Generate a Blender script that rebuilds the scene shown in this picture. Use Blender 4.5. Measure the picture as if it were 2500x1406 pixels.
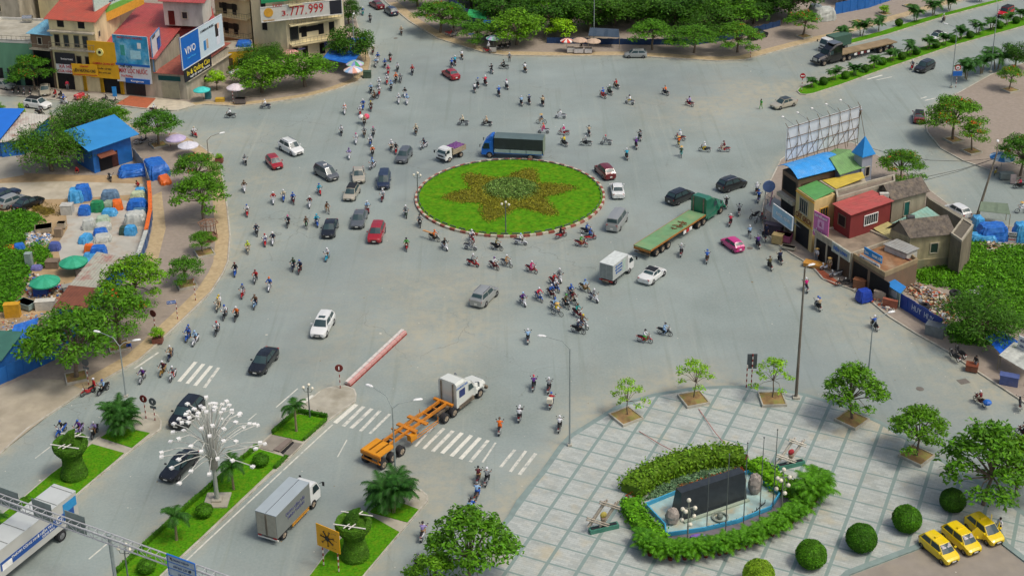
import bpy, math, random
from mathutils import Vector, Matrix, noise
import numpy as np
R = math.radians; PI = math.pi
for o in list(bpy.data.objects): bpy.data.objects.remove(o)
S = bpy.context.scene; COL = S.collection
# camera
CF, CT, CR, CY, CH = 3390.0, 0.365517, -0.0142433, 297.3, 76.87
cam = bpy.data.objects.new('camera', bpy.data.cameras.new('camera')); COL.objects.link(cam)
_f = Vector((0, math.cos(CT), -math.sin(CT))); _u0 = Vector((0, math.sin(CT), math.cos(CT))); _r0 = Vector((1, 0, 0))
_r = _r0*math.cos(CR) + _u0*math.sin(CR); _u = -_r0*math.sin(CR) + _u0*math.cos(CR)
cam.matrix_world = Matrix(((_r.x, _u.x, -_f.x, 0), (_r.y, _u.y, -_f.y, 0), (_r.z, _u.z, -_f.z, CH), (0, 0, 0, 1)))
cam.data.sensor_width = 36; cam.data.lens = CF/2500*36
cam.data.shift_y = -(703 - CY)/2500
cam.data.clip_start = 1; cam.data.clip_end = 3000
S.camera = cam
# light
SUN_EL, SUN_AZ = 60, 118          # azimuth from +Y towards +X, where the light comes from
w = bpy.data.worlds.new("World"); S.world = w; w.use_nodes = True
nt = w.node_tree; sky = nt.nodes.new('ShaderNodeTexSky'); sky.sky_type = 'NISHITA'; sky.sun_disc = False
sky.sun_elevation = R(SUN_EL); sky.sun_rotation = R(SUN_AZ); sky.dust_density = 6; sky.air_density = 1.0; sky.ozone_density = 1
bg = nt.nodes['Background']; nt.links.new(sky.outputs[0], bg.inputs[0]); bg.inputs[1].default_value = 0.12
sl = bpy.data.lights.new('sun', 'SUN'); sl.energy = 1.5; sl.angle = R(13); sl.color = (1, .95, .86)
sun = bpy.data.objects.new('sun', sl); COL.objects.link(sun)
_d = Vector((math.sin(R(SUN_AZ))*math.cos(R(SUN_EL)), math.cos(R(SUN_AZ))*math.cos(R(SUN_EL)), math.sin(R(SUN_EL))))
sun.rotation_euler = _d.to_track_quat('Z', 'Y').to_euler(); sun.location = (0, 150, 120)
S.view_settings.view_transform = 'Standard'; S.view_settings.look = 'None'; S.view_settings.gamma = 1
S.view_settings.exposure = 0.02
# pixel -> ground helper
def G(x, y, z=0.0):
 d = _f*CF + _r*(x-1250) - _u*(y-CY)
 t = (z-CH)/d.z
 p = Vector((0, 0, CH)) + d*t
 p.z = z
 return p
def PJ(P):
 v = P - Vector((0, 0, CH)); d = v.dot(_f)
 return (1250+CF*v.dot(_r)/d, CY-CF*v.dot(_u)/d)
def HT(x, y, yt):                 # height of something standing at ground pixel (x,y) reaching up to pixel row yt
 w0 = G(x, y); lo, hi = 0, 60
 for _ in range(40):
  m = (lo+hi)/2
  if PJ(w0+Vector((0, 0, m)))[1] > yt: lo = m
  else: hi = m
 return lo
def HD(x, y, a):                  # world heading of screen direction a (degrees, 0 right, 90 up) at ground pixel
 p = G(x, y); q = G(x+6*math.cos(R(a)), y-6*math.sin(R(a)))
 return math.atan2(q.y-p.y, q.x-p.x)
# materials
_mc = {}
def srgb(h):
 if isinstance(h, str):
  c = [int(h[i:i+2], 16)/255 for i in (0, 2, 4)]
  return tuple(x/12.92 if x <= .04045 else ((x+.055)/1.055)**2.4 for x in c)
 return tuple(h)
def M(name, col, rough=.7, var=.12, scale=3.0, metal=0.0, spec=.5, dirt=None, dirtamt=0, bump=0, coat=0, emit=0, tint=False, trans=0, streak=0):
 key = (name, str(col), rough, var, scale)
 if key in _mc: return _mc[key]
 col = srgb(col)
 m = bpy.data.materials.new(name); m.use_nodes = True; n = m.node_tree.nodes; l = m.node_tree.links
 b = n['Principled BSDF']; b.inputs['Roughness'].default_value = rough; b.inputs['Metallic'].default_value = metal
 b.inputs['Specular IOR Level'].default_value = spec
 if coat: b.inputs['Coat Weight'].default_value = coat; b.inputs['Coat Roughness'].default_value = .08
 tc = n.new('ShaderNodeTexCoord'); nz = n.new('ShaderNodeTexNoise'); nz.inputs['Scale'].default_value = scale; nz.inputs['Detail'].default_value = 4
 l.new(tc.outputs['Object'], nz.inputs['Vector'])
 if streak:
  mp = n.new('ShaderNodeMapping'); mp.inputs['Scale'].default_value = (1, 1, streak); l.new(tc.outputs['Object'], mp.inputs['Vector']); l.new(mp.outputs[0], nz.inputs['Vector'])
 rp = n.new('ShaderNodeValToRGB'); e = rp.color_ramp.elements
 e[0].position = .3; e[1].position = .7
 e[0].color = tuple(max(0, c*(1-var)) for c in col)+(1,); e[1].color = tuple(min(1, c*(1+var)) for c in col)+(1,)
 l.new(nz.outputs['Fac'], rp.inputs[0]); out = rp.outputs[0]
 if dirt is not None:
  n2 = n.new('ShaderNodeTexNoise'); n2.inputs['Scale'].default_value = scale*.45; n2.inputs['Detail'].default_value = 6; n2.inputs['Roughness'].default_value = .65
  if streak: l.new(mp.outputs[0], n2.inputs['Vector'])
  else: l.new(tc.outputs['Object'], n2.inputs['Vector'])
  r2 = n.new('ShaderNodeValToRGB'); r2.color_ramp.elements[0].position = .48; r2.color_ramp.elements[1].position = .68
  r2.color_ramp.elements[1].color = (dirtamt,)*3+(1,)
  l.new(n2.outputs['Fac'], r2.inputs[0]); mx = n.new('ShaderNodeMixRGB'); l.new(r2.outputs[0], mx.inputs[0]); l.new(out, mx.inputs[1]); mx.inputs[2].default_value = srgb(dirt)+(1,)
  out = mx.outputs[0]
 if tint:
  at = n.new('ShaderNodeAttribute'); at.attribute_name = 'tint'; mx = n.new('ShaderNodeMixRGB'); mx.blend_type = 'MULTIPLY'; mx.inputs[0].default_value = 1
  l.new(out, mx.inputs[1]); l.new(at.outputs['Color'], mx.inputs[2]); out = mx.outputs[0]
  oi = n.new('ShaderNodeObjectInfo'); r3 = n.new('ShaderNodeValToRGB'); r3.color_ramp.elements[0].color = (.72, .8, .8, 1); r3.color_ramp.elements[1].color = (1.2, 1.08, .9, 1); l.new(oi.outputs['Random'], r3.inputs[0]); m4 = n.new('ShaderNodeMixRGB'); m4.blend_type = 'MULTIPLY'; m4.inputs[0].default_value = 1; l.new(out, m4.inputs[1]); l.new(r3.outputs[0], m4.inputs[2]); out = m4.outputs[0]
 l.new(out, b.inputs['Base Color'])
 if trans:
  tr = n.new('ShaderNodeBsdfTranslucent'); l.new(out, tr.inputs[0]); ms = n.new('ShaderNodeMixShader'); ms.inputs[0].default_value = trans
  l.new(b.outputs[0], ms.inputs[1]); l.new(tr.outputs[0], ms.inputs[2]); l.new(ms.outputs[0], n['Material Output'].inputs[0])
 if bump:
  bp = n.new('ShaderNodeBump'); bp.inputs['Strength'].default_value = bump; bp.inputs['Distance'].default_value = .05
  l.new(nz.outputs['Fac'], bp.inputs['Height']); l.new(bp.outputs[0], b.inputs['Normal'])
 if emit: b.inputs['Emission Color'].default_value = col+(1,); b.inputs['Emission Strength'].default_value = emit
 _mc[key] = m
 return m
def roofmat(name, col, per=.3, dirt='6b5a48', amt=.35):     # corrugated sheet: ridges along object x, with stains
 key = (name, str(col), per)
 if key in _mc: return _mc[key]
 m = M(name, col, .55, .1, 1.2, dirt=dirt, dirtamt=amt); m = m.copy(); m.name = name
 n = m.node_tree.nodes; l = m.node_tree.links
 wv = n.new('ShaderNodeTexWave'); wv.inputs['Scale'].default_value = .314/per; tc = n.new('ShaderNodeTexCoord')
 l.new(tc.outputs['UV'], wv.inputs['Vector']); bp = n.new('ShaderNodeBump'); bp.inputs['Strength'].default_value = .6; bp.inputs['Distance'].default_value = .05
 l.new(wv.outputs['Fac'], bp.inputs['Height']); l.new(bp.outputs[0], n['Principled BSDF'].inputs['Normal'])
 _mc[key] = m
 return m
# mesh builder
class MB:
 def __init__(s): s.v = []; s.f = []; s.m = []; s.t = None
 def add(s, vs, fs, mi=0):
  b = len(s.v); s.v += [tuple(v) for v in vs]; s.f += [tuple(b+i for i in f) for f in fs]; s.m += [mi]*len(fs)
  return s
 def box(s, c, d, mi=0, rz=0, tf=None):
  x, y, z = d[0]/2, d[1]/2, d[2]/2
  vs = [Vector((sx*x, sy*y, sz*z)) for sz in (-1, 1) for sy in (-1, 1) for sx in (-1, 1)]
  if rz: m = Matrix.Rotation(rz, 3, 'Z'); vs = [m@v for v in vs]
  if tf: vs = [tf@v for v in vs]
  c = Vector(c)
  return s.add([v+c for v in vs], [(0, 2, 3, 1), (4, 5, 7, 6), (0, 1, 5, 4), (2, 6, 7, 3), (0, 4, 6, 2), (1, 3, 7, 5)], mi)
 def rod(s, a, b, w, h=None, mi=0):          # rectangular bar between two points
  a, b = Vector(a), Vector(b); h = h or w; d = (b-a)
  if d.length < 1e-5: return s
  d.normalize(); up = Vector((0, 0, 1)) if abs(d.z) < .95 else Vector((1, 0, 0)); sd = d.cross(up).normalized()*w/2; up = sd.cross(d).normalized()*h/2
  vs = [p+i*sd+j*up for p in (a, b) for i, j in ((-1, -1), (1, -1), (1, 1), (-1, 1))]
  return s.add(vs, [(3, 2, 1, 0), (4, 5, 6, 7), (0, 1, 5, 4), (1, 2, 6, 5), (2, 3, 7, 6), (3, 0, 4, 7)], mi)
 def tube(s, pts, rs, n=8, mi=0, cap=True):
  pts = [Vector(p) for p in pts]
  if not hasattr(rs, '__len__'): rs = [rs]*len(pts)
  b = len(s.v); prev = None
  for i, p in enumerate(pts):
   d = (pts[min(i+1, len(pts)-1)]-pts[max(i-1, 0)]).normalized()
   if prev is None: u = d.orthogonal().normalized()
   else: u = (prev-d*prev.dot(d)); u = u.normalized() if u.length > 1e-4 else d.orthogonal().normalized()
   prev = u; v = d.cross(u)
   for k in range(n):
    a = 2*PI*k/n; s.v.append(tuple(p+(u*math.cos(a)+v*math.sin(a))*rs[i]))
  for i in range(len(pts)-1):
   for k in range(n):
    s.f.append((b+i*n+k, b+i*n+(k+1) % n, b+(i+1)*n+(k+1) % n, b+(i+1)*n+k)); s.m.append(mi)
  if cap:
   s.f.append(tuple(b+k for k in reversed(range(n)))); s.m.append(mi)
   e = b+(len(pts)-1)*n; s.f.append(tuple(e+k for k in range(n))); s.m.append(mi)
  return s
 def lathe(s, prof, n=16, c=(0, 0, 0), mi=0, axis='Z', sq=1.0):
  b = len(s.v); c = Vector(c)
  for r, z in prof:
   for k in range(n):
    a = 2*PI*k/n; p = Vector((r*math.cos(a), r*math.sin(a)*sq, z))
    if axis == 'Y': p = Vector((p.x, p.z, p.y))
    elif axis == 'X': p = Vector((p.z, p.x, p.y))
    s.v.append(tuple(p+c))
  fl = axis == 'Y'
  for i in range(len(prof)-1):
   for k in range(n):
    q = (b+i*n+k, b+i*n+(k+1) % n, b+(i+1)*n+(k+1) % n, b+(i+1)*n+k)
    s.f.append(q[::-1] if fl else q); s.m.append(mi)
  return s
 def ball(s, c, r, n=10, mi=0, sc=(1, 1, 1)):
  k = n//2+1; pr = [(math.sin(PI*i/k), -math.cos(PI*i/k)) for i in range(k+1)]
  b = len(s.v); s.lathe([(max(a, 1e-3)*r, z*r) for a, z in pr], n, (0, 0, 0), mi)
  for i in range(b, len(s.v)): v = s.v[i]; s.v[i] = (v[0]*sc[0]+c[0], v[1]*sc[1]+c[1], v[2]*sc[2]+c[2])
  return s
 def prism(s, poly, z0, z1, mi=0, mtop=None):
  n = len(poly); A = sum(poly[i][0]*poly[(i+1) % n][1]-poly[(i+1) % n][0]*poly[i][1] for i in range(n))
  if A < 0: poly = poly[::-1]
  zb = z0 if hasattr(z0, '__len__') else [z0]*n; zt = z1 if hasattr(z1, '__len__') else [z1]*n
  if A < 0: zb = zb[::-1]; zt = zt[::-1]
  b = len(s.v); s.v += [(poly[i][0], poly[i][1], zb[i]) for i in range(n)]+[(poly[i][0], poly[i][1], zt[i]) for i in range(n)]
  s.f.append(tuple(b+n+i for i in range(n))); s.m.append(mi if mtop is None else mtop)
  s.f.append(tuple(b+i for i in reversed(range(n)))); s.m.append(mi)
  for i in range(n): s.f.append((b+i, b+(i+1) % n, b+n+(i+1) % n, b+n+i)); s.m.append(mi)
  return s
 def build(s, name, mats, parent=None, smooth=False, uv=False, loc=None, **kw):
  me = bpy.data.meshes.new(name); me.from_pydata(s.v, [], s.f)
  if not isinstance(mats, (list, tuple)): mats = [mats]
  for m in mats: me.materials.append(m)
  if len(mats) > 1: me.polygons.foreach_set('material_index', s.m)
  if smooth: me.polygons.foreach_set('use_smooth', [True]*len(s.f))
  if s.t is not None:
   a = me.color_attributes.new('tint', 'FLOAT_COLOR', 'POINT'); a.data.foreach_set('color', np.asarray(s.t, dtype=np.float32).ravel())
  me.update()
  return link(name, me, parent, loc, **kw)
def link(name, me, parent=None, loc=None, rz=0, **kw):
 o = bpy.data.objects.new(name, me); COL.objects.link(o)
 if parent is not None: o.parent = parent
 if loc is not None: o.location = loc
 if rz: o.rotation_euler[2] = rz
 for k, v in kw.items(): o[k] = v
 return o
USED = {}
def thing(name, label, cat, loc=(0, 0, 0), rz=0, group=None):
 o = bpy.data.objects.new(name, None); o.empty_display_size = .3; COL.objects.link(o)
 o.location = loc; o.rotation_euler[2] = rz; tag(o, label, cat, group)
 return o
def tag(o, label, cat, group=None):
 o['label'] = label; o['category'] = cat
 if group: o['group'] = group
 USED.setdefault(label, []).append(o.name)
 return o
def struct(o): o['kind'] = 'structure'; return o
def dup(root, loc, rz, label, cat=None, group=None, scale=None):
 r = root.copy(); COL.objects.link(r); r.location = loc; r.rotation_euler = (0, 0, rz)
 tag(r, label, cat or root['category'], group or root.get('group'))
 if scale: r.scale = (scale,)*3 if not hasattr(scale, '__len__') else scale
 for ch in list(root.children):
  c = ch.copy(); COL.objects.link(c); c.parent = r
  for g in ch.children:
   d = g.copy(); COL.objects.link(d); d.parent = c
 return r
def P2(pts, z=0): return [tuple(G(x, y, z)[:2]) for x, y in pts]
def remat(o, slot, m):           # material on the object, so meshes stay shared
 o.material_slots[slot].link = 'OBJECT'; o.material_slots[slot].material = m
# GROUND
rng = np.random.default_rng(7)
KERBS = {}
KERBS['left_block'] = [(-60,1175),(0,1111),(68,1049),(137,1004),(205,958),(341,881),(387,840),(455,776),(517,715),(547,668),(559,640),(564,576),(557,508),(548,450),(540,410),(525,382),(500,364),(470,342),(432,326),(364,321),(305,313),(200,300),(100,296),(0,300),(-160,320),(-260,600),(-200,1175)]
KERBS['corner_block'] = [(-260,262),(0,234),(60,238),(110,243),(171,250),(284,260),(380,270),(432,272),(465,262),(500,257),(575,261.5),(659,253),(750,239),(819,221),(875,200),(902,174),(907,148),(898,123),(882,91),(866,30),(850,-40),(500,-90),(-260,-60)]
KERBS['far_block'] = [(905,-30),(945,10),(1000,55),(1068,96),(1127,114),(1178,130),(1228,137),(1341,139),(1524,138),(1637,144),(1750,151),(1819,148),(1887,130),(1955,112),(2058,88),(2259,30),(2361,0),(2560,-58),(2500,-150),(1500,-160),(920,-140)]
KERBS['east_block'] = [(2259,307),(2263,325),(2281,346),(2295,364),(2350,394),(2407,414),(2500,442),(2700,500),(2800,300),(2700,110),(2500,155),(2418,184),(2350,222),(2290,255),(2264,280)]
KERBS['shop_block'] = [(1862,500),(1857,530),(1862,560),(1887,590),(1932,622),(1978,649),(2008,683),(2077,708),(2122,735),(2168,774),(2236,817),(2281,842),(2327,868),(2350,886),(2418,931),(2500,985),(2660,1090),(2800,900),(2700,620),(2500,562),(2400,540),(2330,512),(2250,450),(2150,385),(2080,350),(1960,352),(1905,392),(1876,450)]
KERBS['plaza'] = [(1130,1420),(1205,1300),(1239,1263),(1262,1222),(1319,1154),(1364,1090),(1387,1065),(1448,1027),(1501,995),(1545,978),(1591,964),(1682,949),(1762,943.6),(1841,943.6),(1905,950),(1967,963),(2060,990),(2156,1033),(2277,1108),(2400,1180),(2520,1265),(2620,1340),(2560,1400),(2500,1372),(2448,1332),(2425,1290),(2270,1320),(2243,1341),(2076,1404),(2040,1440),(1110,1460)]
POLYM = {'center_median': [(255,1440),(280,1402),(364,1325),(455,1241),(560,1154),(598,1120),(659,1063),(773,963),(785,954),(800,948),(830,943.6),(850,945),(866,952),(871,965),(869,981),(796,1034),(700,1126),(596,1222),(500,1312),(397,1406),(365,1437)],
 'west_median': [(-40,1290),(52,1220),(123,1159),(250,1060),(341,1013),(365,1008),(385,1014),(396,1030),(394,1049),(319,1104),(248,1160),(182,1216),(90,1300),(0,1375),(-40,1405)],
 'south_median': [(725,1440),(757,1405),(796,1352),(841,1305),(898,1250),(955,1200),(1005,1190),(1030,1198),(1046,1212),(1045,1225),(978,1302),(892,1405),(865,1440)],
 'far_median': [(2053,108),(2057,103),(2145,80),(2224,55),(2295,36),(2441,-1),(2560,-30),(2570,-25),(2452,4),(2304,43),(2168,86),(2063,113),(2056,113)],
 'east_median': [(1945,224),(1951,217),(2004,197),(2099,168),(2213,127),(2372,86),(2500,43),(2640,0),(2655,10),(2500,66),(2327,114),(2168,168),(2054,209),(1985,231),(1968,233.5),(1953,231.5)]}
def seg_d(P, A, B):
 d = B-A; t = np.clip(((P-A)@d)/(d@d+1e-9), 0, 1); return np.hypot(*(P-(A+t[:, None]*d)).T)
def poly_d(P, poly):
 D = np.full(len(P), 1e9)
 for i in range(len(poly)): D = np.minimum(D, seg_d(P, np.array(poly[i]), np.array(poly[(i+1) % len(poly)])))
 return D
def inside(P, poly):
 x, y = P[:, 0], P[:, 1]; c = np.zeros(len(P), bool); n = len(poly)
 for i in range(n):
  x1, y1 = poly[i]; x2, y2 = poly[(i+1) % n]
  t = ((y1 > y) != (y2 > y)); c ^= t & (x < (x2-x1)*(y-y1)/((y2-y1) if y2 != y1 else 1e-9)+x1)
 return c
def vnoise(P, s, seed=0):
 return np.array([noise.noise(Vector((p[0]*s+seed*17.3, p[1]*s-seed*5.1, seed))) for p in P])
RC = G(1245, 480); RR = 12.9
# ---- road sheet with worn-in dust and tyre polish
xs = np.arange(-150, 150.1, 1.2); ys = np.arange(78, 360, 1.2)
X, Y = np.meshgrid(xs, ys); P = np.stack([X.ravel(), Y.ravel()], 1)
dk = np.full(len(P), 1e9)
for k, v in list(KERBS.items())+list(POLYM.items()): dk = np.minimum(dk, poly_d(P, P2(v)))
dr = np.abs(np.hypot(P[:, 0]-RC.x, P[:, 1]-RC.y)-RR); dk2 = np.minimum(dk, dr+.6)
n1 = vnoise(P, .12, 1); n2 = vnoise(P, .45, 2)
dust = np.clip(1.1-dk2/1.5, 0, 1)*.55+np.clip(.38-dk2/14, 0, 1)*.35
BL = [(1800,235,6,.75),(1900,215,6,.7),(1700,262,7,.5),(1640,270,4,.5),(2020,165,6,.45),(2300,105,5,.3),(1345,1130,2.2,.8),(1300,1190,1.8,.7),(1230,1250,1.6,.6),(1440,1010,3,.65),(1600,935,3.5,.6),(1760,925,3,.4),(60,280,9,.9),(160,290,8,.7),(300,295,6,.45),(590,340,7,.35),(620,460,7,.35),(605,560,6,.3),(640,720,6,.25),(1060,1120,4,.5),(1020,1180,2.5,.5),(1950,640,4,.45),(2100,745,4,.45),(2250,830,5,.5),(2400,940,5,.5),(1340,610,7,.3),(1100,770,8,.45),(1000,850,6,.4),(880,850,5,.35),(2160,800,6,.3),(430,1000,4,.3),(1050,1240,1.5,.5),(940,1370,1.8,.4),(1000,640,9,.25),(1150,90,9,.25),(2280,430,6,.25)]
DK = [(1000,370,9,.5),(1200,400,7,.4),(1420,395,7,.35),(960,440,5,.3),(850,640,6,.35),(760,760,5,.35),(700,860,5,.3),(1600,1000,3,.1),(1930,900,5,.35),(2100,1000,6,.35),(1550,210,9,.35),(1700,205,8,.3),(900,1250,5,.3),(800,1290,5,.3),(600,1190,4,.2),(2300,560,5,.3),(1150,200,9,.4),(1050,150,9,.35),(1230,650,7,.15),(2000,130,8,.3),(2400,1100,5,.3),(1500,560,4,.3)]
dark = np.zeros(len(P))
for L, arr in ((BL, dust), (DK, dark)):
 for x, y, r, a in L:
  c = G(x, y); d = np.hypot((P[:, 0]-c.x)*.75, (P[:, 1]-c.y)*.75); arr += a*np.exp(-(d/r)**2)
dust = np.clip(dust*(1+.9*n1+.7*n2)+.12*n1, 0, 1); dark = np.clip(dark*(1+.8*n2), 0, 1)
nx, ny = len(xs), len(ys)
me = bpy.data.meshes.new('road'); vs = np.column_stack([P, np.zeros(len(P))])
idx = np.arange(nx*ny).reshape(ny, nx); q = np.stack([idx[:-1, :-1], idx[:-1, 1:], idx[1:, 1:], idx[1:, :-1]], -1).reshape(-1, 4)
me.from_pydata(vs.tolist(), [], q.tolist())
a = me.color_attributes.new('wear', 'FLOAT_COLOR', 'POINT'); a.data.foreach_set('color', np.column_stack([dust, dark, dust*0, dust*0+1]).astype(np.float32).ravel())
def road_mat(name='asphalt', base=('7b8884', '929f9c')):
 m = bpy.data.materials.new(name); m.use_nodes = True; n = m.node_tree.nodes; l = m.node_tree.links; b = n['Principled BSDF']; b.inputs['Roughness'].default_value = .8; b.inputs['Specular IOR Level'].default_value = .3
 tc = n.new('ShaderNodeTexCoord')
 def nz(sc, det=5, rot=None, sca=None):
  t = n.new('ShaderNodeTexNoise'); t.inputs['Scale'].default_value = sc; t.inputs['Detail'].default_value = det; t.inputs['Roughness'].default_value = .6
  if sca:
   mp = n.new('ShaderNodeMapping'); mp.inputs['Rotation'].default_value = (0, 0, rot); mp.inputs['Scale'].default_value = sca; l.new(tc.outputs['Object'], mp.inputs[0]); l.new(mp.outputs[0], t.inputs[0])
  else: l.new(tc.outputs['Object'], t.inputs[0])
  return t.outputs['Fac']
 def ramp(s, p0, p1, c0=(0, 0, 0, 1), c1=(1, 1, 1, 1)):
  r = n.new('ShaderNodeValToRGB'); e = r.color_ramp.elements; e[0].position = p0; e[1].position = p1; e[0].color = c0; e[1].color = c1; l.new(s, r.inputs[0]); return r.outputs[0]
 def mix(f, a, c, amt=None, mode='MIX'):
  x = n.new('ShaderNodeMixRGB'); x.blend_type = mode
  if amt is None: l.new(f, x.inputs[0])
  else:
   if f is None: x.inputs[0].default_value = amt
   else:
    mm = n.new('ShaderNodeMath'); mm.operation = 'MULTIPLY'; l.new(f, mm.inputs[0]); mm.inputs[1].default_value = amt; l.new(mm.outputs[0], x.inputs[0])
  l.new(a, x.inputs[1])
  if isinstance(c, tuple): x.inputs[2].default_value = c
  else: l.new(c, x.inputs[2])
  return x.outputs[0]
 c = ramp(nz(.07, 8), .32, .68, srgb(base[0])+(1,), srgb(base[1])+(1,))
 c = mix(ramp(nz(.22, 9), .5, .72), c, srgb('868d87')+(1,), .55)
 c = mix(ramp(nz(4, 5), .35, .75), c, srgb('b4b8ae')+(1,), .25)
 c = mix(ramp(nz(14, 3), .5, .8), c, srgb('767b77')+(1,), .3)
 c = mix(ramp(nz(1, 4, R(52), (.9, .035, 1)), .56, .68), c, srgb('768178')+(1,), .36)    # tyre tracks
 c = mix(ramp(nz(1, 4, R(-78), (.8, .03, 1)), .58, .7), c, srgb('a9afa2')+(1,), .22)
 at = n.new('ShaderNodeAttribute'); at.attribute_name = 'wear'; sp = n.new('ShaderNodeSeparateColor'); l.new(at.outputs['Color'], sp.inputs[0])
 br = n.new('ShaderNodeMath'); br.operation = 'MULTIPLY'; l.new(sp.outputs[0], br.inputs[0]); l.new(ramp(nz(.9, 6), .25, .6), br.inputs[1])
 c = mix(br.outputs[0], c, srgb('b3aa8f')+(1,), .6)
 c = mix(sp.outputs[1], c, srgb('737e80')+(1,), .7)
 vo = n.new('ShaderNodeTexVoronoi'); vo.feature = 'DISTANCE_TO_EDGE'; vo.inputs['Scale'].default_value = .11;
 nn = n.new('ShaderNodeTexNoise'); nn.inputs['Scale'].default_value = .35; nn.inputs['Detail'].default_value = 6; l.new(tc.outputs['Object'], nn.inputs[0]); va = n.new('ShaderNodeVectorMath'); va.operation = 'SCALE'; va.inputs['Scale'].default_value = 4
 l.new(nn.outputs['Color'], va.inputs[0]); vb = n.new('ShaderNodeVectorMath'); vb.operation = 'ADD'; l.new(tc.outputs['Object'], vb.inputs[0]); l.new(va.outputs[0], vb.inputs[1]); l.new(vb.outputs[0], vo.inputs[0])
 cr = ramp(vo.outputs['Distance'], .002, .007, (1, 1, 1, 1), (0, 0, 0, 1))
 gate = n.new('ShaderNodeMath'); gate.operation = 'MULTIPLY'; l.new(cr, gate.inputs[0]); l.new(ramp(nz(.05, 3), .52, .62), gate.inputs[1])
 c = mix(gate.outputs[0], c, srgb('6a6d68')+(1,), .55)
 l.new(c, b.inputs['Base Color'])
 bp = n.new('ShaderNodeBump'); bp.inputs['Strength'].default_value = .25; bp.inputs['Distance'].default_value = .02; l.new(nz(18, 3), bp.inputs['Height']); l.new(bp.outputs[0], b.inputs['Normal'])
 return m
ASPH = road_mat(); me.materials.append(ASPH); struct(link('road', me))
gm = MB(); gm.add([(-900, -200, -.3), (900, -200, -.3), (900, 1500, -.3), (-900, 1500, -.3)], [(0, 1, 2, 3)])
struct(gm.build('ground', M('bare_earth', '8d8a72', .9, .3, .05, dirt='5f7040', dirtamt=.6)))
# ---- pavements
m_pave = M('paving_bricks', '958a7d', .85, .10, 2.2, dirt='8d8272', dirtamt=.55)
m_tan = M('tan_paving', 'b3a07c', .85, .14, 2.5, dirt='9b8763', dirtamt=.6)
m_kerb = M('kerb_stone', 'b5b2a4', .8, .18, 1.5, dirt='857c66', dirtamt=.6)
m_conc = M('concrete', 'a9a595', .85, .16, .8, dirt='837d68', dirtamt=.6)
m_dirt = M('dusty_earth', 'a8906c', .9, .22, .5, dirt='7d6b4c', dirtamt=.6)
m_white = M('white_road_paint', 'dad9cc', .7, .08, 6, dirt='9aa09a', dirtamt=.45)
m_worn = M('worn_road_paint', 'cfcec2', .7, .1, 3.5, dirt='969d97', dirtamt=1)
def offset(poly, d):
 n = len(poly); A = sum(poly[i][0]*poly[(i+1) % n][1]-poly[(i+1) % n][0]*poly[i][1] for i in range(n)); s = 1 if A > 0 else -1
 out = []
 for i in range(n):
  p0, p1, p2 = [Vector((poly[j % n][0], poly[j % n][1])) for j in (i-1, i, i+1)]
  e1 = (p1-p0).normalized(); e2 = (p2-p1).normalized(); n1 = Vector((-e1.y, e1.x))*s; n2 = Vector((-e2.y, e2.x))*s
  b = (n1+n2); b = b.normalized() if b.length > .1 else n1; k = d/max(.45, b.dot(n1)); out.append(tuple(p1+b*k))
 return out
def pave(name, poly, z=.14, mt=None, ring=.18, kerb=m_kerb, kz=.02):
 struct(MB().prism(offset(poly, .02), -.15, z).build(name, mt or m_pave))
 o = offset(poly, ring); n = len(poly); b = MB()
 for i in range(n):
  j = (i+1) % n; a, c, d, e = poly[i], poly[j], o[j], o[i]
  b.add([(a[0], a[1], -.15), (c[0], c[1], -.15), (c[0], c[1], z+kz), (a[0], a[1], z+kz), (d[0], d[1], z+kz), (e[0], e[1], z+kz), (d[0], d[1], z-.1), (e[0], e[1], z-.1)], [(0, 1, 2, 3), (3, 2, 4, 5), (5, 4, 6, 7)])
 struct(b.build('kerb', kerb))
for nm, k in (('left_pavement', 'left_block'), ('corner_pavement', 'corner_block'), ('far_pavement', 'far_block'), ('east_pavement', 'east_block'), ('shop_pavement', 'shop_block')): pave(nm, P2(KERBS[k]))
def sheet(name, pts, z, m, th=0.05, px=True):
 return struct(MB().prism(P2(pts) if px else pts, z-th, z).build(name, m))
def band(name, line, w0, w1, z, m):       # strip beside a polyline of pixels, offsets in metres to its left (+)
 p = [G(*q) for q in line]; o0, o1 = [], []
 for i, q in enumerate(p):
  d = (p[min(i+1, len(p)-1)]-p[max(i-1, 0)]); d.z = 0; d.normalize(); nn = Vector((-d.y, d.x, 0)); o0.append(q+nn*w0); o1.append(q+nn*w1)
 b = MB()
 for i in range(len(p)-1): b.add([(v.x, v.y, z) for v in (o0[i], o0[i+1], o1[i+1], o1[i])], [(0, 1, 2, 3) if w1 > w0 else (3, 2, 1, 0)])
 return struct(b.build(name, m))
LK = KERBS['left_block']
band('tan_paving', LK[0:19], .25, 1.9, .144, m_tan)
band('tan_paving', KERBS['far_block'][1:17], .25, 2.2, .144, m_tan)
band('tan_paving', KERBS['corner_block'][8:19], .25, 1.6, .144, m_tan)
sheet('tan_paving', [(395,470),(405,560),(385,640),(350,650),(372,560),(372,480)], .145, m_tan)
sheet('dirt_verge', [(-150,285),(0,272),(130,283),(300,300),(430,318),(300,312),(100,297),(0,301),(-150,318)], .005, M('sandy_verge', 'a99d84', .9, .2, .4), .05)
sheet('white_apron', [(380,240),(455,250),(478,258),(440,270),(395,271),(340,266)], .146, M('pale_concrete', 'c2b9a3', .85, .12, 1, dirt='9d927b', dirtamt=.5))
sheet('tiled_forecourt', [(318,236),(381,243),(358,267),(283,256)], .148, M('terracotta_tiles', 'b0613f', .8, .12, 3, dirt='8d5b42', dirtamt=.4))
sheet('shop_forecourt', [(-60,214),(320,236),(283,256),(171,249),(0,233),(-60,231)], .1445, M('forecourt_concrete', 'a8a193', .85, .15, .8, dirt='7f796b', dirtamt=.5))
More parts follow.
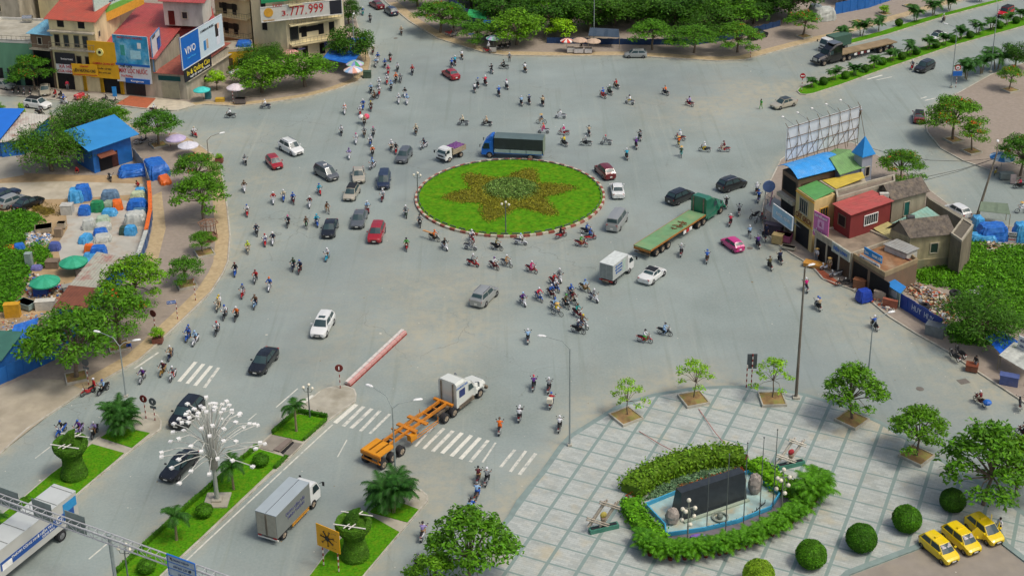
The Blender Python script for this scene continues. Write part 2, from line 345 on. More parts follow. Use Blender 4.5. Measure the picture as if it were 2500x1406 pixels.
# left lot surfaces
sheet('yard_concrete', [(-150,455),(0,440),(60,425),(170,430),(345,430),(355,470),(362,560),(340,640),(230,720),(140,760),(0,800),(-120,840),(-150,600)], .150, m_dirt)
sheet('yard_concrete', [(-150,470),(0,450),(160,445),(350,452),(352,476),(170,488),(0,492),(-150,510)], .154, M('yard_slab', 'b5ad99', .85, .14, .5, dirt='8d8266', dirtamt=.6))
sheet('yard_concrete', [(160,505),(290,490),(352,500),(355,560),(335,632),(250,660),(150,645),(140,600),(165,560)], .158, M('wet_slab', 'b0aea2', .7, .12, .5, dirt='a07a52', dirtamt=.7))
sheet('yard_concrete', [(-100,385),(40,380),(60,430),(0,440),(-100,450)], .158, M('grey_slab', '9f9b8d', .85, .14, .6))
sheet('concrete_verge', [(-60,1170),(0,1108),(137,1001),(206,955),(150,930),(60,925),(-60,975)], .146, M('dusty_slab', 'a9a08c', .85, .14, .6, dirt='8b836d', dirtamt=.5))
sheet('shop_floor_tiles', [(1985,650),(2012,664),(2052,694),(2040,698),(2008,682)], .147, M('red_floor_tiles', 'a3563a', .8, .12, 3))
# ---- plaza with its tile grid
po = Vector((16.895, 120.73)); pa = -.4359; ps = 2.726; pb = .865
pu = Vector((math.cos(pa), math.sin(pa)))*ps; pv = Vector((-math.sin(pa), math.cos(pa)))*ps*pb
def grid_uv(x, y): d = Vector((x, y))-po; return (d.dot(pu)/(ps*ps), d.dot(pv)/(ps*pb)**2)
def plaza_mat():
 m = bpy.data.materials.new('plaza_stone'); m.use_nodes = True; n = m.node_tree.nodes; l = m.node_tree.links; b = n['Principled BSDF']; b.inputs['Roughness'].default_value = .6
 uv = n.new('ShaderNodeUVMap'); sx = n.new('ShaderNodeSeparateXYZ'); l.new(uv.outputs[0], sx.inputs[0])
 def mth(op, a, c=None):
  t = n.new('ShaderNodeMath'); t.operation = op
  for i, q in enumerate((a, c)):
   if q is None: continue
   if isinstance(q, (int, float)): t.inputs[i].default_value = q
   else: l.new(q, t.inputs[i])
  return t.outputs[0]
 def line(c, w): return mth('LESS_THAN', mth('ABSOLUTE', mth('SUBTRACT', mth('FRACT', mth('ADD', c, .5)), .5)), w)
 ln = mth('MAXIMUM', line(sx.outputs[0], .058), line(sx.outputs[1], .043))
 mp = n.new('ShaderNodeMapping'); mp.inputs['Scale'].default_value = (1, 1, 1); l.new(uv.outputs[0], mp.inputs[0])
 bk = n.new('ShaderNodeTexBrick'); bk.inputs['Scale'].default_value = 1; bk.inputs['Brick Width'].default_value = .25; bk.inputs['Row Height'].default_value = .11; bk.inputs['Mortar Size'].default_value = .004; bk.inputs['Bias'].default_value = -.25
 bk.inputs['Color1'].default_value = srgb('b2b8b2')+(1,); bk.inputs['Color2'].default_value = srgb('9aa29d')+(1,); bk.inputs['Mortar'].default_value = srgb('8b928d')+(1,); l.new(mp.outputs[0], bk.inputs[0])
 tc = n.new('ShaderNodeTexCoord')
 def nz(s, d=6):
  t = n.new('ShaderNodeTexNoise'); t.inputs['Scale'].default_value = s; t.inputs['Detail'].default_value = d; t.inputs['Roughness'].default_value = .65; l.new(tc.outputs['Object'], t.inputs[0]); return t.outputs['Fac']
 def ramp(s, p0, p1):
  r = n.new('ShaderNodeValToRGB'); r.color_ramp.elements[0].position = p0; r.color_ramp.elements[1].position = p1; l.new(s, r.inputs[0]); return r.outputs[0]
 def mix(f, a, c, k=1):
  x = n.new('ShaderNodeMixRGB'); l.new(mth('MULTIPLY', f, k), x.inputs[0]); l.new(a, x.inputs[1]); x.inputs[2].default_value = srgb(c)+(1,); return x.outputs[0]
 c = mix(ramp(nz(.35), .5, .72), bk.outputs['Color'], '8f9186', .6)
 c = mix(ramp(nz(.8), .52, .7), c, 'b8b5a4', .5); c = mix(ramp(nz(6), .55, .75), c, '8b8a80', .4)
 c = mix(ramp(nz(.16, 3), .58, .68), c, 'b8ab88', .5)
 c = mix(ln, c, '768c86', .85)
 c = mix(ramp(nz(2.2), .55, .8), c, '7f8a84', .25)
 l.new(c, b.inputs['Base Color'])
 return m
pl = P2(KERBS['plaza']); pm = MB().prism(offset(pl, .02), -.15, .14)
o = pm.build('plaza_floor', plaza_mat()); struct(o)
uvl = o.data.uv_layers.new(name='UVMap')
for lp in o.data.loops: uvl.data[lp.index].uv = grid_uv(*o.data.vertices[lp.vertex_index].co[:2])
m_band = M('grey_green_border_stone', '7f918c', .65, .1, 1.5, dirt='6f7a76', dirtamt=.4)
oo = offset(pl, .55); b = MB()
for i in range(len(pl)):
 j = (i+1) % len(pl); a_, c_, d_, e_ = pl[i], pl[j], oo[j], oo[i]
 b.add([(a_[0], a_[1], -.15), (c_[0], c_[1], -.15), (c_[0], c_[1], .145), (a_[0], a_[1], .145), (d_[0], d_[1], .145), (e_[0], e_[1], .145)], [(0, 1, 2, 3), (3, 2, 4, 5)])
struct(b.build('plaza_border', m_band))
sheet('driveway', [(2030,1440),(2076,1405),(2243,1342),(2270,1322),(2425,1292),(2446,1332),(2500,1374),(2560,1404),(2560,1440)], .006, M('driveway_asphalt', '8d867b', .85, .1, .8, dirt='a09781', dirtamt=.4), .05)
# ---- medians
m_grass = M('lawn_grass', '4a8410', .9, .38, 5, dirt='718c1c', dirtamt=.7, bump=.3, spec=.1)
m_grass2 = M('bright_lawn', '4c8210', .9, .34, 2.5, dirt='73901a', dirtamt=.7, bump=.3, spec=.1)
def lawn(pts, z=.2, m=None, px=True, nm='lawn'):
 return struct(MB().prism(P2(pts) if px else pts, z-.12, z).build(nm, m or m_grass))
for k, v in POLYM.items(): pave(k, P2(v), .14, m_conc, .16)
lawn([(728,1014),(800,1025),(797,1031),(739,1080),(664,1063)])
lawn([(632,1099),(697,1119),(594,1216),(497,1308),(394,1403),(360,1437),(262,1440),(286,1402),(366,1326),(457,1243),(562,1156),(600,1122)])
lawn([(291,1045),(366,1060),(322,1096),(246,1071)])
lawn([(225,1087),(303,1109),(247,1157),(181,1213),(90,1296),(0,1370),(-38,1400),(-38,1292),(54,1222),(125,1161)])
lawn([(903,1252),(930,1228),(985,1232),(1022,1247),(995,1278),(908,1255)])
lawn([(905,1262),(975,1302),(890,1402),(862,1438),(728,1438),(760,1405),(798,1354),(843,1308),(870,1285)])
for k in ('far_median', 'east_median'): struct(MB().prism(offset(P2(POLYM[k]), .17), .05, .2).build('lawn', m_grass))
# roundabout
cp = [(RC.x+RR*math.cos(2*PI*i/96), RC.y+RR*math.sin(2*PI*i/96)) for i in range(96)]
struct(MB().prism([(RC.x+(RR-.35)*math.cos(2*PI*i/96), RC.y+(RR-.35)*math.sin(2*PI*i/96)) for i in range(96)], -.1, .22).build('roundabout_lawn', m_grass2))
b = MB(); NS = 96
for i in range(NS):
 a0, a1 = 2*PI*i/NS, 2*PI*(i+1)/NS-.004; r0, r1 = RR-.32, RR
 q = [(RC.x+r*math.cos(a), RC.y+r*math.sin(a)) for r, a in ((r0, a0), (r1, a0), (r1, (a0+a1)/2), (r1, a1), (r0, a1))]
 b.prism(q, -.1, .30, i % 2)
struct(b.build('roundabout_kerb', [M('red_kerb_paint', '8c4a3c', .75, .2, 3, dirt='a98a78', dirtamt=.6), M('white_kerb_paint', 'bfb8a4', .75, .12, 3, dirt='a09a86', dirtamt=.6)]))
# ---- painted markings
def stripe(a, b_, w=.42, m=None, z=.004, px=True):
 p, q = (G(*a), G(*b_)) if px else (Vector(a), Vector(b_)); d = (q-p).normalized(); s = Vector((-d.y, d.x, 0))*w/2
 return [(p-s).to_tuple()[:2]+(z,), (q-s).to_tuple()[:2]+(z,), (q+s).to_tuple()[:2]+(z,), (p+s).to_tuple()[:2]+(z,)]
bw, bo = MB(), MB()
for a_, c_, w_ in [((478,883),(437,931),.42),((497,888),(457,936),.42),((516,893),(476,941),.42),((870,987),(818,1032),.5),((1128,1056),(1079,1106),.42),((1151,1062),(1102,1113),.42),((1172,1068),(1124,1120),.42),((766,965),(735,985),.5),((2154,184),(2117,194.5),.35)]:
 bw.add(stripe(a_, c_, w_), [(0, 1, 2, 3)])
for a_, c_, w_ in [((534,897),(499,946),.35),((367,855),(310,896),.25),((387,860),(328,900),.25),((888,992),(838,1040),.4),((908,997),(857,1045),.4),((928,1002),(880,1052),.35),((952,1010),(903,1058),.3),((1056,1043),(1014,1089),.25),((1084,1045),(1034,1095),.35),((1106,1051),(1056,1102),.4),((1192,1074),(1148,1127),.35),((1257,1097),(1222,1140),.3),((1284,1100),(1246,1151),.3),((1308,1106),(1268,1158),.35),((1210,1080),(1178,1128),.2),((269,1320),(217,1364),.15),((727,948),(674,994),.14),((123,1090),(86,1118),.12),((626,1009),(606,1026),.12),((1142,1238),(1120,1263),.18),((847,1073),(824,1115),.12),((2178,188),(2140,196),.2),((2262,237),(2248,241),.3),((2285,240),(2258,246),.3),((480,1000),(440,1036),.12)]:
 bo.add(stripe(a_, c_, w_), [(0, 1, 2, 3)])
E1 = [(812,1036),(750,1093),(625,1209),(500,1325),(396,1423)]
for i in range(len(E1)-1): bo.add(stripe(E1[i], E1[i+1], .16, z=.006), [(0, 1, 2, 3)])
struct(bw.build('road_marking', m_white)); struct(bo.build('road_marking', m_worn))
# small scraps of litter and pale chips on the roads
b = MB(); n = 0
while n < 420:
 p = G(rng.uniform(0, 2500), rng.uniform(0, 1400), .012); s = rng.uniform(.03, .09) if rng.random() < .93 else rng.uniform(.1, .18); a_ = rng.uniform(0, 6.3)
 c_, s_ = math.cos(a_)*s, math.sin(a_)*s
 b.add([(p.x-c_, p.y-s_, .008), (p.x+s_, p.y-c_, .01), (p.x+c_, p.y+s_, .03), (p.x-s_, p.y+c_*.8, .012)], [(0, 1, 2, 3)], 0 if rng.random() < .6 else 1); n += 1
o = b.build('litter', [M('pale_scraps', 'c9c6b8', .8), M('dead_leaves', '7f6c4b', .8)]); o['kind'] = 'stuff'
# drain covers
def cover(x, y, r, sq, label):
 p = G(x, y); b = MB()
 if sq: b.box((0, 0, .012), (r*2, r*1.6, .02), 0, .3)
 else: b.lathe([(.001, .02), (r*.8, .02), (r*.8, .012), (r, .012), (r, 0)], 20)
 o = b.build('drain_cover', M('cast_iron', '6c675f', .7, .2, 5), loc=p+Vector((0, 0, .003))); tag(o, label, 'drain cover')
cover(2352, 931, .55, True, 'dark square drain grate in the road near the grey awning')
cover(2246, 949, .4, False, 'round manhole cover in the road left of the square grate')
cover(1831, 606, .38, False, 'round manhole cover beside the pink hatchback')
cover(966, 94, .4, False, 'small manhole cover in the road near the top of the photo')
cover(2335, 61+281, .45, True, 'square drain grate in the pavement by the orange flame tree')
# VEGETATION
def leafmat(name, col, var=.25): return M(name, col, .6, var, 1.5, spec=.25, tint=True, trans=.18)
L_DARK = leafmat('dark_leaves', '3f6e14'); L_MID = leafmat('mid_green_leaves', '5f9418'); L_LITE = leafmat('light_green_leaves', '85ba1e'); L_FERN = leafmat('feathery_leaves', '548a1a')
L_PALM = leafmat('palm_leaves', '356620'); L_RED = leafmat('orange_blossom', 'd9602a', .1); L_BUSH = leafmat('clipped_leaves', '4a8214'); L_WEED = leafmat('weed_leaves', '528f14'); L_RUST = leafmat('rusty_leaves', '8f7a33')
L_TOP = leafmat('topiary_leaves', '4d7d20')
BARK = M('bark', '6e6152', .9, .3, 4, bump=.4)
def quads(C, N, S, asp=.5, tintr=(.55, 1.35), rg=None, mi=0, mb=None, tw=None):
 """leaf-sized faces at centres C with normals N"""
 rg = rg or rng; n = len(C); N = N/np.linalg.norm(N, axis=1)[:, None]
 t = rg.normal(size=(n, 3)) if tw is None else tw+rg.normal(size=(n, 3))*.25
 U = np.cross(N, t); U /= np.linalg.norm(U, axis=1)[:, None]+1e-9; V = np.cross(N, U)
 S = np.asarray(S).reshape(-1, 1)*np.ones((n, 1)); L = V*S; W = U*S*asp
 v = np.stack([C-L, C+W*.9-L*.15, C+L, C-W*.9-L*.15], 1).reshape(-1, 3)
 mb = mb or MB(); b = len(mb.v); mb.v += v.tolist(); f = (np.arange(n*4).reshape(n, 4)+b).tolist(); mb.f += f; mb.m += [mi]*n
 g = rg.uniform(*tintr, size=n); hue = rg.uniform(-.12, .12, n); tc = np.stack([g*(1+hue), g, g*(1-abs(hue)), g*0+1], 1); tc = np.repeat(tc, 4, 0)
 mb.t = tc if mb.t is None else np.vstack([mb.t, tc])
 return mb
def solid_tint(mb, val=.8):        # faces added without tint get a neutral one
 k = len(mb.v)-(0 if mb.t is None else len(mb.t))
 if k > 0:
  a = np.tile([val, val, val, 1], (k, 1)); mb.t = a if mb.t is None else np.vstack([mb.t, a])
 return mb
def clusters(cl, per, size, rg, asp=.5, droop=.3, tintr=(.5, 1.4), shell=.45, mb=None, mi=0):
 Cs, Ns, Ts = [], [], []
 for (x, y, z, rx, ry, rz) in cl:
  n = int(per*(rx*ry+rx*rz)/2+8); d = rg.normal(size=(n, 3)); d /= np.linalg.norm(d, axis=1)[:, None]; d[:, 2] = np.where(d[:, 2] < -.3, -d[:, 2], d[:, 2])
  r = rg.uniform(0, 1, n)**shell; lump = 1+.22*np.sin(d[:, 0]*5+x)*np.cos(d[:, 1]*4+y)
  c = d*(r*lump)[:, None]*np.array([rx, ry, rz])+np.array([x, y, z]); Cs.append(c)
  N = d*.6+np.array([0, 0, .8])+rg.normal(size=(n, 3))*.55; Ns.append(N); t = d.copy(); t[:, 2] -= droop; Ts.append(np.cross(N, t))
 C = np.vstack(Cs); N = np.vstack(Ns); T = np.vstack(Ts)
 return quads(C, N, rg.uniform(.6, 1.3, len(C))*size, asp, tintr, rg, mi, mb, None)
def limbs(mb, base, h, cl, rg, r0=.16, fork=.45):
 base = Vector(base); f = base+Vector((rg.uniform(-.25, .25), rg.uniform(-.25, .25), h*fork))
 mb.tube([base, base.lerp(f, .5)+Vector((rg.uniform(-.08, .08), rg.uniform(-.08, .08), 0)), f], [r0*1.25, r0, r0*.8], 8)
 for c in cl:
  e = Vector(c[:3])-Vector((0, 0, c[5]*.2)); m = f.lerp(e, .5)+Vector((rg.uniform(-.2, .2), rg.uniform(-.2, .2), .15*h*rg.uniform(0, 1)))
  mb.tube([f, m, e], [r0*.5, r0*.32, r0*.12], 5)
 return mb
TREES = {}
def tree_proto(key, leaf, h, cl, per, size, seed, r0=.16, fork=.45, asp=.5, extra=None, droop=.3, tintr=(.5, 1.4), shell=.45):
 rg = np.random.default_rng(seed)
 cm = clusters(cl, per, size, rg, asp, droop, tintr, shell)
 mats = [leaf]
 if extra: clusters(extra[1], extra[2], size*.7, rg, .7, .1, (.8, 1.25), .3, cm, 1); mats.append(extra[0])
 tm = limbs(MB(), (0, 0, 0), h, cl, rg, r0, fork)
 TREES[key] = (cm, mats, tm, h)
 a = bpy.data.meshes.new('crown'); a.from_pydata(cm.v, [], cm.f)
 for m in mats: a.materials.append(m)
 if len(mats) > 1: a.polygons.foreach_set('material_index', cm.m)
 at = a.color_attributes.new('tint', 'FLOAT_COLOR', 'POINT'); at.data.foreach_set('color', np.asarray(cm.t, np.float32).ravel())
 t = bpy.data.meshes.new('trunk'); t.from_pydata(tm.v, [], tm.f); t.materials.append(BARK)
 TREES[key] = (a, t)
def umbrella(seed, R_, h, n, flat=.3, cr=1.0, low=.55):     # spreading flame-tree crown of separate leafy pads
 rg = np.random.default_rng(seed); out = []
 for i in range(n):
  a = 2.4*i+rg.uniform(-.3, .3); r = R_*math.sqrt((i+.3)/n)*rg.uniform(.85, 1.1); z = h*(1-(low*(r/R_)**2))*rg.uniform(.9, 1.03)
  k = cr*rg.uniform(.7, 1.25); out.append((r*math.cos(a), r*math.sin(a), z, k, k, k*flat))
 return out
def dense(seed, R_, h, n=14, z0=.35):
 rg = np.random.default_rng(seed); out = []
 for i in range(n):
  t = i/(n-1); a = 2.4*i; zz = z0+(1-z0)*rg.uniform(.1, .92); r = R_*math.sqrt(max(0, 1-((zz-.55)/.55)**2))*rg.uniform(.55, 1.0); k = R_*rg.uniform(.42, .58)
  out.append((r*math.cos(a), r*math.sin(a), h*zz, k, k, k*.7))
 return out
for i, sd in enumerate((11, 12, 13)): tree_proto('flame%d' % i, L_FERN if i != 2 else L_MID, 5.2, umbrella(sd, 2.9, 5.0, 19, .5, 1.2), 210, .18, sd, .14, .42, .42)
for i, sd in enumerate((21, 22)):
 u = umbrella(sd, 4.2, 6.6, 26, .45, 1.45, .6); tree_proto('bloom%d' % i, L_FERN, 6.8, u, 170, .2, sd, .18, .42, .42, extra=(L_RED, [(c[0], c[1], c[2]+.15, c[3]*.8, c[4]*.8, c[5]*.7) for c in (u[::4] if i else u[::7])], 22 if i else 14))
tree_proto('orange', L_MID, 4.6, umbrella(31, 2.2, 4.4, 14, .5, 1.05), 190, .165, 31, .11, .5, .45, extra=(L_RED, [(c[0], c[1], c[2]+.25, c[3]*.8, c[4]*.8, c[5]*.8) for c in umbrella(31, 2.2, 4.4, 12, .45, .9)[::2]], 60))
for i, sd in enumerate((41, 42)): tree_proto('sapling%d' % i, L_LITE, 3.8, umbrella(sd, 1.75, 3.9, 14, .42, .55, .62), 280, .125, sd, .055, .45, .45)
for i, sd in enumerate((51, 52)): tree_proto('plaza%d' % i, L_MID, 4.6, umbrella(sd, 2.5, 4.6, 30, .65, .85, .62), 230, .165, sd, .1, .4, .45)
for i, sd in enumerate((61, 62, 63)): tree_proto('dense%d' % i, (L_DARK, L_DARK, L_MID)[i], 6.2, dense(sd, 3.2, 5.6, 19, .3), 125, .2, sd, .2, .35, .5, tintr=(.4, 1.45))
tree_proto('weeping', L_DARK, 6, [(c[0], c[1], c[2], c[3]*1.15, c[4]*1.15, c[5]) for c in dense(71, 3.6, 5.0, 24, .2)], 105, .2, 71, .22, .3, .3, tintr=(.4, 1.6))
tree_proto('lime', L_LITE, 3.6, dense(81, 1.7, 3.6, 15, .35), 200, .155, 81, .1, .35, .6, tintr=(.6, 1.3))
def tree(key, x, y, label, cat='tree', s=1.0, rz=0, sz=None, group=None, z=.14, nm='tree'):
 p = G(x, y); r = thing(nm, label, cat, (p.x, p.y, z), rz, group); r.scale = (s, s, sz or s)
 link('crown', TREES[key][0], r); link('trunk', TREES[key][1], r)
 return r
# --- left pavement street trees (bases read from the photo)
tree('flame0', 288, 322, 'small feathery tree behind the blue shed, right beside the street', s=.75, rz=.5)
tree('flame1', 388, 358, 'feathery street tree in a wet square bed right of the blue shed', s=1.07, rz=1.9)
tree('bloom0', 482, 463, 'feathery flame tree with a few orange flowers above the rounded tree, left pavement', s=0.76, rz=2.2, sz=.75)
tree('flame2', 497, 540, 'rounded bright green tree growing through the hexagonal planter', s=1.20, rz=4.2)
tree('flame0', 496, 620, 'small dark green tree leaning in a square bed below the hexagonal planter', s=.55, rz=3.3)
tree('flame1', 455, 694, 'thin street tree alone in a square bed, left pavement', s=.66, rz=5.2)
tree('flame2', 337, 752, 'bright green roadside tree whose crown hides part of the rusty roof', s=1.2, rz=.2)
tree('bloom0', 294, 848, 'big feathery tree over the crouching person with a straw hat', s=0.98, rz=4.1)
tree('flame1', 187, 926, 'dark feathery tree in a square bed beside the road and the blue wall', s=1.49, rz=2.6)
tree('lime', 96, 868, 'half hidden tree crown in front of the green roof at the left edge', s=.8)
tree('bloom1', 86, 222, 'wide street tree in front of the green shop front, upper left', s=.88, rz=1)
tree('lime', 56, 297, 'spindly young tree on a thin stem near the white sport utility car', s=.32, sz=.75)
tree('flame0', -8, 290, 'edge of a tree with orange flowers at the left border', s=.5)
# --- weeping dense trees by the shed
tree('weeping', 128, 420, 'large dark weeping tree left of the blue shed', s=1.25, rz=1.2)
tree('weeping', 205, 318, 'dark weeping tree behind the blue shed roof', s=1.2, rz=3.4, sz=.75)
# --- corner with the parasols
tree('lime', 530, 222, 'small round lime green tree beside the turquoise parasol', s=.85)
tree('dense2', 640, 228, 'broad green tree between the pink parasols and the curb', s=1.2, rz=.7, sz=.9)
tree('weeping', 640, 178, 'dark vine covered tree behind the broad green tree at the corner', s=1.1, rz=2.5, sz=.85)
tree('dense2', 745, 214, 'round bright green tree left of the blue awnings', s=1.22, rz=4.2, sz=.95)
tree('dense1', 858, 158, 'dark round tree behind the lamp post above the blue awnings', s=1.05, rz=1, sz=1.05)
tree('dense0', 852, 60, 'tree at the end of the apartment building by the top edge', s=.7, rz=3)
tree('lime', 556, 178, 'low red flowered shrub by the yellow doorway', s=.3, cat='shrub', nm='shrub')
# --- far block row
FB = [(1020,18,'dense2',.7,'first street tree at the top, right of the navy parked car'),(1075,82,'bloom0',.82,'feathery tree with a rusty tint behind the parked red motorbike'),(1108,72,'flame0',.7,'slim tree standing over the parked silver scooter'),(1168,108,'flame1',.78,'street tree by the blue street name sign, far pavement'),
(1262,112,'dense2',.95,'broad tree with light green top beside the blue tarpaulin stall'),(1372,100,'lime',.98,'bright lime coloured round tree left of the red and white parasol'),(1345,78,'dense0',1.0,'dark tree mass behind the bright lime tree'),(1225,62,'dense1',1.0,'dark tree behind the green netting stall'),
(1440,80,'dense0',1.08,'dark tree just left of the tall far lamp post'),(1500,66,'weeping',1.0,'dark drooping tree right of the tall far lamp post'),(1592,124,'flame2',.98,'young tree above the silver hatchback'),(1560,62,'dense1',1.1,'dark tree behind the young tree above the silver hatchback'),(1650,72,'dense0',1.0,'dark dense tree in the middle of the far row'),
(1694,132,'flame1',.92,'young tree in a brick ring with a white scrap of roof behind'),(1728,84,'weeping',.95,'dark tree behind the brick ringed young tree'),(1800,130,'bloom0',.72,'young tree with orange tips left of the parked black car'),(1790,70,'dense2',1.05,'bright leafed tree with yellow flowers in the far row'),(1840,60,'dense1',.72,'dark tree behind the parked black car'),
(1960,90,'orange',1.0,'small tree with orange tips in a square bed near the black semi truck'),(1925,52,'dense0',1.02,'big dark tree left of the white tarpaulin heap'),(1885,34,'dense1',.95,'dark tree by the grey wall at the top'),(2157,36,'lime',.4,'thin sapling in a square bed beyond the flatbed trailer'),(2060,8,'dense0',.6,'tree at the top edge by the blue hoarding'),(1150,20,'dense1',.85,'tree by the blue wall on the far side'),(1300,22,'dense0',1.0,'tree deep in the far thicket, left part'),(1420,18,'dense1',1.0,'tree deep in the far thicket, centre'),(1580,15,'dense0',1.05,'tree deep in the far thicket, right part'),(1700,12,'dense1',.9,'tree deep in the far thicket, beside the white wall')]
for i, (x, y, k, s, lb) in enumerate(FB): tree(k, x, y, lb, s=s*1.42, rz=i*1.7, sz=s*1.05, group='trees along the far pavement')
# --- east block
tree('bloom1', 2325, 345, 'large spreading flame tree on the east pavement by the parked dark hatchback', s=.98, rz=.4)
tree('orange', 2372, 372, 'small tree full of orange blossom on the east pavement', s=.95, rz=2)
tree('bloom0', 2490, 432, 'flame tree over the blue striped parasol at the right edge', s=.85, rz=1)
tree('orange', 2463, 222, 'thin orange flowered tree in a square bed, upper right', s=.9, rz=5)
tree('dense1', 2478, 172, 'dense dark tree at the right edge above the orange flowered tree', s=.75, rz=2)
tree('bloom1', 2196, 452, 'bushy flame tree behind the house with the blue pyramid roof', s=.72, rz=3.2)
# --- shop block
tree('weeping', 2390, 838, 'big dark weeping tree behind the blue wall, lower right', s=1.0, rz=.3)
# --- plaza trees
def bed(x, y, w, rz, label, group='square planting beds'):
 p = G(x, y); r = thing('tree_bed', label, 'planter', (p.x, p.y, .14), rz, group); b = MB()
 for sx, sy in ((1, 0), (-1, 0), (0, 1), (0, -1)):
  b.box((sx*(w/2-.06), sy*(w/2-.06), .14), ((.12, w, .28) if sx else (w-.24, .12, .276)))
 b.build('border', m_kerb, r); MB().box((0, 0, .1), (w-.26, w-.26, .2)).build('soil', M('planter_soil', '96794f', .95, .3, 2, dirt='6d8a35', dirtamt=.7), r)
for x, y, k, s, rz, lb in [(1532,1018,'sapling1',1.0,.2,'droopy sapling in the westernmost square planter of the plaza'),(1693,976,'sapling0',1.12,1,'thin bright sapling tied to a stake in the second plaza planter'),(1885,976,'sapling1',1.15,3.5,'bright sapling in the plaza planter beside the tall rusty pole'),(2080,1028,'plaza0',1.22,.6,'full green tree in a plaza planter, fourth from the west'),(2237,1118,'plaza1',1.08,2,'leafy tree in a plaza planter overlooking the road, fifth from the west')]:
 tree(k, x, y, lb, s=s, rz=rz, z=.2)
for x, y, rz, lb in [(1528,1022,.55,'square stone planter of the droopy sapling'),(1693,980,.3,'square stone planter of the staked sapling'),(1885,980,.02,'square stone planter beside the tall rusty pole'),(2079,1030,.75,'square stone planter under the fourth plaza tree'),(2237,1118,.75,'square stone planter under the fifth plaza tree')]: bed(x, y, 2.5, rz, lb)
for x, y, lb in [(456,699,'low square curb bed around the lone thin tree'),(500,622,'low square curb bed around the leaning dark tree'),(388,358,'wet square bed of the tree right of the shed'),(187,926,'square bed by the road in front of the blue wall'),(291,850,'square bed beside the crouching person'),(1963,93,'square brick bed of the tree by the black semi truck'),(2159,38,'empty looking square bed with a thin sapling, far pavement'),(2372,374,'square bed of the orange blossom tree'),(2466,224,'square bed of the thin orange tree, upper right'),(2327,346,'square bed of the large flame tree'),(2093,57,'bare square bed on the far pavement'),(2222,18,'bare square bed near the top right')]: bed(x, y, 2.2, HD(x, y, 12), lb)
tree('plaza0', 2400, 1235, 'big leafy tree hanging over the parked yellow taxis', s=1.6, rz=4, nm='tree')
tree('plaza1', 2480, 1215, 'tree at the right edge behind the yellow taxis', s=1.25, rz=1)
tree('plaza1', 1150, 1432, 'large tree at the bottom edge by the plaza corner', s=1.45, rz=.4)
tree('plaza0', 1060, 1470, 'tree crown at the bottom edge left of the large plaza corner tree', s=.9, rz=2)
# --- palms
def frond(mb, base, az, el, L, droop, w=.28, n=9, rg=None, mi=0):
 rg = rg or rng; pts = []; p = Vector(base); d = Vector((math.cos(az)*math.cos(el), math.sin(az)*math.cos(el), math.sin(el)))
 for i in range(n+1):
  pts.append(p.copy()); p = p+d*(L/n); d = (d-Vector((0, 0, droop*(.5+i/n)/n*2))).normalized()
 side = Vector((-math.sin(az), math.cos(az), 0)); C, N, S, T = [], [], [], []
 for i in range(1, n+1):
  q = pts[i]; t = (pts[i]-pts[i-1]).normalized(); ll = w*(1.25-(abs(i/n-.45)*1.3))
  for k in (0, .5):
   for sg in (-1, 1):
    dr = (side*sg+t*.75-Vector((0, 0, .35))).normalized(); a = pts[i-1].lerp(q, k); e = a+dr*ll*2
    wv = t*.075*L/2; b = len(mb.v); mb.v += [tuple(a-wv), tuple(a+wv), tuple(e)]; mb.f.append((b, b+1, b+2)); mb.m.append(mi)
    g = rg.uniform(.6, 1.35); col = [[g, g, g, 1]]*3; mb.t = col if mb.t is None else mb.t+col
 return pts
def palm_proto(key, h, nf, L, stems, spread, seed, w=.3, el=(.1, 1.2), droop=1.1):
 rg = np.random.default_rng(seed); c = MB(); t = MB()
 for s in range(stems):
  a = rg.uniform(0, 6.3); r = spread*math.sqrt(rg.uniform(0, 1)) if stems > 1 else 0; hh = h*(rg.uniform(.45, 1.05) if stems > 1 else 1); lean = Vector((math.cos(a), math.sin(a), 0))*hh*(.18 if stems > 1 else .03)
  b0 = Vector((math.cos(a)*r, math.sin(a)*r, 0)); top = b0+lean+Vector((0, 0, hh)); t.tube([b0, b0.lerp(top, .5)-lean*.1, top], [.05 if stems > 1 else .15, .04 if stems > 1 else .11, .03 if stems > 1 else .12], 6)
  for i in range(nf): frond(c, top, a+2.4*i+rg.uniform(-.3, .3), rg.uniform(*el), L*rg.uniform(.8, 1.15), droop*rg.uniform(.7, 1.3), w, 8, rg)
 a = bpy.data.meshes.new('crown'); a.from_pydata(c.v, [], c.f); a.materials.append(L_PALM); at = a.color_attributes.new('tint', 'FLOAT_COLOR', 'POINT'); at.data.foreach_set('color', np.asarray(c.t, np.float32).ravel())
 tt = bpy.data.meshes.new('trunk'); tt.from_pydata(t.v, [], t.f); tt.materials.append(M('palm_stem', '857a5c', .9, .2, 6)); TREES[key] = (a, tt)
palm_proto('coco', 2.6, 15, 1.75, 1, 0, 91, .3, (.0, 1.25), 1.5)
palm_proto('areca', 2.6, 6, 2.2, 16, .6, 92, .36, (.35, 1.2), 1.2)
palm_proto('young', 1.3, 6, 1.35, 5, .18, 93, .26, (.4, 1.2), 1.0)
palm_proto('slim', 1.9, 6, 1.6, 4, .2, 94, .3, (.3, 1.2), 1.2)
def palm(k, x, y, lb, s=1, rz=0, group=None, z=.2): return tree(k, x, y, lb, 'palm', s, rz, None, group, z, 'palm_tree')
palm('coco', 724, 1056, 'palm with a single trunk in the northern lawn of the centre median', 1.0, 0)
palm('coco', 571, 1198, 'palm tree just right of the fountain shaped lamp', .95, 2)
palm('coco', 432, 1322, 'palm tree in the centre median near the blue direction sign', .95, 4)
palm('areca', 300, 1058, 'big clump of feathery palms at the tip of the west median', .88, 1)
palm('areca', 958, 1250, 'big clump of feathery palms at the tip of the south median', 1.0, 3)
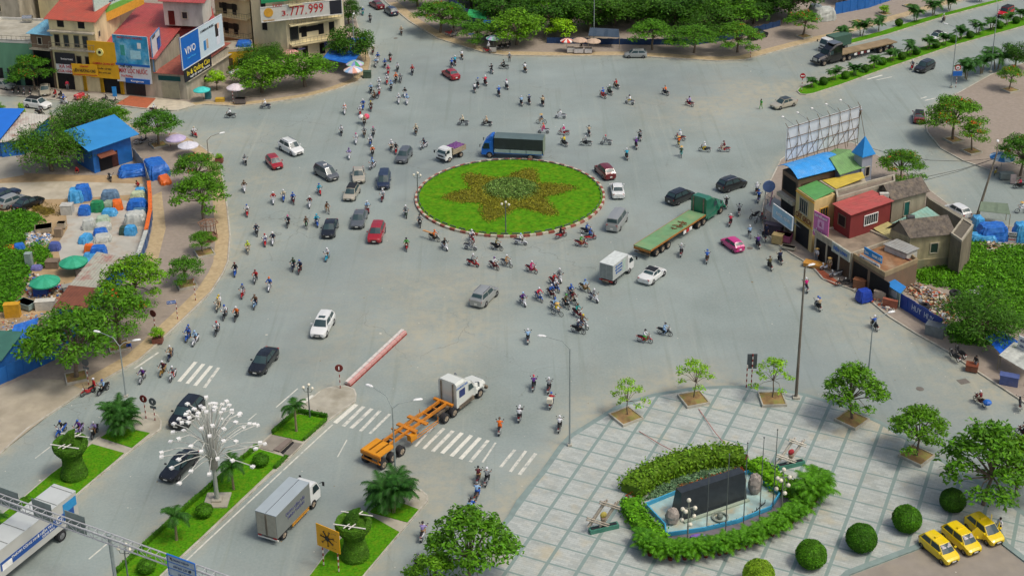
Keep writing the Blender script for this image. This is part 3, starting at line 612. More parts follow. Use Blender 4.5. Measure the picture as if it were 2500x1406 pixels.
palm('coco', -6, 1330, 'dark palm crown at the left edge by the truck', .9, 3)
for i, (x, y, s) in enumerate([(2057,105,1.25),(2103,90,1.25),(2145,79,1.1),(2234,54,1.2),(2278,40,1.3),(2317,28,1.3),(2393,6,1.0)]):
 palm('slim', x, y, 'small palm in the thin far median, number %s counted from its western tip' % ['one', 'two', 'three', 'four', 'five', 'six', 'seven'][i], s, i*1.3, 'palms in the thin far median', .2)
EM = [(1981,216,.85,'short palm at the western tip of the east median, behind the no entry sign'),(2036,199,1.15,'palm between the first two clipped balls of the east median'),(2086,186,1.0,'small palm between the second and third clipped balls of the east median'),(2133,170,1.25,'bushy palm left of the fourth clipped ball in the east median'),(2178,152,1.1,'palm in the east median right above the red motorbike'),(2222,138,1.3,'dense palm left of the ball behind the dark sport utility car'),(2266,122,1.15,'palm partly covering the bonnet of the white sedan'),(2305,112,1.1,'palm covering the rear of the white sedan'),(2346,98,1.2,'palm right of the white sedan in the east median'),(2386,86,1.3,'wide palm in the east median below the far lamp'),(2420,76,1.2,'palm beside the slim lamp post in the east median'),(2458,64,1.2,'palm just below the red jeep'),(2492,50,1.1,'palm at the right border of the east median')]
for i, (x, y, s, lb) in enumerate(EM): palm('slim' if i % 2 else 'young', x, y, lb, s*(.8 if i % 2 else 1.05), i*1.9, 'palms along the east median')
for i, (x, y, s, lb) in enumerate([(2358,196,1.5,'palm on the east pavement left of the no trucks sign'),(2396,182,1.4,'slender palm on the east pavement by the lamp post'),(2432,172,1.5,'palm group with thin stems on the east pavement')]): palm('slim', x, y, lb, s, i*2.1, 'palms on the east pavement', .14)
# --- clipped balls and hedges
def fuzz_ball(n=2600, seed=5, size=.05):
 rg = np.random.default_rng(seed); d = rg.normal(size=(n, 3)); d /= np.linalg.norm(d, axis=1)[:, None]; d[:, 2] = np.where(d[:, 2] < -.75, -d[:, 2], d[:, 2])
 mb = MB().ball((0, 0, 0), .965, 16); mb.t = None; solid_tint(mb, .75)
 rr = 1+.03*np.sin(d[:, 0]*7)*np.cos(d[:, 1]*6); mb2 = quads(d*rr[:, None]*rg.uniform(.96, 1.03, (n, 1)), d+rg.normal(size=(n, 3))*.55, rg.uniform(.6, 1.4, n)*size, .6, (.55, 1.5), rg, 0, mb)
 me = bpy.data.meshes.new('foliage'); me.from_pydata(mb2.v, [], mb2.f); me.materials.append(L_BUSH); at = me.color_attributes.new('tint', 'FLOAT_COLOR', 'POINT'); at.data.foreach_set('color', np.asarray(mb2.t, np.float32).ravel()); return me
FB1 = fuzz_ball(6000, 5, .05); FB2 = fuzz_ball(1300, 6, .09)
def ballbush(x, y, r, lb, me=FB1, group=None, leaf=None, z=.14, flat=.92):
 p = G(x, y); o = link('clipped_bush', me, None, (p.x, p.y, z+r*flat*.93)); o.scale = (r, r, r*flat); o.rotation_euler[2] = x; tag(o, lb, 'bush', group)
 if leaf: remat(o, 0, leaf)
 return o
gB = 'clipped ball bushes on the plaza'
ballbush(1978, 1382, 1.28, 'round clipped bush left of the driveway, third from the right', group=gB)
ballbush(2101, 1342, 1.3, 'round clipped bush in the middle of the row near the taxis', group=gB)
ballbush(2211, 1294, 1.25, 'bright round clipped bush closest to the yellow taxis', group=gB)
ballbush(2323, 1246, 1.12, 'dark shaded round bush under the big plaza tree', group=gB, leaf=L_DARK)
ballbush(1851, 1432, 1.3, 'bright yellow green round bush at the bottom edge', group=gB, leaf=leafmat('fresh_clipped_leaves', '7aa527'))
for x, y, lb in [(638,1138,'round clipped bush beside the open drain pit in the median'),(500,1262,'round clipped bush at the left of the fountain lamp base'),(360,1398,'round clipped bush below the twin globe lamp'),(66,1246,'low clipped bush behind the white and blue truck')]: ballbush(x, y, .78, lb, FB2, 'clipped bushes in the medians', L_BUSH, .2, .75)
for i, (x, y) in enumerate([(2010,210),(2064,195),(2112,179),(2154,161),(2202,148),(2237,136),(2285,120),(2328,106),(2368,96),(2441,72),(2480,60)]):
 ballbush(x, y, .72, ['first','second','third','fourth','fifth','sixth','seventh','eighth','ninth','tenth','eleventh'][i]+' clipped ball bush of the east median counted from the no entry sign', FB2, 'ball bushes in the east median', L_DARK if i % 2 == 0 else L_BUSH, .2, .95)
ballbush(2194, 66, .75, 'only clipped ball bush in the thin far median', FB2, None, L_DARK, .2)
def hedge(pts, w, h, label, leaf=L_BUSH, size=.09, dens=60, nm='hedge', z=.2, group=None, fluff=.04, cat='hedge'):
 b = MB(); p = [G(*q) for q in pts]; Cs, Ns = [], []; rg = np.random.default_rng(int(pts[0][0]))
 for i in range(len(p)-1):
  a, c = p[i], p[i+1]; d = c-a; L = d.length; d.normalize(); s = Vector((-d.y, d.x, 0)); b.rod((a.x, a.y, z+h/2), (c.x, c.y, z+h/2), w*.9, h*.94)
  n = int(L*dens*(w+2*h)); t = rg.uniform(0, 1, n); u = rg.uniform(-h-w/2, h+w/2, n)
  for k in range(n):
   q = a.lerp(c, t[k]); o_ = max(-w/2, min(w/2, u[k])); zz = h-(abs(u[k])-w/2 if abs(u[k]) > w/2 else 0); nn = Vector((0, 0, 1)) if abs(u[k]) <= w/2 else s*math.copysign(1, u[k])
   Cs.append((q.x+s.x*o_, q.y+s.y*o_, z+max(.03, zz))); Ns.append(nn+Vector((0, 0, .3)))
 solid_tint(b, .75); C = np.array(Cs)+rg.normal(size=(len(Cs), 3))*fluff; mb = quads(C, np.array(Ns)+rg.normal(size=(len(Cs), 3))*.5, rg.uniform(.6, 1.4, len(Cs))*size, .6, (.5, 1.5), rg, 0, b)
 o = mb.build(nm, leaf); tag(o, label, cat, group); return o
hedge([(666,1062),(729,1008)], .32, .4, 'low clipped hedge on the road side of the northern median lawn')
hedge([(730,1010),(799,1024)], .32, .42, 'short low hedge across the tip of the northern median lawn')
hedge([(797,1030),(742,1079)], .25, .25, 'thin low hedge along the truck lane side of the northern median lawn')
hedge([(628,1096),(596,1124)], .3, .4, 'short hedge piece beside the concrete drain slabs')
hedge([(594,1124),(457,1243),(366,1326),(286,1402)], .3, .4, 'long low hedge along the left edge of the centre median')
hedge([(700,1120),(672,1148)], .3, .3, 'tiny hedge piece right of the open drain pit')
# topiary vases
def vase(x, y, s, rz, label):
 p = G(x, y); r = thing('topiary', label, 'topiary', (p.x, p.y, .2), rz, None); r.scale = (s*1.36, s*1.36, s); rg = np.random.default_rng(int(x))
 prof = [(1.02, 0), (1.05, .4), (.92, 1.0), (.76, 1.9), (.78, 2.5), (1.0, 3.0), (1.3, 3.55), (1.36, 4.0), (1.3, 4.35), (1.0, 4.25), (.9, 3.9), (.01, 3.7)]
 b = MB().lathe(prof, 28); solid_tint(b, .8); C, N = [], []
 for k in range(9000):
  i = rg.choice(11, p=np.array([.06, .1, .14, .1, .08, .1, .1, .08, .08, .06, .1])); (r0, z0), (r1, z1) = prof[i], prof[i+1]; t = rg.uniform(); rr, z = r0+(r1-r0)*t, z0+(z1-z0)*t; a = rg.uniform(0, 2*PI); nr, nz_ = z1-z0, r0-r1; l_ = math.hypot(nr, nz_)
  if i >= 9: nr, nz_ = (-abs(nr), .6*l_)
  C.append((rr*math.cos(a), rr*math.sin(a), z)); N.append((nr*math.cos(a), nr*math.sin(a), nz_+.1))
 quads(np.array(C), np.array(N)+rg.normal(size=(9000, 3))*.4, rg.uniform(.6, 1.4, 9000)*.06, .6, (.55, 1.5), rg, 0, b); b.build('body', L_TOP, r)
 sw = [(-.35, 0, 3.75, .5), (-.15, 0, 4.4, .52), (.0, .0, 5.0, .42), (.2, 0, 5.5, .28), (.46, 0, 5.85, .12), (.6, 0, 6.0, .04)]
 b = MB().tube([q[:3] for q in sw], [q[3] for q in sw], 12); solid_tint(b, .8); C, N = [], []
 for k in range(2500):
  i = rg.integers(0, 5); t = rg.uniform(); q = [sw[i][j]+(sw[i+1][j]-sw[i][j])*t for j in range(4)]; a = rg.uniform(0, 6.3); C.append((q[0]+q[3]*math.cos(a), q[3]*math.sin(a), q[2])); N.append((math.cos(a), math.sin(a), .2))
 quads(np.array(C), np.array(N)+rg.normal(size=(2500, 3))*.4, rg.uniform(.6, 1.4, 2500)*.06, .6, (.5, 1.4), rg, 0, b); b.build('curl', L_TOP, r)
 for sy, n in ((-.75, 2), (.8, 2)):
  b = MB(); b.rod((-1.25, sy, 4.4), (1.25, sy, 4.4), .08);
  for q in (-.15, .25): b.rod((q-.2, sy-.35, 4.44), (q+.1, sy+.35, 4.44), .07)
  b.build('rod', M('white_painted_metal', 'd8d6cc', .5), r)
vase(183, 1165, .86, -.25, 'tall vase shaped topiary on the west median lawn')
vase(868, 1362, .84, -.25, 'vase shaped topiary with a curl on the south median lawn')
# --- weeds and ground cover
def carpet(name, poly, n, hf, size, leaf, seed=1, tintr=(.45, 1.5), base=True, z=.14, upn=.9, cell=.8):
 pp = P2(poly); rg = np.random.default_rng(seed); A = np.array(pp); mn, mx = A.min(0), A.max(0); out = []
 while sum(map(len, out)) < n:
  q = rg.uniform(mn, mx, (n, 2)); out.append(q[inside(q, pp)])
 Q = np.vstack(out)[:n]; ed = np.clip(poly_d(Q, pp)/1.2, 0, 1)
 def H(P, e): return np.array([hf(*p) for p in P])*e
 hz = H(Q, ed); b = MB()
 if base:
  gx = np.arange(mn[0]-cell, mx[0]+cell, cell); gy = np.arange(mn[1]-cell, mx[1]+cell, cell); X, Y = np.meshgrid(gx, gy); PP = np.stack([X.ravel(), Y.ravel()], 1); ins = inside(PP, pp); e2 = np.clip(poly_d(PP, pp)/1.2, 0, 1)*ins; hh = H(PP, e2)-.12
  b.v = np.column_stack([PP, z+hh*.92]).tolist(); k = len(gx);
  for j in range(len(gy)-1):
   for i in range(k-1):
    ids = (j*k+i, j*k+i+1, (j+1)*k+i+1, (j+1)*k+i)
    if all(ins[t] for t in ids): b.f.append(ids); b.m.append(0)
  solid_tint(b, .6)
 C = np.column_stack([Q, z+hz+rg.uniform(-.1, .12, n)]); N = rg.normal(size=(n, 3))*.6; N[:, 2] += upn
 quads(C, N, rg.uniform(.6, 1.5, n)*size, .5, tintr, rg, 0, b); o = b.build(name, leaf); o['kind'] = 'stuff'; return o
def hn(a, b_, s=.25, seed=0): return lambda x, y: max(.05, a+b_*noise.noise(Vector((x*s, y*s, seed)))+b_*.5*noise.noise(Vector((x*s*3, y*s*3, seed+4))))
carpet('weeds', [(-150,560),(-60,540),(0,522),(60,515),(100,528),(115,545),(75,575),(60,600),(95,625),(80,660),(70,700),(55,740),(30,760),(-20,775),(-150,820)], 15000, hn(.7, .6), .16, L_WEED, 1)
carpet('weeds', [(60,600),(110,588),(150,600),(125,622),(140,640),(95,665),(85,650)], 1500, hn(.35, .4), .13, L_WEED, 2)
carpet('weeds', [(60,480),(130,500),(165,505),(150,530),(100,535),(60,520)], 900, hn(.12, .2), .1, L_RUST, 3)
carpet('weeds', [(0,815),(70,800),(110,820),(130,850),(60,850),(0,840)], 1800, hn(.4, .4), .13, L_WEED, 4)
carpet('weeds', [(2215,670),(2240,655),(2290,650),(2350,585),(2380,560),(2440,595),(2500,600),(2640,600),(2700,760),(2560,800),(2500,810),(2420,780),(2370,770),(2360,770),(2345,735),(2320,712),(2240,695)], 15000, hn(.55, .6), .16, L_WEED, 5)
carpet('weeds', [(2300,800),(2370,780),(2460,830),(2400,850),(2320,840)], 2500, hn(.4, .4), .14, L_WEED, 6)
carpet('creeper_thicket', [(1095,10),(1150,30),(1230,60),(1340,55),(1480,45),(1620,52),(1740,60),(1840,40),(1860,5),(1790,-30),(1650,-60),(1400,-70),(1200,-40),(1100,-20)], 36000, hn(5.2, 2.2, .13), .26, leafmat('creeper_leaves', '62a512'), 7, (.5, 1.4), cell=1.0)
# low beds along kerbs, roundabout flower star
ST = [(1071.7,488),(1085,478),(1110,470),(1141,463),(1130,450),(1123,437),(1128,428),(1145,425),(1175,428),(1200,435),(1225,437),(1245,427),(1270,417),(1295,412.5),(1312,417),(1319,430),(1319,448),(1345,450),(1375,452),(1400,456),(1418,462),(1400,470),(1370,480),(1339,487),(1355,505),(1366,522),(1367,534),(1345,533),(1310,525),(1269,514.5),(1240,530),(1215,543),(1193.5,550),(1175,538),(1167,520),(1168,503),(1130,502),(1095,497)]
o = carpet('flower_bed', ST, 11000, lambda x, y: .28, .11, leafmat('bronze_bedding_leaves', '878c2a'), 8, (.5, 1.35), True, .2, .6, .4); del o['kind']; tag(o, 'star shaped bed of bronze and green plants in the middle of the roundabout', 'flower bed')
o = carpet('flower_bed', [(1248+74*math.cos(a), 468-29*math.sin(a)) for a in np.linspace(0, 2*PI, 25)[:-1]], 4500, lambda x, y: .5, .13, leafmat('grey_green_bedding_leaves', '7c9a4c'), 9, (.45, 1.7), True, .25, .5, .5); del o['kind']; tag(o, 'round bed of pale variegated plants at the centre of the star bed', 'flower bed')
# BUILDINGS
def wallm(nm, col, dirt='5f5a4c', amt=.6, var=.1): return M(nm, col, .85, var, .9, dirt=dirt, dirtamt=amt, streak=.35)
W_CREAM = wallm('cream_plaster', 'ddd0a2', amt=.35); W_GREY = wallm('stained_grey_plaster', 'aea794', '6a6658', .6, .2); W_WHITE = wallm('white_plaster', 'c9c8bf', '7c7a6c', .5)
W_GREEN = wallm('green_paint', '5f8f73', '46705a', .4); W_BLUE = M('blue_sheet', '1f66b0', .5, .12, 1, dirt='17497c', dirtamt=.5); W_YEL = wallm('yellow_paint', 'd0a520', '8b7222', .5)
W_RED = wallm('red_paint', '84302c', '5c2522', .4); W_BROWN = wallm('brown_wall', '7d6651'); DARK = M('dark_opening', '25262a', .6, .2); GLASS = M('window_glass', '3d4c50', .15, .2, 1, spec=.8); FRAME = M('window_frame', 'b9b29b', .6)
SHUT = M('roller_shutter', 'd0ccb0', .5, .08, 2, dirt='8c8a78', dirtamt=.3); SHUTD = M('dark_shutter', '3c3e42', .5, .1)
R_RED = roofmat('red_sheet_roof', 'a84a46', .5); R_BLUE = roofmat('blue_sheet_roof', '3d8cc4', .5, '5f8fa8', .3); R_GREEN = roofmat('green_sheet_roof', '5a9a55', .5, '4a7c48', .4); R_YEL = roofmat('yellow_sheet_roof', 'cdb445', .5, 'a08e3c', .4)
R_GREY = roofmat('grey_sheet_roof', '9b9d98', .4); R_RUST = roofmat('rusty_sheet_roof', '7d4a34', .4, '5c3526', .6); R_LB = roofmat('pale_blue_sheet_roof', '6ea8c0', .5); R_TILE = M('old_tile_roof', '5f5850', .9, .35, 3, dirt='8c7f6a', dirtamt=.6, bump=.5)
TARPB = M('blue_tarpaulin', '1f62b8', .45, .25, 2.5, dirt='4a8bd0', dirtamt=.5); TARPC = M('light_blue_tarpaulin', '3f96cc', .45, .25, 2.5, dirt='78b8dc', dirtamt=.5); TARPO = M('orange_tarpaulin', 'dd6a20', .5, .15, 2); TARPW = M('pale_sheeting', 'b8bcb4', .5, .2, 2, dirt='8d938a', dirtamt=.5); TARPG = M('green_tarpaulin', '1d7c4a', .5, .2, 2)
def text(parent, s, p0, ux, uz, h, m, nm='lettering', shear=0, ext=.012, font_w=None, bold=0):
 """writing on a sign: p0 centre, ux along the line, uz up, h letter height"""
 cu = bpy.data.curves.new(nm, 'FONT'); cu.body = s; cu.size = h; cu.align_x = 'CENTER'; cu.align_y = 'CENTER'; cu.extrude = ext; cu.shear = shear; cu.offset = bold; cu.resolution_u = 2
 t = bpy.data.objects.new(nm, cu); COL.objects.link(t); dg = bpy.context.evaluated_depsgraph_get(); me = bpy.data.meshes.new_from_object(t.evaluated_get(dg)); bpy.data.objects.remove(t)
 if len(me.vertices) == 0: return None
 me.materials.clear(); me.materials.append(m); xs_ = [v.co.x for v in me.vertices]; wd = max(xs_)-min(xs_); k = 1 if not font_w else font_w/wd
 ux = Vector(ux).normalized(); uz = Vector(uz).normalized(); nn = ux.cross(uz)
 for v in me.vertices: v.co = Vector(p0)+ux*v.co.x*k+uz*v.co.y+nn*(v.co.z+.02)
 return link(nm, me, parent)
def sign(label, a, b_, z0, z1, m, th=.12, lines=(), frame=None, cat='sign', nm='sign', back=None, z1b=None, z0b=None):
 """board from ground point a to b (world xy, left to right as read) between heights; lines = (text, u, v, height, material[, width])"""
 a, b_ = Vector(a[:2]+(0,)) if isinstance(a, tuple) else Vector((a.x, a.y, 0)), Vector(b_[:2]+(0,)) if isinstance(b_, tuple) else Vector((b_.x, b_.y, 0))
 ux = (b_-a); L = ux.length; ux.normalize(); nn = Vector((ux.y, -ux.x, 0)); z1b = z1 if z1b is None else z1b; z0b = z0 if z0b is None else z0b
 r = thing(nm, label, cat, (a.x, a.y, 0)); O = Vector((0, 0, 0))
 f = [O+Vector((0, 0, z0)), ux*L+Vector((0, 0, z0b)), ux*L+Vector((0, 0, z1b)), O+Vector((0, 0, z1))]; bk = [p-nn*th for p in f]
 MB().add(f+bk, [(0, 1, 2, 3), (7, 6, 5, 4), (1, 0, 4, 5), (2, 1, 5, 6), (3, 2, 6, 7), (0, 3, 7, 4)]).build('board', m, r)
 if frame:
  b = MB()
  for i in range(4): b.rod(f[i]+nn*.01, f[(i+1) % 4]+nn*.01, .12, .12)
  b.build('frame', frame, r)
 for ln in lines:
  s, u, v, h, mm = ln[:5]; lo = f[0].lerp(f[1], u); hi = f[3].lerp(f[2], u); p = lo.lerp(hi, v)+nn*.012
  if s.startswith('#'):      # coloured panel: #w,h
   w_, h_ = [float(q) for q in s[1:].split(',')]; du = w_/2; up = (f[1]-f[0]).normalized()
   pts = [f[0].lerp(f[1], u+i*du).lerp(f[3].lerp(f[2], u+i*du), v+j*h_/2)+nn*h for i, j in ((-1, -1), (1, -1), (1, 1), (-1, 1))]
   MB().add(pts+[q-nn*(h+.005) for q in pts], [(0, 1, 2, 3), (1, 0, 4, 5), (2, 1, 5, 6), (3, 2, 6, 7), (0, 3, 7, 4)]).build('panel', mm, r)
  else: text(r, s, p+nn*.03, f[1]-f[0], (0, 0, 1), h, mm, font_w=(ln[5] if len(ln) > 5 else None), bold=.008)
 return r
INK = M('black_lettering', '1c1c20', .6); WHT = M('white_lettering', 'e8e8e4', .6); REDL = M('red_lettering', 'b4282a', .6); YELL = M('yellow_lettering', 'e8d23a', .6); NAVY = M('navy_lettering', '223a70', .6)
class House:
 """upright-walled building on a footprint given in world xy; faces are numbered along the footprint"""
 def __init__(s, label, fp, h, wall, cat='building', nm='building', z=.12, group=None):
  s.fp = [Vector((p[0], p[1], 0)) for p in fp]; c = s.fp[0]; s.o = c.copy(); s.r = thing(nm, label, cat, (c.x, c.y, z), 0, group); s.z = z
  if sum(s.fp[i].x*s.fp[(i+1) % len(s.fp)].y-s.fp[(i+1) % len(s.fp)].x*s.fp[i].y for i in range(len(s.fp))) < 0: s.cw = True
  else: s.cw = False
  s.l = [p-c for p in s.fp]; s.h = h
  MB().prism([tuple(p[:2]) for p in s.l], 0, h).build('wall', wall, s.r)
 def fr(s, i):
  n = len(s.l); a, b_ = s.l[i], s.l[(i+1) % n]; u = (b_-a); L = u.length; u.normalize(); nn = Vector((u.y, -u.x, 0)) if not s.cw else Vector((-u.y, u.x, 0)); return a, u, nn, L
 def rect(s, i, u0, u1, z0, z1, m, nm='window', d=.05, parent=None, inset=False):
  a, u, nn, L = s.fr(i); p = [a+u*u0+Vector((0, 0, z0)), a+u*u1+Vector((0, 0, z0)), a+u*u1+Vector((0, 0, z1)), a+u*u0+Vector((0, 0, z1))]
  f = [q+nn*d for q in p]; k = [q-nn*.05 for q in p]
  return MB().add(f+k, [(0, 1, 2, 3), (3, 2, 1, 0), (1, 0, 4, 5), (2, 1, 5, 6), (3, 2, 6, 7), (0, 3, 7, 4)]).build(nm, m, parent or s.r)
 def window(s, i, uc, zc, w, h, glass=None, frame=None, bars=0, nm='window'):
  o = s.rect(i, uc-w/2, uc+w/2, zc-h/2, zc+h/2, glass or GLASS, nm, .03)
  a, u, nn, L = s.fr(i); b = MB(); c = a+u*uc+Vector((0, 0, zc))+nn*.06
  for sg in (-1, 1): b.rod(c+u*sg*w/2-Vector((0, 0, h/2+.05)), c+u*sg*w/2+Vector((0, 0, h/2+.05)), .1, .1); b.rod(c-u*w/2+Vector((0, 0, sg*h/2)), c+u*w/2+Vector((0, 0, sg*h/2)), .09, .09)
  for k in range(bars): x = -w/2+w*(k+1)/(bars+1); b.rod(c+u*x-Vector((0, 0, h/2)), c+u*x+Vector((0, 0, h/2)), .05, .05)
  b.build('frame', frame or FRAME, o); return o
 def ledge(s, i, z, d=.5, th=.15, m=None, nm='ledge', u0=0, u1=None, drop=0):
  a, u, nn, L = s.fr(i); u1 = L if u1 is None else u1; p = [a+u*u0, a+u*u1, a+u*u1+nn*d, a+u*u0+nn*d]
  v = [q+Vector((0, 0, z-th)) for q in p[:2]]+[q+Vector((0, 0, z-th-drop)) for q in p[2:]]+[q+Vector((0, 0, z)) for q in p[:2]]+[q+Vector((0, 0, z-drop)) for q in p[2:]]
  o = MB().add(v, [(0, 1, 2, 3), (7, 6, 5, 4), (0, 1, 5, 4), (1, 2, 6, 5), (2, 3, 7, 6), (3, 0, 4, 7)]).build(nm, m or W_GREY, s.r)
  return o
 def rail(s, i, z, d=.6, hh=.9, u0=0, u1=None, m=None, n=14):
  a, u, nn, L = s.fr(i); u1 = L if u1 is None else u1; b = MB(); q = [a+u*u0+nn*d, a+u*u1+nn*d]; Z = lambda t: Vector((0, 0, t))
  b.rod(q[0]+Z(z+hh), q[1]+Z(z+hh), .06); b.rod(q[0]+Z(z+.1), q[1]+Z(z+.1), .05)
  for k in range(n+1): c = q[0].lerp(q[1], k/n); b.rod(c+Z(z), c+Z(z+hh), .04)
  for e, g in ((u0, q[0]), (u1, q[1])): b.rod(a+u*e+Z(z+hh), g+Z(z+hh), .05)
  b.build('railing', m or M('railing_metal', '7d7868', .6), s.r)
 def flat(s, m=None, par=.35, th=.18, pm=None):
  n = len(s.l); MB().prism([tuple(p[:2]) for p in offset([tuple(q[:2]) for q in s.l], .1)], s.h+.004, s.h+.06).build('roof', m or m_conc, s.r)
  if par:
   o = offset([tuple(q[:2]) for q in s.l], th); b = MB(); L0 = [tuple(q[:2]) for q in offset([tuple(q[:2]) for q in s.l], -.03)]; z0, z1 = s.h-.1, s.h+par
   for i in range(n):
    j = (i+1) % n; b.add([L0[i]+(z0,), L0[j]+(z0,), L0[j]+(z1,), L0[i]+(z1,), o[j]+(z1,), o[i]+(z1,), o[j]+(z0,), o[i]+(z0,)], [(0, 1, 2, 3), (3, 2, 4, 5), (5, 4, 6, 7)])
   b.build('parapet', pm or W_GREY, s.r)
 def sheet(s, m, zs, over=.35, th=.06, nm='roof', pts=None):
  """sheet roof over the footprint with one height per corner"""
  L0 = offset([tuple(q[:2]) for q in (pts or s.l)], -over); b = MB().prism(L0, [z-th for z in zs], zs); o = b.build(nm, m, s.r); ruv(o); return o
 def gable(s, m, h, ax=0, over=.3, wallm_=None):
  """gable roof over a 4 corner footprint, ridge parallel to side ax"""
  l = s.l; a, b_, c, d = [l[(ax+k) % 4] for k in range(4)]; L0 = offset([tuple(q[:2]) for q in s.l], -over); A, B, C, D = [Vector(L0[(ax+k) % 4]+(s.h-.02,)) for k in range(4)]
  r0, r1 = (A+D)/2+Vector((0, 0, h)), (B+C)/2+Vector((0, 0, h)); t = Vector((0, 0, .08))
  bm_ = MB(); bm_.add([A, B, r1, r0, C, D]+[q+t for q in (A, B, r1, r0, C, D)], [(1, 0, 3, 2), (2, 3, 5, 4), (6, 7, 8, 9), (9, 8, 10, 11), (0, 1, 7, 6), (4, 5, 11, 10), (0, 6, 9, 3), (3, 9, 11, 5), (1, 2, 8, 7), (2, 4, 10, 8)])
  o = bm_.build('roof', m, s.r); ruv(o)
  z = Vector((0, 0, s.h)); q0, q1 = (a+d)/2+z+Vector((0, 0, h-.08)), (b_+c)/2+z+Vector((0, 0, h-.08))
  [MB().add([e+z, g+z, q], [(0, 1, 2), (2, 1, 0)]).build('gable_wall', wallm_ or W_GREY, s.r) for e, g, q in ((a, d, q0), (b_, c, q1))]
def ruv(o):
 u = o.data.uv_layers.new(name='UVMap'); e = (o.data.vertices[1].co-o.data.vertices[0].co); e.z = 0; e.normalize()
 for lp in o.data.loops: c = o.data.vertices[lp.vertex_index].co; u.data[lp.index].uv = (c.dot(e), c.dot(Vector((-e.y, e.x, 0))))
def fpx(a, b_, depth, dirpx=None):          # footprint from two front base pixels and a depth in metres
 p, q = G(*a), G(*b_); u = (q-p).normalized(); n = Vector((-u.y, u.x, 0))
 if dirpx: n = (G(*dirpx)-q); n.z = 0; n.normalize()
 return [tuple(p[:2]), tuple(q[:2]), tuple((q+n*depth)[:2]), tuple((p+n*depth)[:2])]
SY0 = M('yellow_pillar_paint', 'd0a41c', .7, .1, 2)
# ---- upper left row -------------------------------------------------------
h = House('green painted shop building with a flat terrace roof at the upper left', fpx((-70, 205), (92, 213), 12), 7.6, W_GREEN); h.flat(m_conc, .5, pm=W_WHITE)
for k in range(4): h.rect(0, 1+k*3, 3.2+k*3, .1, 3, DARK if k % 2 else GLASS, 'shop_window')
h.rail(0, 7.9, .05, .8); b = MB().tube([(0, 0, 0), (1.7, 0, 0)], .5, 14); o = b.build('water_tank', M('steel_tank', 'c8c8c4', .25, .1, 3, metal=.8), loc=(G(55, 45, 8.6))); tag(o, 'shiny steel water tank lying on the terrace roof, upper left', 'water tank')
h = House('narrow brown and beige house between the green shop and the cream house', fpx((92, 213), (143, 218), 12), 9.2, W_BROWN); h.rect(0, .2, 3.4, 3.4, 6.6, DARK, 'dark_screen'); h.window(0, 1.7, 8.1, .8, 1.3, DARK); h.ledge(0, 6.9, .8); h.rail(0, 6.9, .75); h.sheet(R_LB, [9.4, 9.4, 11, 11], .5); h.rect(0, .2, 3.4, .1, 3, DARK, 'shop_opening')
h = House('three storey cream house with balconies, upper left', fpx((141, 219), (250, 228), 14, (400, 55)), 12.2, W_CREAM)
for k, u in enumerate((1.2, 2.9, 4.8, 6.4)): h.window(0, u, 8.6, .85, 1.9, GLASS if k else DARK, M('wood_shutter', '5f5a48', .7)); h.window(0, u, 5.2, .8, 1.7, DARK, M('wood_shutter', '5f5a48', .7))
h.ledge(0, 7.4, .9, .2, W_GREY); h.rail(0, 7.4, .85, 1.0); h.ledge(0, 10.4, .8, .25, W_GREY)
for u in (2.2, 6.0): h.rect(0, u-.6, u+.6, 10.9, 12, DARK, 'attic_opening')
h.sheet(roofmat('orange_red_sheet_roof', 'b0503a', .5), [12.3, 12.3, 13.6, 13.6], .6); h.rect(0, .3, 3.4, .1, 3, DARK, 'shop_opening')
h.window(1, 2, 9.5, 1, 1, DARK)
h = House('long building with a big low red sheet roof, upper left', fpx((250, 228), (388, 241), 24, (505, 110)), 6.6, W_GREY); h.sheet(R_RED, [6.7, 6.8, 8.4, 8.4], .4)
for u0, u1, m in ((.4, 3.6, DARK), (4.6, 8.2, SHUTD)): h.rect(0, u0, u1, .1, 3.0, m, 'shop_opening')
for u0 in (-3.2, 0, 3.7): h.rect(0, u0, u0+.55, .1, 3.1, SY0, 'pillar', .3)
h = House('white rooftop room with a red door above the big red roof', fpx((403, 62), (487, 66), 7, (520, 20)), 4.2, W_WHITE, z=8.2, nm='rooftop_room'); h.r.location = G(403, 62, 8.3) - Vector((0, 0, 0)); h.rect(0, .8, 1.9, .1, 2.6, M('red_door', '7c2a26', .6), 'door'); h.window(0, 3.8, 1.9, 1, 1.2, GLASS); h.sheet(R_RED, [4.4, 4.4, 5.2, 5.2], .7)
h = House('grey roller shutter shop on the street corner', fpx((388, 241), (459, 246), 15, (548, 186)), 4.3, W_GREY); h.sheet(M('old_red_roof', '9a5546', .8, .25, 2, dirt='6d4a40', dirtamt=.6), [4.4, 4.4, 5.0, 5.0], .35)
h.rect(0, .8, 3.8, .1, 2.9, SHUT, 'roller_shutter'); h.rect(0, .3, 4.2, 3.1, 3.9, M('teal_sign', '1f6a6a', .6), 'sign_panel'); h.window(1, 6, 1.6, 1.0, 1.3, DARK); h.ledge(1, 3.2, .5, .12)
h = House('taller back part with red parapet behind the corner shop', fpx((440, 175), (535, 165), 8), 7.2, wallm('red_rendered_wall', '9a4640', '6d3a34')); h.sheet(R_RED, [7.3, 7.3, 8.6, 8.6], .3)
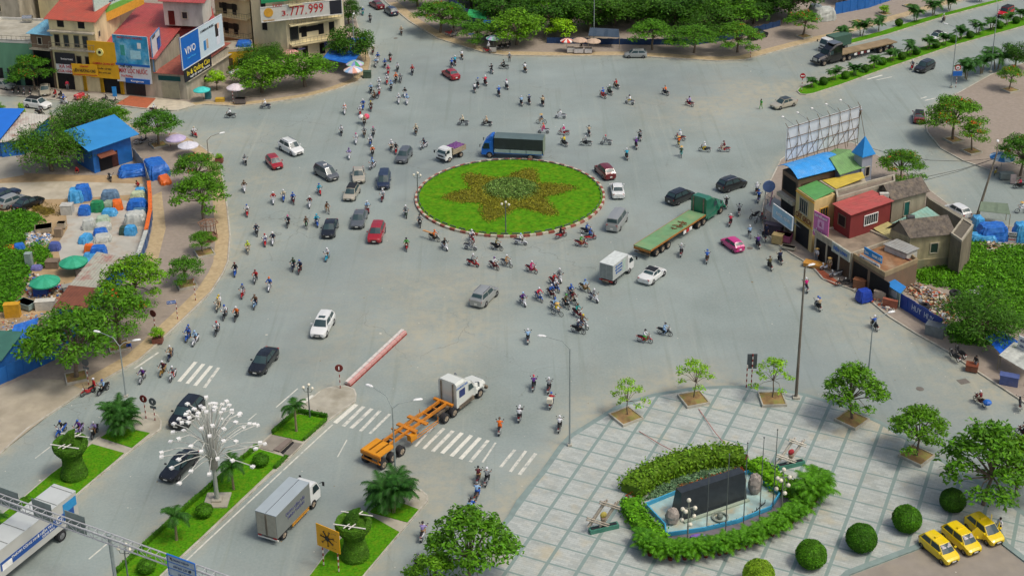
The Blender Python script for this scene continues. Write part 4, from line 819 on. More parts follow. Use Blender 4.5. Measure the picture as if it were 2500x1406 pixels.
# signs on the row
def sg(label, x0, x1, yb, z0, z1, m, lines=(), fwd=.35, **k):
 p, q = G(x0, yb[0]), G(x1, yb[1]); u = (q-p).normalized(); n = Vector((u.y, -u.x, 0)); return sign(label, p+n*fwd, q+n*fwd, z0, z1, m, lines=lines, **k)
SY = M('yellow_sign_board', 'dba713', .6, .08, 1, dirt='b98d18', dirtamt=.4); SW = M('white_sign_board', 'd4d8d8', .5, .05); SB = M('sky_blue_sign_board', '2f9ac8', .5, .35, .7, dirt='a8d8e4', dirtamt=.9); SBB = M('blue_sign_board', '1763b8', .5, .08); SDK = M('dark_sign_board', '23242e', .5, .1)
sg('black and white clearance sale sign above the leftmost shop entrance', 148, 196, (219, 223), 3.1, 6.6, SDK, [('#1,.45', .5, .22, .02, SW), ('XẢ HẾT', .55, .33, .75, REDL, 3.0), ('CỬA HÀNG', .5, .1, .65, REDL, 3.2), ('Internet', .6, .72, .5, WHT, 2.2)])
sg('lower yellow shop sign with black lettering', 191, 252, (224, 228), 3.2, 5.2, SY, [('LIÊN HƯƠNG CN2', .5, .45, .7, INK, 3.9), ('CẦM ĐỒ', .5, .82, .28, REDL, 1.5), ('#.98,.06', .5, .1, .02, REDL)], 1.0)
sg('tall yellow shop sign with a round sun emblem', 232, 302, (227, 233), 2.9, 9.2, SY, [('CAMERA QUAN SÁT', .5, .4, .5, REDL, 4), ('TƯ VẤN - LẮP ĐẶT', .5, .26, .3, INK, 2.6), ('ĐT: 3.741.222', .5, .15, .28, INK, 2.2)], .5)
p = G(262, 230); b = MB(); b.lathe([(.001, .16), (.62, .16), (.62, 0)], 24, axis='Y'); u = G(302, 233)-G(232, 227); o = b.build('emblem', M('pale_yellow_disc', 'ece68a', .6), loc=(0, 0, 0)); so = [q for q in COL.objects if q.get('label', '').startswith('tall yellow shop sign')][0]; o.parent = so; ul = u.normalized(); o.matrix_local = Matrix.Translation(ul*u.length*.42+Vector((ul.y, -ul.x, 0))*.0+Vector((0, 0, 7.4))) @ Matrix.Rotation(math.atan2(ul.y, ul.x)+PI, 4, 'Z'); b = MB().lathe([(.001, .19), (.27, .19), (.27, 0)], 16, axis='Y').build('emblem_centre', INK, o)
sg('sky blue and white water filter sign with red lettering', 294, 378, (233, 241), 2.6, 10.6, SW, [('#1,.64', .5, .68, .02, SB), ('MÁY LỌC NƯỚC', .5, .24, 1.1, REDL, 5.2), ('THẾ GIỚI', .3, .335, .5, INK, 2.3), ('Duy Phương', .3, .13, .5, REDL, 2.1), ('MÁY LỌC NƯỚC', .5, .95, .4, REDL, 4.6), ('#.12,.22', .26, .68, .06, M('teal_bottle', '3a9a90', .5)), ('#.1,.12', .75, .8, .06, WHT), ('#.3,.18', .62, .6, .04, M('pale_cyan', 'a8d8e4', .5)), ('#.98,.05', .5, .375, .04, SBB)])
sign('tilted phone advert board with a dark blue handset, beside the water filter sign', G(384, 241), G(404, 214), 4.6, 10.4, SW, lines=[('#.34,.62', .78, .48, .03, M('dark_phone', '1c2f66', .4)), ('#.26,.5', .78, .5, .05, SBB), ('KENS', .3, .94, .6, INK, 1.8), ('#.5,.12', .3, .08, .03, M('skyline_grey', '8d9aa8', .6))], frame=M('blue_frame', '3a7fb4', .5))
sg('blue shop banner over the dark shutters', 316, 375, (234, 240), 2.5, 3.3, SBB, [('Kangaroo', .5, .5, .4, WHT, 2.4)], .6)
# big billboard along the corner shop side
A_, B_ = G(456, 247), G(548, 186); u_ = (B_-A_).normalized(); n_ = Vector((u_.y, -u_.x, 0)); A_ = A_+n_*.5-u_*1.0; B_ = B_+n_*.5
sign('large phone billboard, blue half and white half with a long haired woman', A_, B_, 5.6, 11.0, SBB, .2, [('#.58,1', .71, .5, .02, M('pale_billboard', 'c3d5e0', .5, .06)), ('VIVO', .2, .5, 1.7, WHT, 3.4), ('Smart Phone', .21, .27, .5, M('cyan_lettering', '3fa0e0', .6), 2.7), ('CAMERA & MUSIC', .62, .82, .55, INK, 4.5), ('#.05,.3', .54, .35, .06, M('phone_blue', '2f7fc0', .4)), ('#.04,.3', .6, .36, .05, M('phone_tan', 'b9a08c', .4)),
 ('#.09,.62', .87, .45, .04, M('pale_blouse', 'd5dbe6', .6)), ('#.07,.4', .845, .6, .05, M('dark_hair', '2c2628', .7)), ('#.045,.16', .885, .72, .06, M('face_tone', 'd9ac94', .6))], frame=SW, cat='billboard', nm='billboard')
sign('black strip sign with yellow In and Quang Cao lettering below the phone billboard', A_+u_*.3, A_.lerp(B_, .66), 3.4, 5.4, SDK, .12, [('In & Quảng Cáo', .5, .62, 1.2, YELL, 7.4), ('THIẾT KẾ - IN BẠT - IN DECAL', .55, .2, .4, WHT, 6.6)])
# rooftop billboard at the top
A_, B_ = G(236, 62, 10.5), G(352, 8, 10.5)
sign('rooftop billboard with green and yellow bands over the cream house', (A_.x, A_.y), (B_.x, B_.y), 10.3, 16.5, M('pale_green_board', 'b8d2c6', .5, .1), .2, [('#1,.24', .5, .12, .02, M('amber_band', 'd8a23a', .6)), ('#1,.16', .5, .32, .02, M('leaf_green_band', '6fae4a', .6)), ('Vị Ngon Thật Sự Thiên Nhiên', .45, .66, .6, NAVY, 6.5), ('Thơm ngon - Bổ dưỡng', .45, .5, .36, NAVY, 4.5)], cat='billboard', nm='billboard')
# houses behind
for lb, a, c, d, H_, wm, rm in [('old beige house with a bare side wall at the top left corner', (-40, 110), (60, 112), 10, 9, W_GREY, m_conc), ('pale house with a blue sheet roof behind the cream house', (105, 90), (215, 98), 12, 12.4, W_CREAM, R_LB), ('grey unplastered house under the rooftop billboard', (255, 120), (355, 105), 9, 9.8, wallm('bare_brick_wall', '9b7f6a'), R_RED), ('dark roofed house at the very top left', (60, 30), (150, 30), 10, 6, W_BROWN, R_RED)]:
 h = House(lb, fpx(a, c, d), H_, wm); h.sheet(rm, [H_+.1, H_+.1, H_+1.2, H_+1.2], .3) if rm is not m_conc else h.flat(rm, .3)
 for u in (1.5, 4): h.window(0, u, H_-2, .9, 1.3, DARK)
# ---- apartment building with the phone number sign
h = House('cream apartment block with galleries and a long number sign, top', [tuple(G(x, y)[:2]) for x, y in ((535, 128), (620, 142))]+[tuple((G(620, 142)+Vector((-2, 14, 0)))[:2]), tuple((G(535, 128)+Vector((-2, 14, 0)))[:2])], 14, W_CREAM)
for z in (3.6, 7.2, 10.8): h.ledge(0, z, 1.1, .22, W_CREAM, 'gallery_floor'); h.rail(0, z, 1.05, .9)
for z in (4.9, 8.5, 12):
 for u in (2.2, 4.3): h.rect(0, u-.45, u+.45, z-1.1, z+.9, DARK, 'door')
 h.rect(0, 1, 5, z-.2, z+.8, M('gallery_shadow_paint', '5d5a50', .8), 'window')  # dark band paints the gallery's shade onto the wall
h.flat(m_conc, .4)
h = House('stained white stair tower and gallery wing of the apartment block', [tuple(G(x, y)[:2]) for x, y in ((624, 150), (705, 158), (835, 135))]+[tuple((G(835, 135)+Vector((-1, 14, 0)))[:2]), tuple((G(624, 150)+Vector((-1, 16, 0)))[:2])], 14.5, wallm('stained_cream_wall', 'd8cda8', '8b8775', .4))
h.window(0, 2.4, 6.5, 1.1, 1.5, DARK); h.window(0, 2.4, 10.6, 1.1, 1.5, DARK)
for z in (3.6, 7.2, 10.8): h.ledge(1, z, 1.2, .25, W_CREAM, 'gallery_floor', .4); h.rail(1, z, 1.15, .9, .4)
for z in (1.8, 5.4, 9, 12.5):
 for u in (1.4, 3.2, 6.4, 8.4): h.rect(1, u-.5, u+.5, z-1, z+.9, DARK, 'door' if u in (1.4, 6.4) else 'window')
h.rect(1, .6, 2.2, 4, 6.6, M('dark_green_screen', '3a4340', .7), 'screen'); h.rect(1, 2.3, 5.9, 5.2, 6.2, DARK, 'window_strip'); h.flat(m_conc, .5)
A_, B_ = G(642, 154), G(836, 134); u_ = (B_-A_).normalized(); n_ = Vector((u_.y, -u_.x, 0)); A_, B_ = A_+n_*3.2, B_+n_*2.6
r = sign('long white taxi phone number sign with big red digits', A_, B_, 8.3, 10.9, M('number_board', 'c8c8c0', .5, .05), .2, [('3.', .29, .45, 1.3, REDL, 1.1), ('777.', .455, .52, 2.3, REDL, 2.9), ('999', .675, .56, 2.3, REDL, 2.6), ('TAXI', .2, 1.02, .7, REDL, 1.6), ('#.145,.94', .92, .5, .04, SDK), ('HOA PHƯỢNG', .09, .08, .36, M('gold_lettering', 'c9962e', .6), 1.9)], frame=M('white_frame', 'd8d8d4', .5))
b = MB().lathe([(.001, .1), (.8, .1), (.8, 0)], 20, axis='Y'); o = b.build('emblem', M('gold_emblem', 'cf9a34', .5), r); o.matrix_local = Matrix.Translation((B_-A_).normalized()*1.3+Vector((0, 0, 9.9))) @ Matrix.Rotation(math.atan2(u_.y, u_.x)+PI, 4, 'Z')
sign('green sign board at the top edge above the number sign', A_+u_*.2, B_-u_*2.4, 11.6, 13.6, M('green_sign_board', '1f8a58', .5), .2, [('1900 1755', .3, .4, .8, WHT, 3)])
sign('small dark sign on the apartment block wall beside the round tree', A_.lerp(B_, .75), A_.lerp(B_, .97), 2.4, 3.5, M('indigo_sign', '2c3358', .6), .1, [('VIỆT LONG', .5, .6, .5, WHT, 2.2)])
h = House('low yellow annex with a flat roof in front of the apartment block', fpx((545, 178), (622, 172), 5), 3.6, W_YEL); h.flat(m_conc, .3); h.rect(0, .6, 1.8, .1, 2.4, W_BROWN, 'door'); h.window(0, 3.2, 1.5, 1, 1.2, DARK)
def lumpy(label, x, y, sx, sy, sz, m, rz=0, seed=1, cat='tarpaulin', nm='tarpaulin_bundle', z=.15, group=None, taper=.75, m2=None):
 """a thing covered by a tied tarpaulin: folded, sagging box"""
 rg = np.random.default_rng(seed+int(x)*7+int(y)); p = G(x, y); sz *= .8 if x < 360 and y > 470 else 1; nx_, nz_ = 14, 6; b = MB(); v = []
 for j in range(nz_+1):
  t = j/nz_; k = 1-(1-taper)*t**2;
  for i in range(nx_*2):
   a = 2*PI*i/(nx_*2); c, s_ = math.cos(a), math.sin(a); e = .45; ux, uy = math.copysign(abs(c)**e, c), math.copysign(abs(s_)**e, s_); f = 1+.07*math.sin(i*2.7+seed)*(1-t*.5)+rg.uniform(-.04, .04)
   v.append((ux*sx/2*k*f, uy*sy/2*k*f, sz*(t**.8)*(1 if t < 1 else 1)+rg.uniform(-.03, .03)*sz))
 b.v = v; n = nx_*2
 for j in range(nz_):
  for i in range(n): b.f.append((j*n+i, j*n+(i+1) % n, (j+1)*n+(i+1) % n, (j+1)*n+i)); b.m.append(0 if (m2 is None or j > 2) else 1)
 b.v.append((rg.uniform(-.1, .1), 0, sz*(1+rg.uniform(-.05, .12)))); T = len(b.v)-1
 for i in range(n): b.f.append((nz_*n+i, nz_*n+(i+1) % n, T)); b.m.append(0)
 o = b.build(nm, m if m2 is None else [m, m2], loc=(p.x, p.y, z), smooth=False); o.rotation_euler[2] = rz; tag(o, label, cat, group); return o
lumpy('blue tarpaulin crumpled on the roof of the yellow annex', 592, 150, 2.6, 2, .9, TARPB, seed=3, z=3.9).location = G(596, 112, 3.75)
# ---- awnings, stalls, parasols
def canopy(label, pts, hs, m, posts=True, cat='awning', nm='awning', sag=.12):
 P_ = [G(*q) for q in pts]; c = P_[0]; r = thing(nm, label, cat, (c.x, c.y, .14)); L = [Vector((p.x-c.x, p.y-c.y, h_-.14)) for p, h_ in zip(P_, hs)]; b = MB(); N = 8; v = []
 for j in range(N+1):
  for i in range(N+1):
   s_, t = i/N, j/N; q = L[0].lerp(L[1], s_).lerp(L[3].lerp(L[2], s_), t); q.z -= sag*math.sin(PI*s_)*math.sin(PI*t)*(1+.5*math.sin(i*2.1)); v.append(q)
 b.v = [tuple(q) for q in v]+[tuple(q-Vector((0, 0, .04))) for q in v]; k = (N+1)**2
 for j in range(N):
  for i in range(N): a = j*(N+1)+i; b.f.append((a, a+1, a+N+2, a+N+1)); b.f.append((a+k+N+1, a+k+N+2, a+k+1, a+k)); b.m += [0, 0]
 b.build('cloth', m, r)
 if posts:
  for q in L: MB().tube([(q.x, q.y, 0), (q.x, q.y, q.z)], .04, 6).build('pole', M('bamboo_pole', '8d8468', .7), r)
 return r
canopy('big blue awning at the corner in front of the lamp post', [(790,178),(862,190),(892,152),(822,142)], [2.6, 2.3, 2.8, 3.0], TARPB)
canopy('smaller blue awning behind the big one, under the round tree', [(842,152),(893,150),(898,136),(850,136)], [3.1, 3.0, 3.3, 3.3], TARPB)
canopy('blue tarpaulin stall roof beside the far blue sign post', [(1172,100),(1222,103),(1228,90),(1182,86)], [2.4, 2.4, 2.9, 2.9], TARPB)
canopy('green netting roof above the blue stall, far pavement', [(1140,76),(1188,84),(1190,66),(1146,60)], [2.8, 2.8, 3.0, 3.0], M('green_netting', '2aa55a', .7, .2, 4))
canopy('white edged dark awning right of the tall far lamp post', [(1436,118),(1512,122),(1510,108),(1440,104)], [2.3, 2.3, 2.8, 2.8], M('dark_tarp', '3a4a5a', .6), sag=.25)
def parasol(x, y, r_, h_, cols, label, z=.14, tilt=0, group=None):
 p = G(x, y); r = thing('parasol', label, 'parasol', (p.x, p.y, z), x*.3, group); b = MB(); n = 24; k = len(cols)
 for i in range(n):
  a0, a1 = 2*PI*i/n, 2*PI*(i+1)/n; f = lambda a, rr, z_: (rr*math.cos(a), rr*math.sin(a), z_)
  mi = (i//2) % k; b.add([f(a0, r_, h_-.42*r_/1.3), f(a1, r_, h_-.42*r_/1.3), f(a1, r_*.5, h_-.1), f(a0, r_*.5, h_-.1), (0, 0, h_), f(a0, r_, h_-.55*r_/1.3), f(a1, r_, h_-.55*r_/1.3)], [(0, 1, 2, 3), (3, 2, 4), (5, 6, 1, 0)], mi)
 b.build('canopy', [M('parasol_'+c, c, .7, .08, 4) for c in cols], r); MB().tube([(0, 0, 0), (0, 0, h_+.12)], .03, 6).build('pole', M('steel_pole', 'a8a8a4', .4, metal=.5), r); return r
for x, y, rr, hh, cols, lb in [(868,186,1.55,2.6,['3f9a62','b8b0cc','9ac0a0','7d8ac0'],'green and violet striped parasol beside the lamp post at the corner'),(864,200,1.6,2.5,['8fb4d8','c7c3d0','d8a08c','ded6d0'],'blue white and pink striped parasol in front of the blue awnings'),(712,160,1.5,2.7,['d49a94','d8a49c'],'faded pink parasol in front of the apartment block'),(732,148,1.4,2.8,['7d7ab0','8d8cba'],'faded violet parasol in front of the apartment block'),(688,182,1.4,2.6,['b49898','bca4a0'],'dull mauve parasol between the two corner trees'),
 (580,205,1.3,2.4,['c79a8c','8f9cc4','d8d0cc'],'orange blue and white striped parasol left of the broad tree'),(614,216,1.1,1.9,['c05a8a','4a9aa8','5a9a5a'],'small multicoloured parasol in the shade of the broad tree'),(580,246,1.6,2.7,['d6c9cc','d9cfd2'],'pale pink parasol over the food cart near the curb'),(495,248,1.35,2.3,['3cc0b8','46c8c0'],'turquoise parasol by the side wall of the corner shop'),
 (1205,122,1.35,2.5,['5fa89a','b8a8cc','9ac8b0','c8d0c8'],'green and lilac parasol over the drink cart on the far pavement'),(1384,128,1.2,2.4,['c8402c','dcd6cc'],'red and white parasol of the first far sales cart'),(1415,129,1.35,2.6,['bda48c','b59a84'],'beige parasol of the middle far sales cart'),(1448,130,1.35,2.5,['bfa88f','b39c85'],'beige parasol at the foot of the tall far lamp post'),
 (2443,420,1.7,2.7,['2f7fc0','b8d4e4'],'blue and white ringed parasol at the right edge'),(432,366,1.5,2.2,['b0a4c4','b8acc8'],'lilac parasol on the left pavement by the street'),(462,382,1.5,2.1,['c8c8d0','d0d0d8'],'pale grey parasol on the left pavement next to the lilac one'),(183,668,1.7,2.0,['2a9a74','36a680'],'green beer garden parasol in the middle of the yard'),(114,718,1.75,2.1,['2a9a74','36a680'],'green parasol over the yard kitchen, lower one')]:
 parasol(x, y, rr, hh, cols, lb)
# ---- blue shed and friends, left
b4 = [tuple(G(*q)[:2]) for q in ((190, 400), (232, 426), (325, 395), (270, 352))]; b4[3] = tuple((Vector(b4[0])+Vector(b4[2])-Vector(b4[1]))[:])
h = House('bright blue sheet metal shed with a big blue roof', b4, 3.9, W_BLUE); zs = [5.0, 4.0, 4.2, 5.2]; h.sheet(M('shed_roof_blue', '2f86c4', .5, .06, .6, dirt='4a97c8', dirtamt=.3), zs, 1.0)
h.rect(1, .9, 2.9, .05, 2.3, DARK, 'doorway'); h.rect(1, 2.9, 3.9, .05, 2.4, M('brown_door', '5a3530', .7), 'door'); h.window(0, 1.8, 1.5, .8, 1.3, M('pale_panel', 'b8c0bc', .5)); h.ledge(1, 2.75, 1.1, .06, R_RUST, 'porch_roof', .6, 3.2, .3)
h = House('low building with a bright blue roof at the left edge', [tuple(G(*q)[:2]) for q in ((-90, 390), (5, 385), (62, 322), (-20, 318))], 2.6, W_BLUE); h.sheet(M('vivid_blue_roof', '1f6fd0', .5, .06, .6), [2.8, 3.0, 3.6, 3.4], .3)
h = House('lean-to with patched white and rusty roof sheets beside the blue roof', [tuple(G(*q)[:2]) for q in ((6, 387), (62, 380), (125, 330), (66, 322))], 2.3, W_BLUE); h.sheet(roofmat('patched_white_roof', 'c0bdb0', .4, '8a5248', .8), [2.5, 2.5, 3.0, 3.0], .2)
def fence(label, pts, h0, m, m2=None, nm='fence', cat='fence', posts=True, lean=0, z=.14, lines=()):
 P_ = [G(*q) for q in pts]; c = P_[0]; r = thing(nm, label, cat, (c.x, c.y, z)); b = MB(); bp_ = MB()
 for i in range(len(P_)-1):
  a, d = P_[i]-c, P_[i+1]-c; L = (d-a).length; n = max(1, int(L/.9)); s_ = Vector((-(d-a).y, (d-a).x, 0)).normalized()
  for k in range(n):
   p, q = a.lerp(d, k/n), a.lerp(d, (k+1)/n); w_ = s_*(.05 if k % 2 else 0); hh = h0*(1+.04*math.sin(k*3.1+i)); b.rod(p+w_+Vector((0, 0, hh/2)), q+w_+Vector((0, 0, hh/2)), .05, hh)
 b.build('panel', m, r)
 if posts:
  for i in range(len(P_)): q = P_[i]-c; bp_.tube([(q.x, q.y+.1, 0), (q.x, q.y+.1, h0+.2)], .05, 5)
  bp_.build('posts', M('fence_post', '5f5648', .8), r)
 if m2:
  for i in range(len(P_)-1): a, d = P_[i]-c, P_[i+1]-c; (bb := MB()).rod(a+Vector((-.1, 0, h0+.05)), d+Vector((-.1, 0, h0+.05)), .5, .12); bb.build('draped_sheet', m2, r)
 return r
FBL = M('blue_painted_sheet', '1c4f86', .5, .22, 1.5, dirt='3a6a9a', dirtamt=.5)
fence('blue sheet fence topped by an orange sheet, around the yard', [(368,470),(371,500),(372,540),(362,590)], 1.5, FBL, TARPO)
fence('blue fence with pale cloths hanging over it, lower yard side', [(362,592),(345,645),(318,672)], 1.5, FBL, TARPW)
fence('faded corrugated fence between the shed and the blue draped stall', [(326,388),(352,420),(368,468)], 1.7, R_GREY)
fence('blue hoarding hidden by the roadside trees, with chalk scribbles', [(318,674),(250,740),(205,800),(135,880),(60,915),(-40,960)], 1.9, W_BLUE)
fence('blue hoarding of the far block under the tree row', [(1335,108),(1430,110),(1560,112),(1700,112),(1780,100),(1850,80),(1905,66)], 1.1, M('shaded_blue_hoarding', '1a3c66', .6, .2))  # darker blue puts the shade of the tree row into the colour
fence('blue hoarding beside the white heap at the top right', [(2038,38),(2120,22),(2190,-2)], 2.3, W_BLUE)
fence('blue graffiti covered wall behind the first far street trees', [(1098,22),(1130,46),(1160,66)], 2.3, FBL)
h = House('shop with a dark green sheet roof at the left border', [tuple(G(*q)[:2]) for q in ((-80, 960), (8, 935), (58, 872), (-30, 868))], 2.6, W_BLUE); h.sheet(M('deep_green_roof', '3a6a5c', .6, .1, 1), [2.7, 2.7, 2.9, 2.9], .3)
h = House('long yard shack with a patched red, grey and cream roof', [tuple(G(*q)[:2]) for q in ((175, 745), (235, 748), (300, 672), (245, 660))], 1.9, W_BLUE); h.sheet(roofmat('patchwork_roof', 'a8a898', .4, '9a5048', .9), [2.1, 2.1, 2.2, 2.2], .3)
h = House('shack with a rust brown sheet roof beside the roadside trees', [tuple(G(*q)[:2]) for q in ((143, 790), (212, 798), (246, 752), (178, 745))], 1.9, W_BLUE); h.sheet(R_RUST, [2.1, 2.1, 2.3, 2.3], .3)
canopy('blue tarpaulin stretched at the yard corner, lower left', [(22,868),(86,852),(100,815),(40,830)], [1.3, .9, 2.1, 1.9], TARPB)
for a_ in [('huge blue draped stall by the end of the yard fence',382,428,3.2,4.6,2.0,TARPB,.5),('orange sheet trailing from the blue draped stall',402,445,1.6,3.2,.7,TARPO,.4),('crumpled glossy blue tarpaulin in front of the shed',326,427,4.2,3,1.1,TARPB,.2),
 ('tall blue wrapped cart at the back of the yard, left',188,492,2.1,2.2,2.1,TARPC,.2),('tall blue wrapped cart at the back of the yard, right',205,488,2.2,2.2,2.4,TARPB,.3),('blue trimmed rack with a pipe on top, yard back row',270,489,2.4,1.6,1.6,M('rack_boards','5d7a94',.7,.3,3),0),('green cart cover with a turquoise top, yard back row',239,517,1.9,1.5,1.7,TARPG,0),('bright orange wrapped cart, yard back row',288,512,1.4,1.6,1.5,TARPO,.3),('grey green wrapped bundle left of the orange cart',268,512,1.6,1.5,1.3,M('sage_sheet','8a9a84',.6,.2,2),0),('light blue covered low cart in front of the grey green bundle',268,527,2,1.4,1.0,TARPC,0),('dark blue wrapped cart standing alone in the yard',208,525,1.6,1.5,1.4,TARPB,.1),
 ('white topped blue box cart, left of the yard centre group',219,560,1.7,1.5,1.6,TARPW,.1),('pale green wrapped bundle, yard centre group',252,546,1.8,1.5,1.1,M('pale_sage_sheet','a4b8a0',.6,.2,2),.2),('white wrapped table, yard centre group',253,562,2.1,1.6,1.0,TARPW,.2),('blue wrapped low cart, yard centre group',246,574,1.8,1.3,.9,TARPB,.4),('silver sheeted cart with wheels, yard centre group',252,590,2.2,1.8,1.0,TARPW,.2),('cream and blue slanted bundle, yard centre group',210,592,1.3,2.0,1.1,TARPC,-.3),
 ('topmost blue bundle along the yard fence',343,478,1.5,1.3,1.2,TARPC,0),('cream and green bundle along the yard fence',338,488,2,1.6,1.3,M('cream_green_sheet','b4c09c',.6,.3,1.5),0),('big blue bundle along the yard fence',336,512,2.6,1.9,1.6,TARPB,0),('small dark blue bundle below the big blue one at the fence',341,524,1.9,1.2,.9,M('slate_blue_sheet','4a7390',.6,.2),0),('large white bundle along the yard fence',333,548,2.9,2.4,1.9,TARPW,.1),('light blue tied bundle at the lower end of the fence row',320,574,1.5,1.4,1.4,TARPC,0),('dark green bundle beside the light blue tied bundle',303,573,1.1,1.2,1.2,M('camouflage_sheet','2f4a40',.7,.3,3),0),
 ('orange capped small bundle on the blue boxes',219,618,1.2,1.0,1.3,TARPO,0),('round blue bundle beside the orange capped one',242,624,2.0,1.6,1.4,TARPB,.2),('low blue roll in front of the round blue bundle',222,630,1.8,1.0,.7,TARPC,.1),('long blue covered cart by the green parasol',220,652,2.0,1.3,1.1,TARPC,0),('purple striped awning cart below the yard weeds',135,612,1.4,1.2,1.2,M('indigo_sheet','4a5a98',.6),0),('orange and white bag heap among the weeds',24,615,1.6,1.2,.9,TARPO,0),('blue and white bag heap among the weeds',48,612,1.4,1.1,1.0,TARPB,.3),('violet cart roof among the weeds below the grey box',90,660,1.4,1.0,.6,M('violet_sheet','6a6aa0',.6),0),
 ('silver tarpaulin heap on the far pavement, top right',2008,50,4.6,3.2,2.3,TARPW,.3),('small grey heap beside the silver tarpaulin heap',1990,46,2.5,2.5,2.6,M('grey_blue_sheet','9aa4a8',.5,.2),.1),('dark blue tarpaulin bale on the pavement by the shops',2108,735,1.7,1.4,1.3,M('royal_blue_sheet','1c3fa0',.5,.15),.4),
 ('big blue tarpaulin tent in the lot behind the wall',2420,585,3.9,2.6,1.9,TARPB,.1),('light blue folds at the foot of the lot tent',2398,592,3.5,1.8,1.0,TARPC,-.2),('blue tarpaulin hanging at the right border of the lot',2495,588,2.4,2,2.2,TARPC,0),('blue tarpaulin strip left of the lot tent',2385,566,1.5,2,1.9,TARPC,.1)]:
 lumpy(a_[0], a_[1], a_[2], a_[3], a_[4], a_[5], a_[6], a_[7], seed=len(a_[0]), cat='covered cart' if 'cart' in a_[0] else 'tarpaulin', nm='covered_cart' if 'cart' in a_[0] else 'tarpaulin_bundle')
canopy('sage green canvas roof over the blue tent, right edge', [(2385,555),(2462,562),(2455,540),(2390,535)], [2.3, 2.2, 2.5, 2.5], M('sage_canvas', '6a7a66', .8, .1))
canopy('bright blue awning by the dark tree, lower right', [(2400,862),(2440,900),(2480,878),(2440,850)], [1.9, 1.7, 2.2, 2.3], M('vivid_blue_awning', '1c62d0', .5, .08))
canopy('pale grey awning at the right border', [(2434,905),(2500,945),(2540,915),(2470,880)], [1.9, 1.9, 2.3, 2.3], TARPW)
sign('white notice board with blue lines near the right border', G(2478, 892), G(2506, 906), 1.8, 3.6, SW, lines=[('SỬA XE', .5, .75, .3, NAVY, .9), ('RỬA XE', .5, .4, .3, NAVY, .9)])
sign('white charcoal price sign in the lot by the tents', G(2458, 593), G(2480, 595), .1, 1.5, SW, .06, [('THAN', .5, .6, .4, INK, 1.0), ('THANH LÝ', .5, .85, .2, INK, .9), ('0983267', .5, .3, .22, REDL, .9)])
# ---- the triangular block of shop houses on the right
def RP(pts, h): return [tuple(G(x, y, h)[:2]) for x, y in pts]
def house(label, pts, h, wm, **k): return House(label, RP(pts, h), h-.12, wm, **k)
h = house('corner house with a curved bright blue sheet roof and open veranda', [(1911,414),(1949.6,440.5),(2054,414),(2006,386)], 8.0, W_BROWN)
l = h.l; b = MB(); K = 8; L0 = [Vector(q+(0,)) for q in offset([tuple(q[:2]) for q in l], -.5)]; vs = []
for k in range(K+1): t = k/K; z = 7.95+1.2*math.sin(PI*(.12+t*.78)); a, c = L0[1].lerp(L0[0], t), L0[2].lerp(L0[3], t); vs += [a+Vector((0, 0, z)), c+Vector((0, 0, z))]
b.v = [tuple(q) for q in vs]+[tuple(q-Vector((0, 0, .07))) for q in vs]; n = len(vs)
for k in range(K): i = 2*k; b.f += [(i, i+1, i+3, i+2), (i+n+2, i+n+3, i+n+1, i+n), (i, i+2, i+2+n, i+n), (i+3, i+1, i+1+n, i+3+n)]; b.m += [0]*4
b.f += [(1, 0, n, n+1), (2*K, 2*K+1, 2*K+1+n, 2*K+n)]; b.m += [0, 0]; ruv(b.build('roof', roofmat('bright_blue_roof', '2f93dc', .3, '9fc4d8', .25), h.r))
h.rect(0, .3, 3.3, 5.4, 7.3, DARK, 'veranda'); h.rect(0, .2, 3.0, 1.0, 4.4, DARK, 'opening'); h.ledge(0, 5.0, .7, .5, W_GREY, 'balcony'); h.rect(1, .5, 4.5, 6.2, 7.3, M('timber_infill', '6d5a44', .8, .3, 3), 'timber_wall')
h = house('cream tile cutting shop with a green roof and a Vietnamese wall sign', [(1945,460),(1989,491),(2039.5,474),(1994,447)], 7.1, wallm('pale_yellow_plaster', 'd8bf84', 'a08c5c', .4)); h.sheet(R_GREEN, [7.05, 7.05, 7.4, 7.4], -.1); h.window(0, 1.9, 5.3, 1.9, 1.9, GLASS, FRAME, 3); h.window(1, 1.7, 5.0, 1.3, 1.3, GLASS, M('yellow_frame', 'c29a3c', .7), 2); h.rect(0, .5, 3.4, .1, 2.8, SHUTD, 'roller_shutter')
a_, u_, nn_, L_ = h.fr(0); text(h.r, 'CẮT GẠCH', a_+u_*L_*.5+nn_*.08+Vector((0, 0, 3.75)), u_, (0, 0, 1), .95, M('brown_lettering', '7a3a1c', .7), font_w=L_*.86, bold=.02)
for z_, t_ in ((6.75, .12), (3.3, .1)): h.ledge(0, z_, .12, t_, M('yellow_trim', 'c99a2e', .7), 'trim')
h = house('flat house with a yellow sheet roof behind grey parapets', [(2000,441),(2040,466),(2116,446),(2108,428)], 7.4, W_GREY); h.sheet(R_YEL, [7.4, 7.4, 7.9, 7.9], -.25)
h = house('grey stained wall block right of the yellow roof', [(2040,468),(2044,488),(2185,448),(2183,432)], 7.0, W_GREY); h.flat(M('brown_roof_slab', '7d7264', .9, .2, 1), .35)
h = house('house with a green gable roof under the billboard frame', [(2006,388),(2052,424),(2104,408),(2040,368)], 8.2, wallm('blue_stained_wall', '8a93a8', '5f6478')); h.gable(roofmat('moss_green_roof', '6f9a5c', .4, '55704a', .5), 1.1, 1)
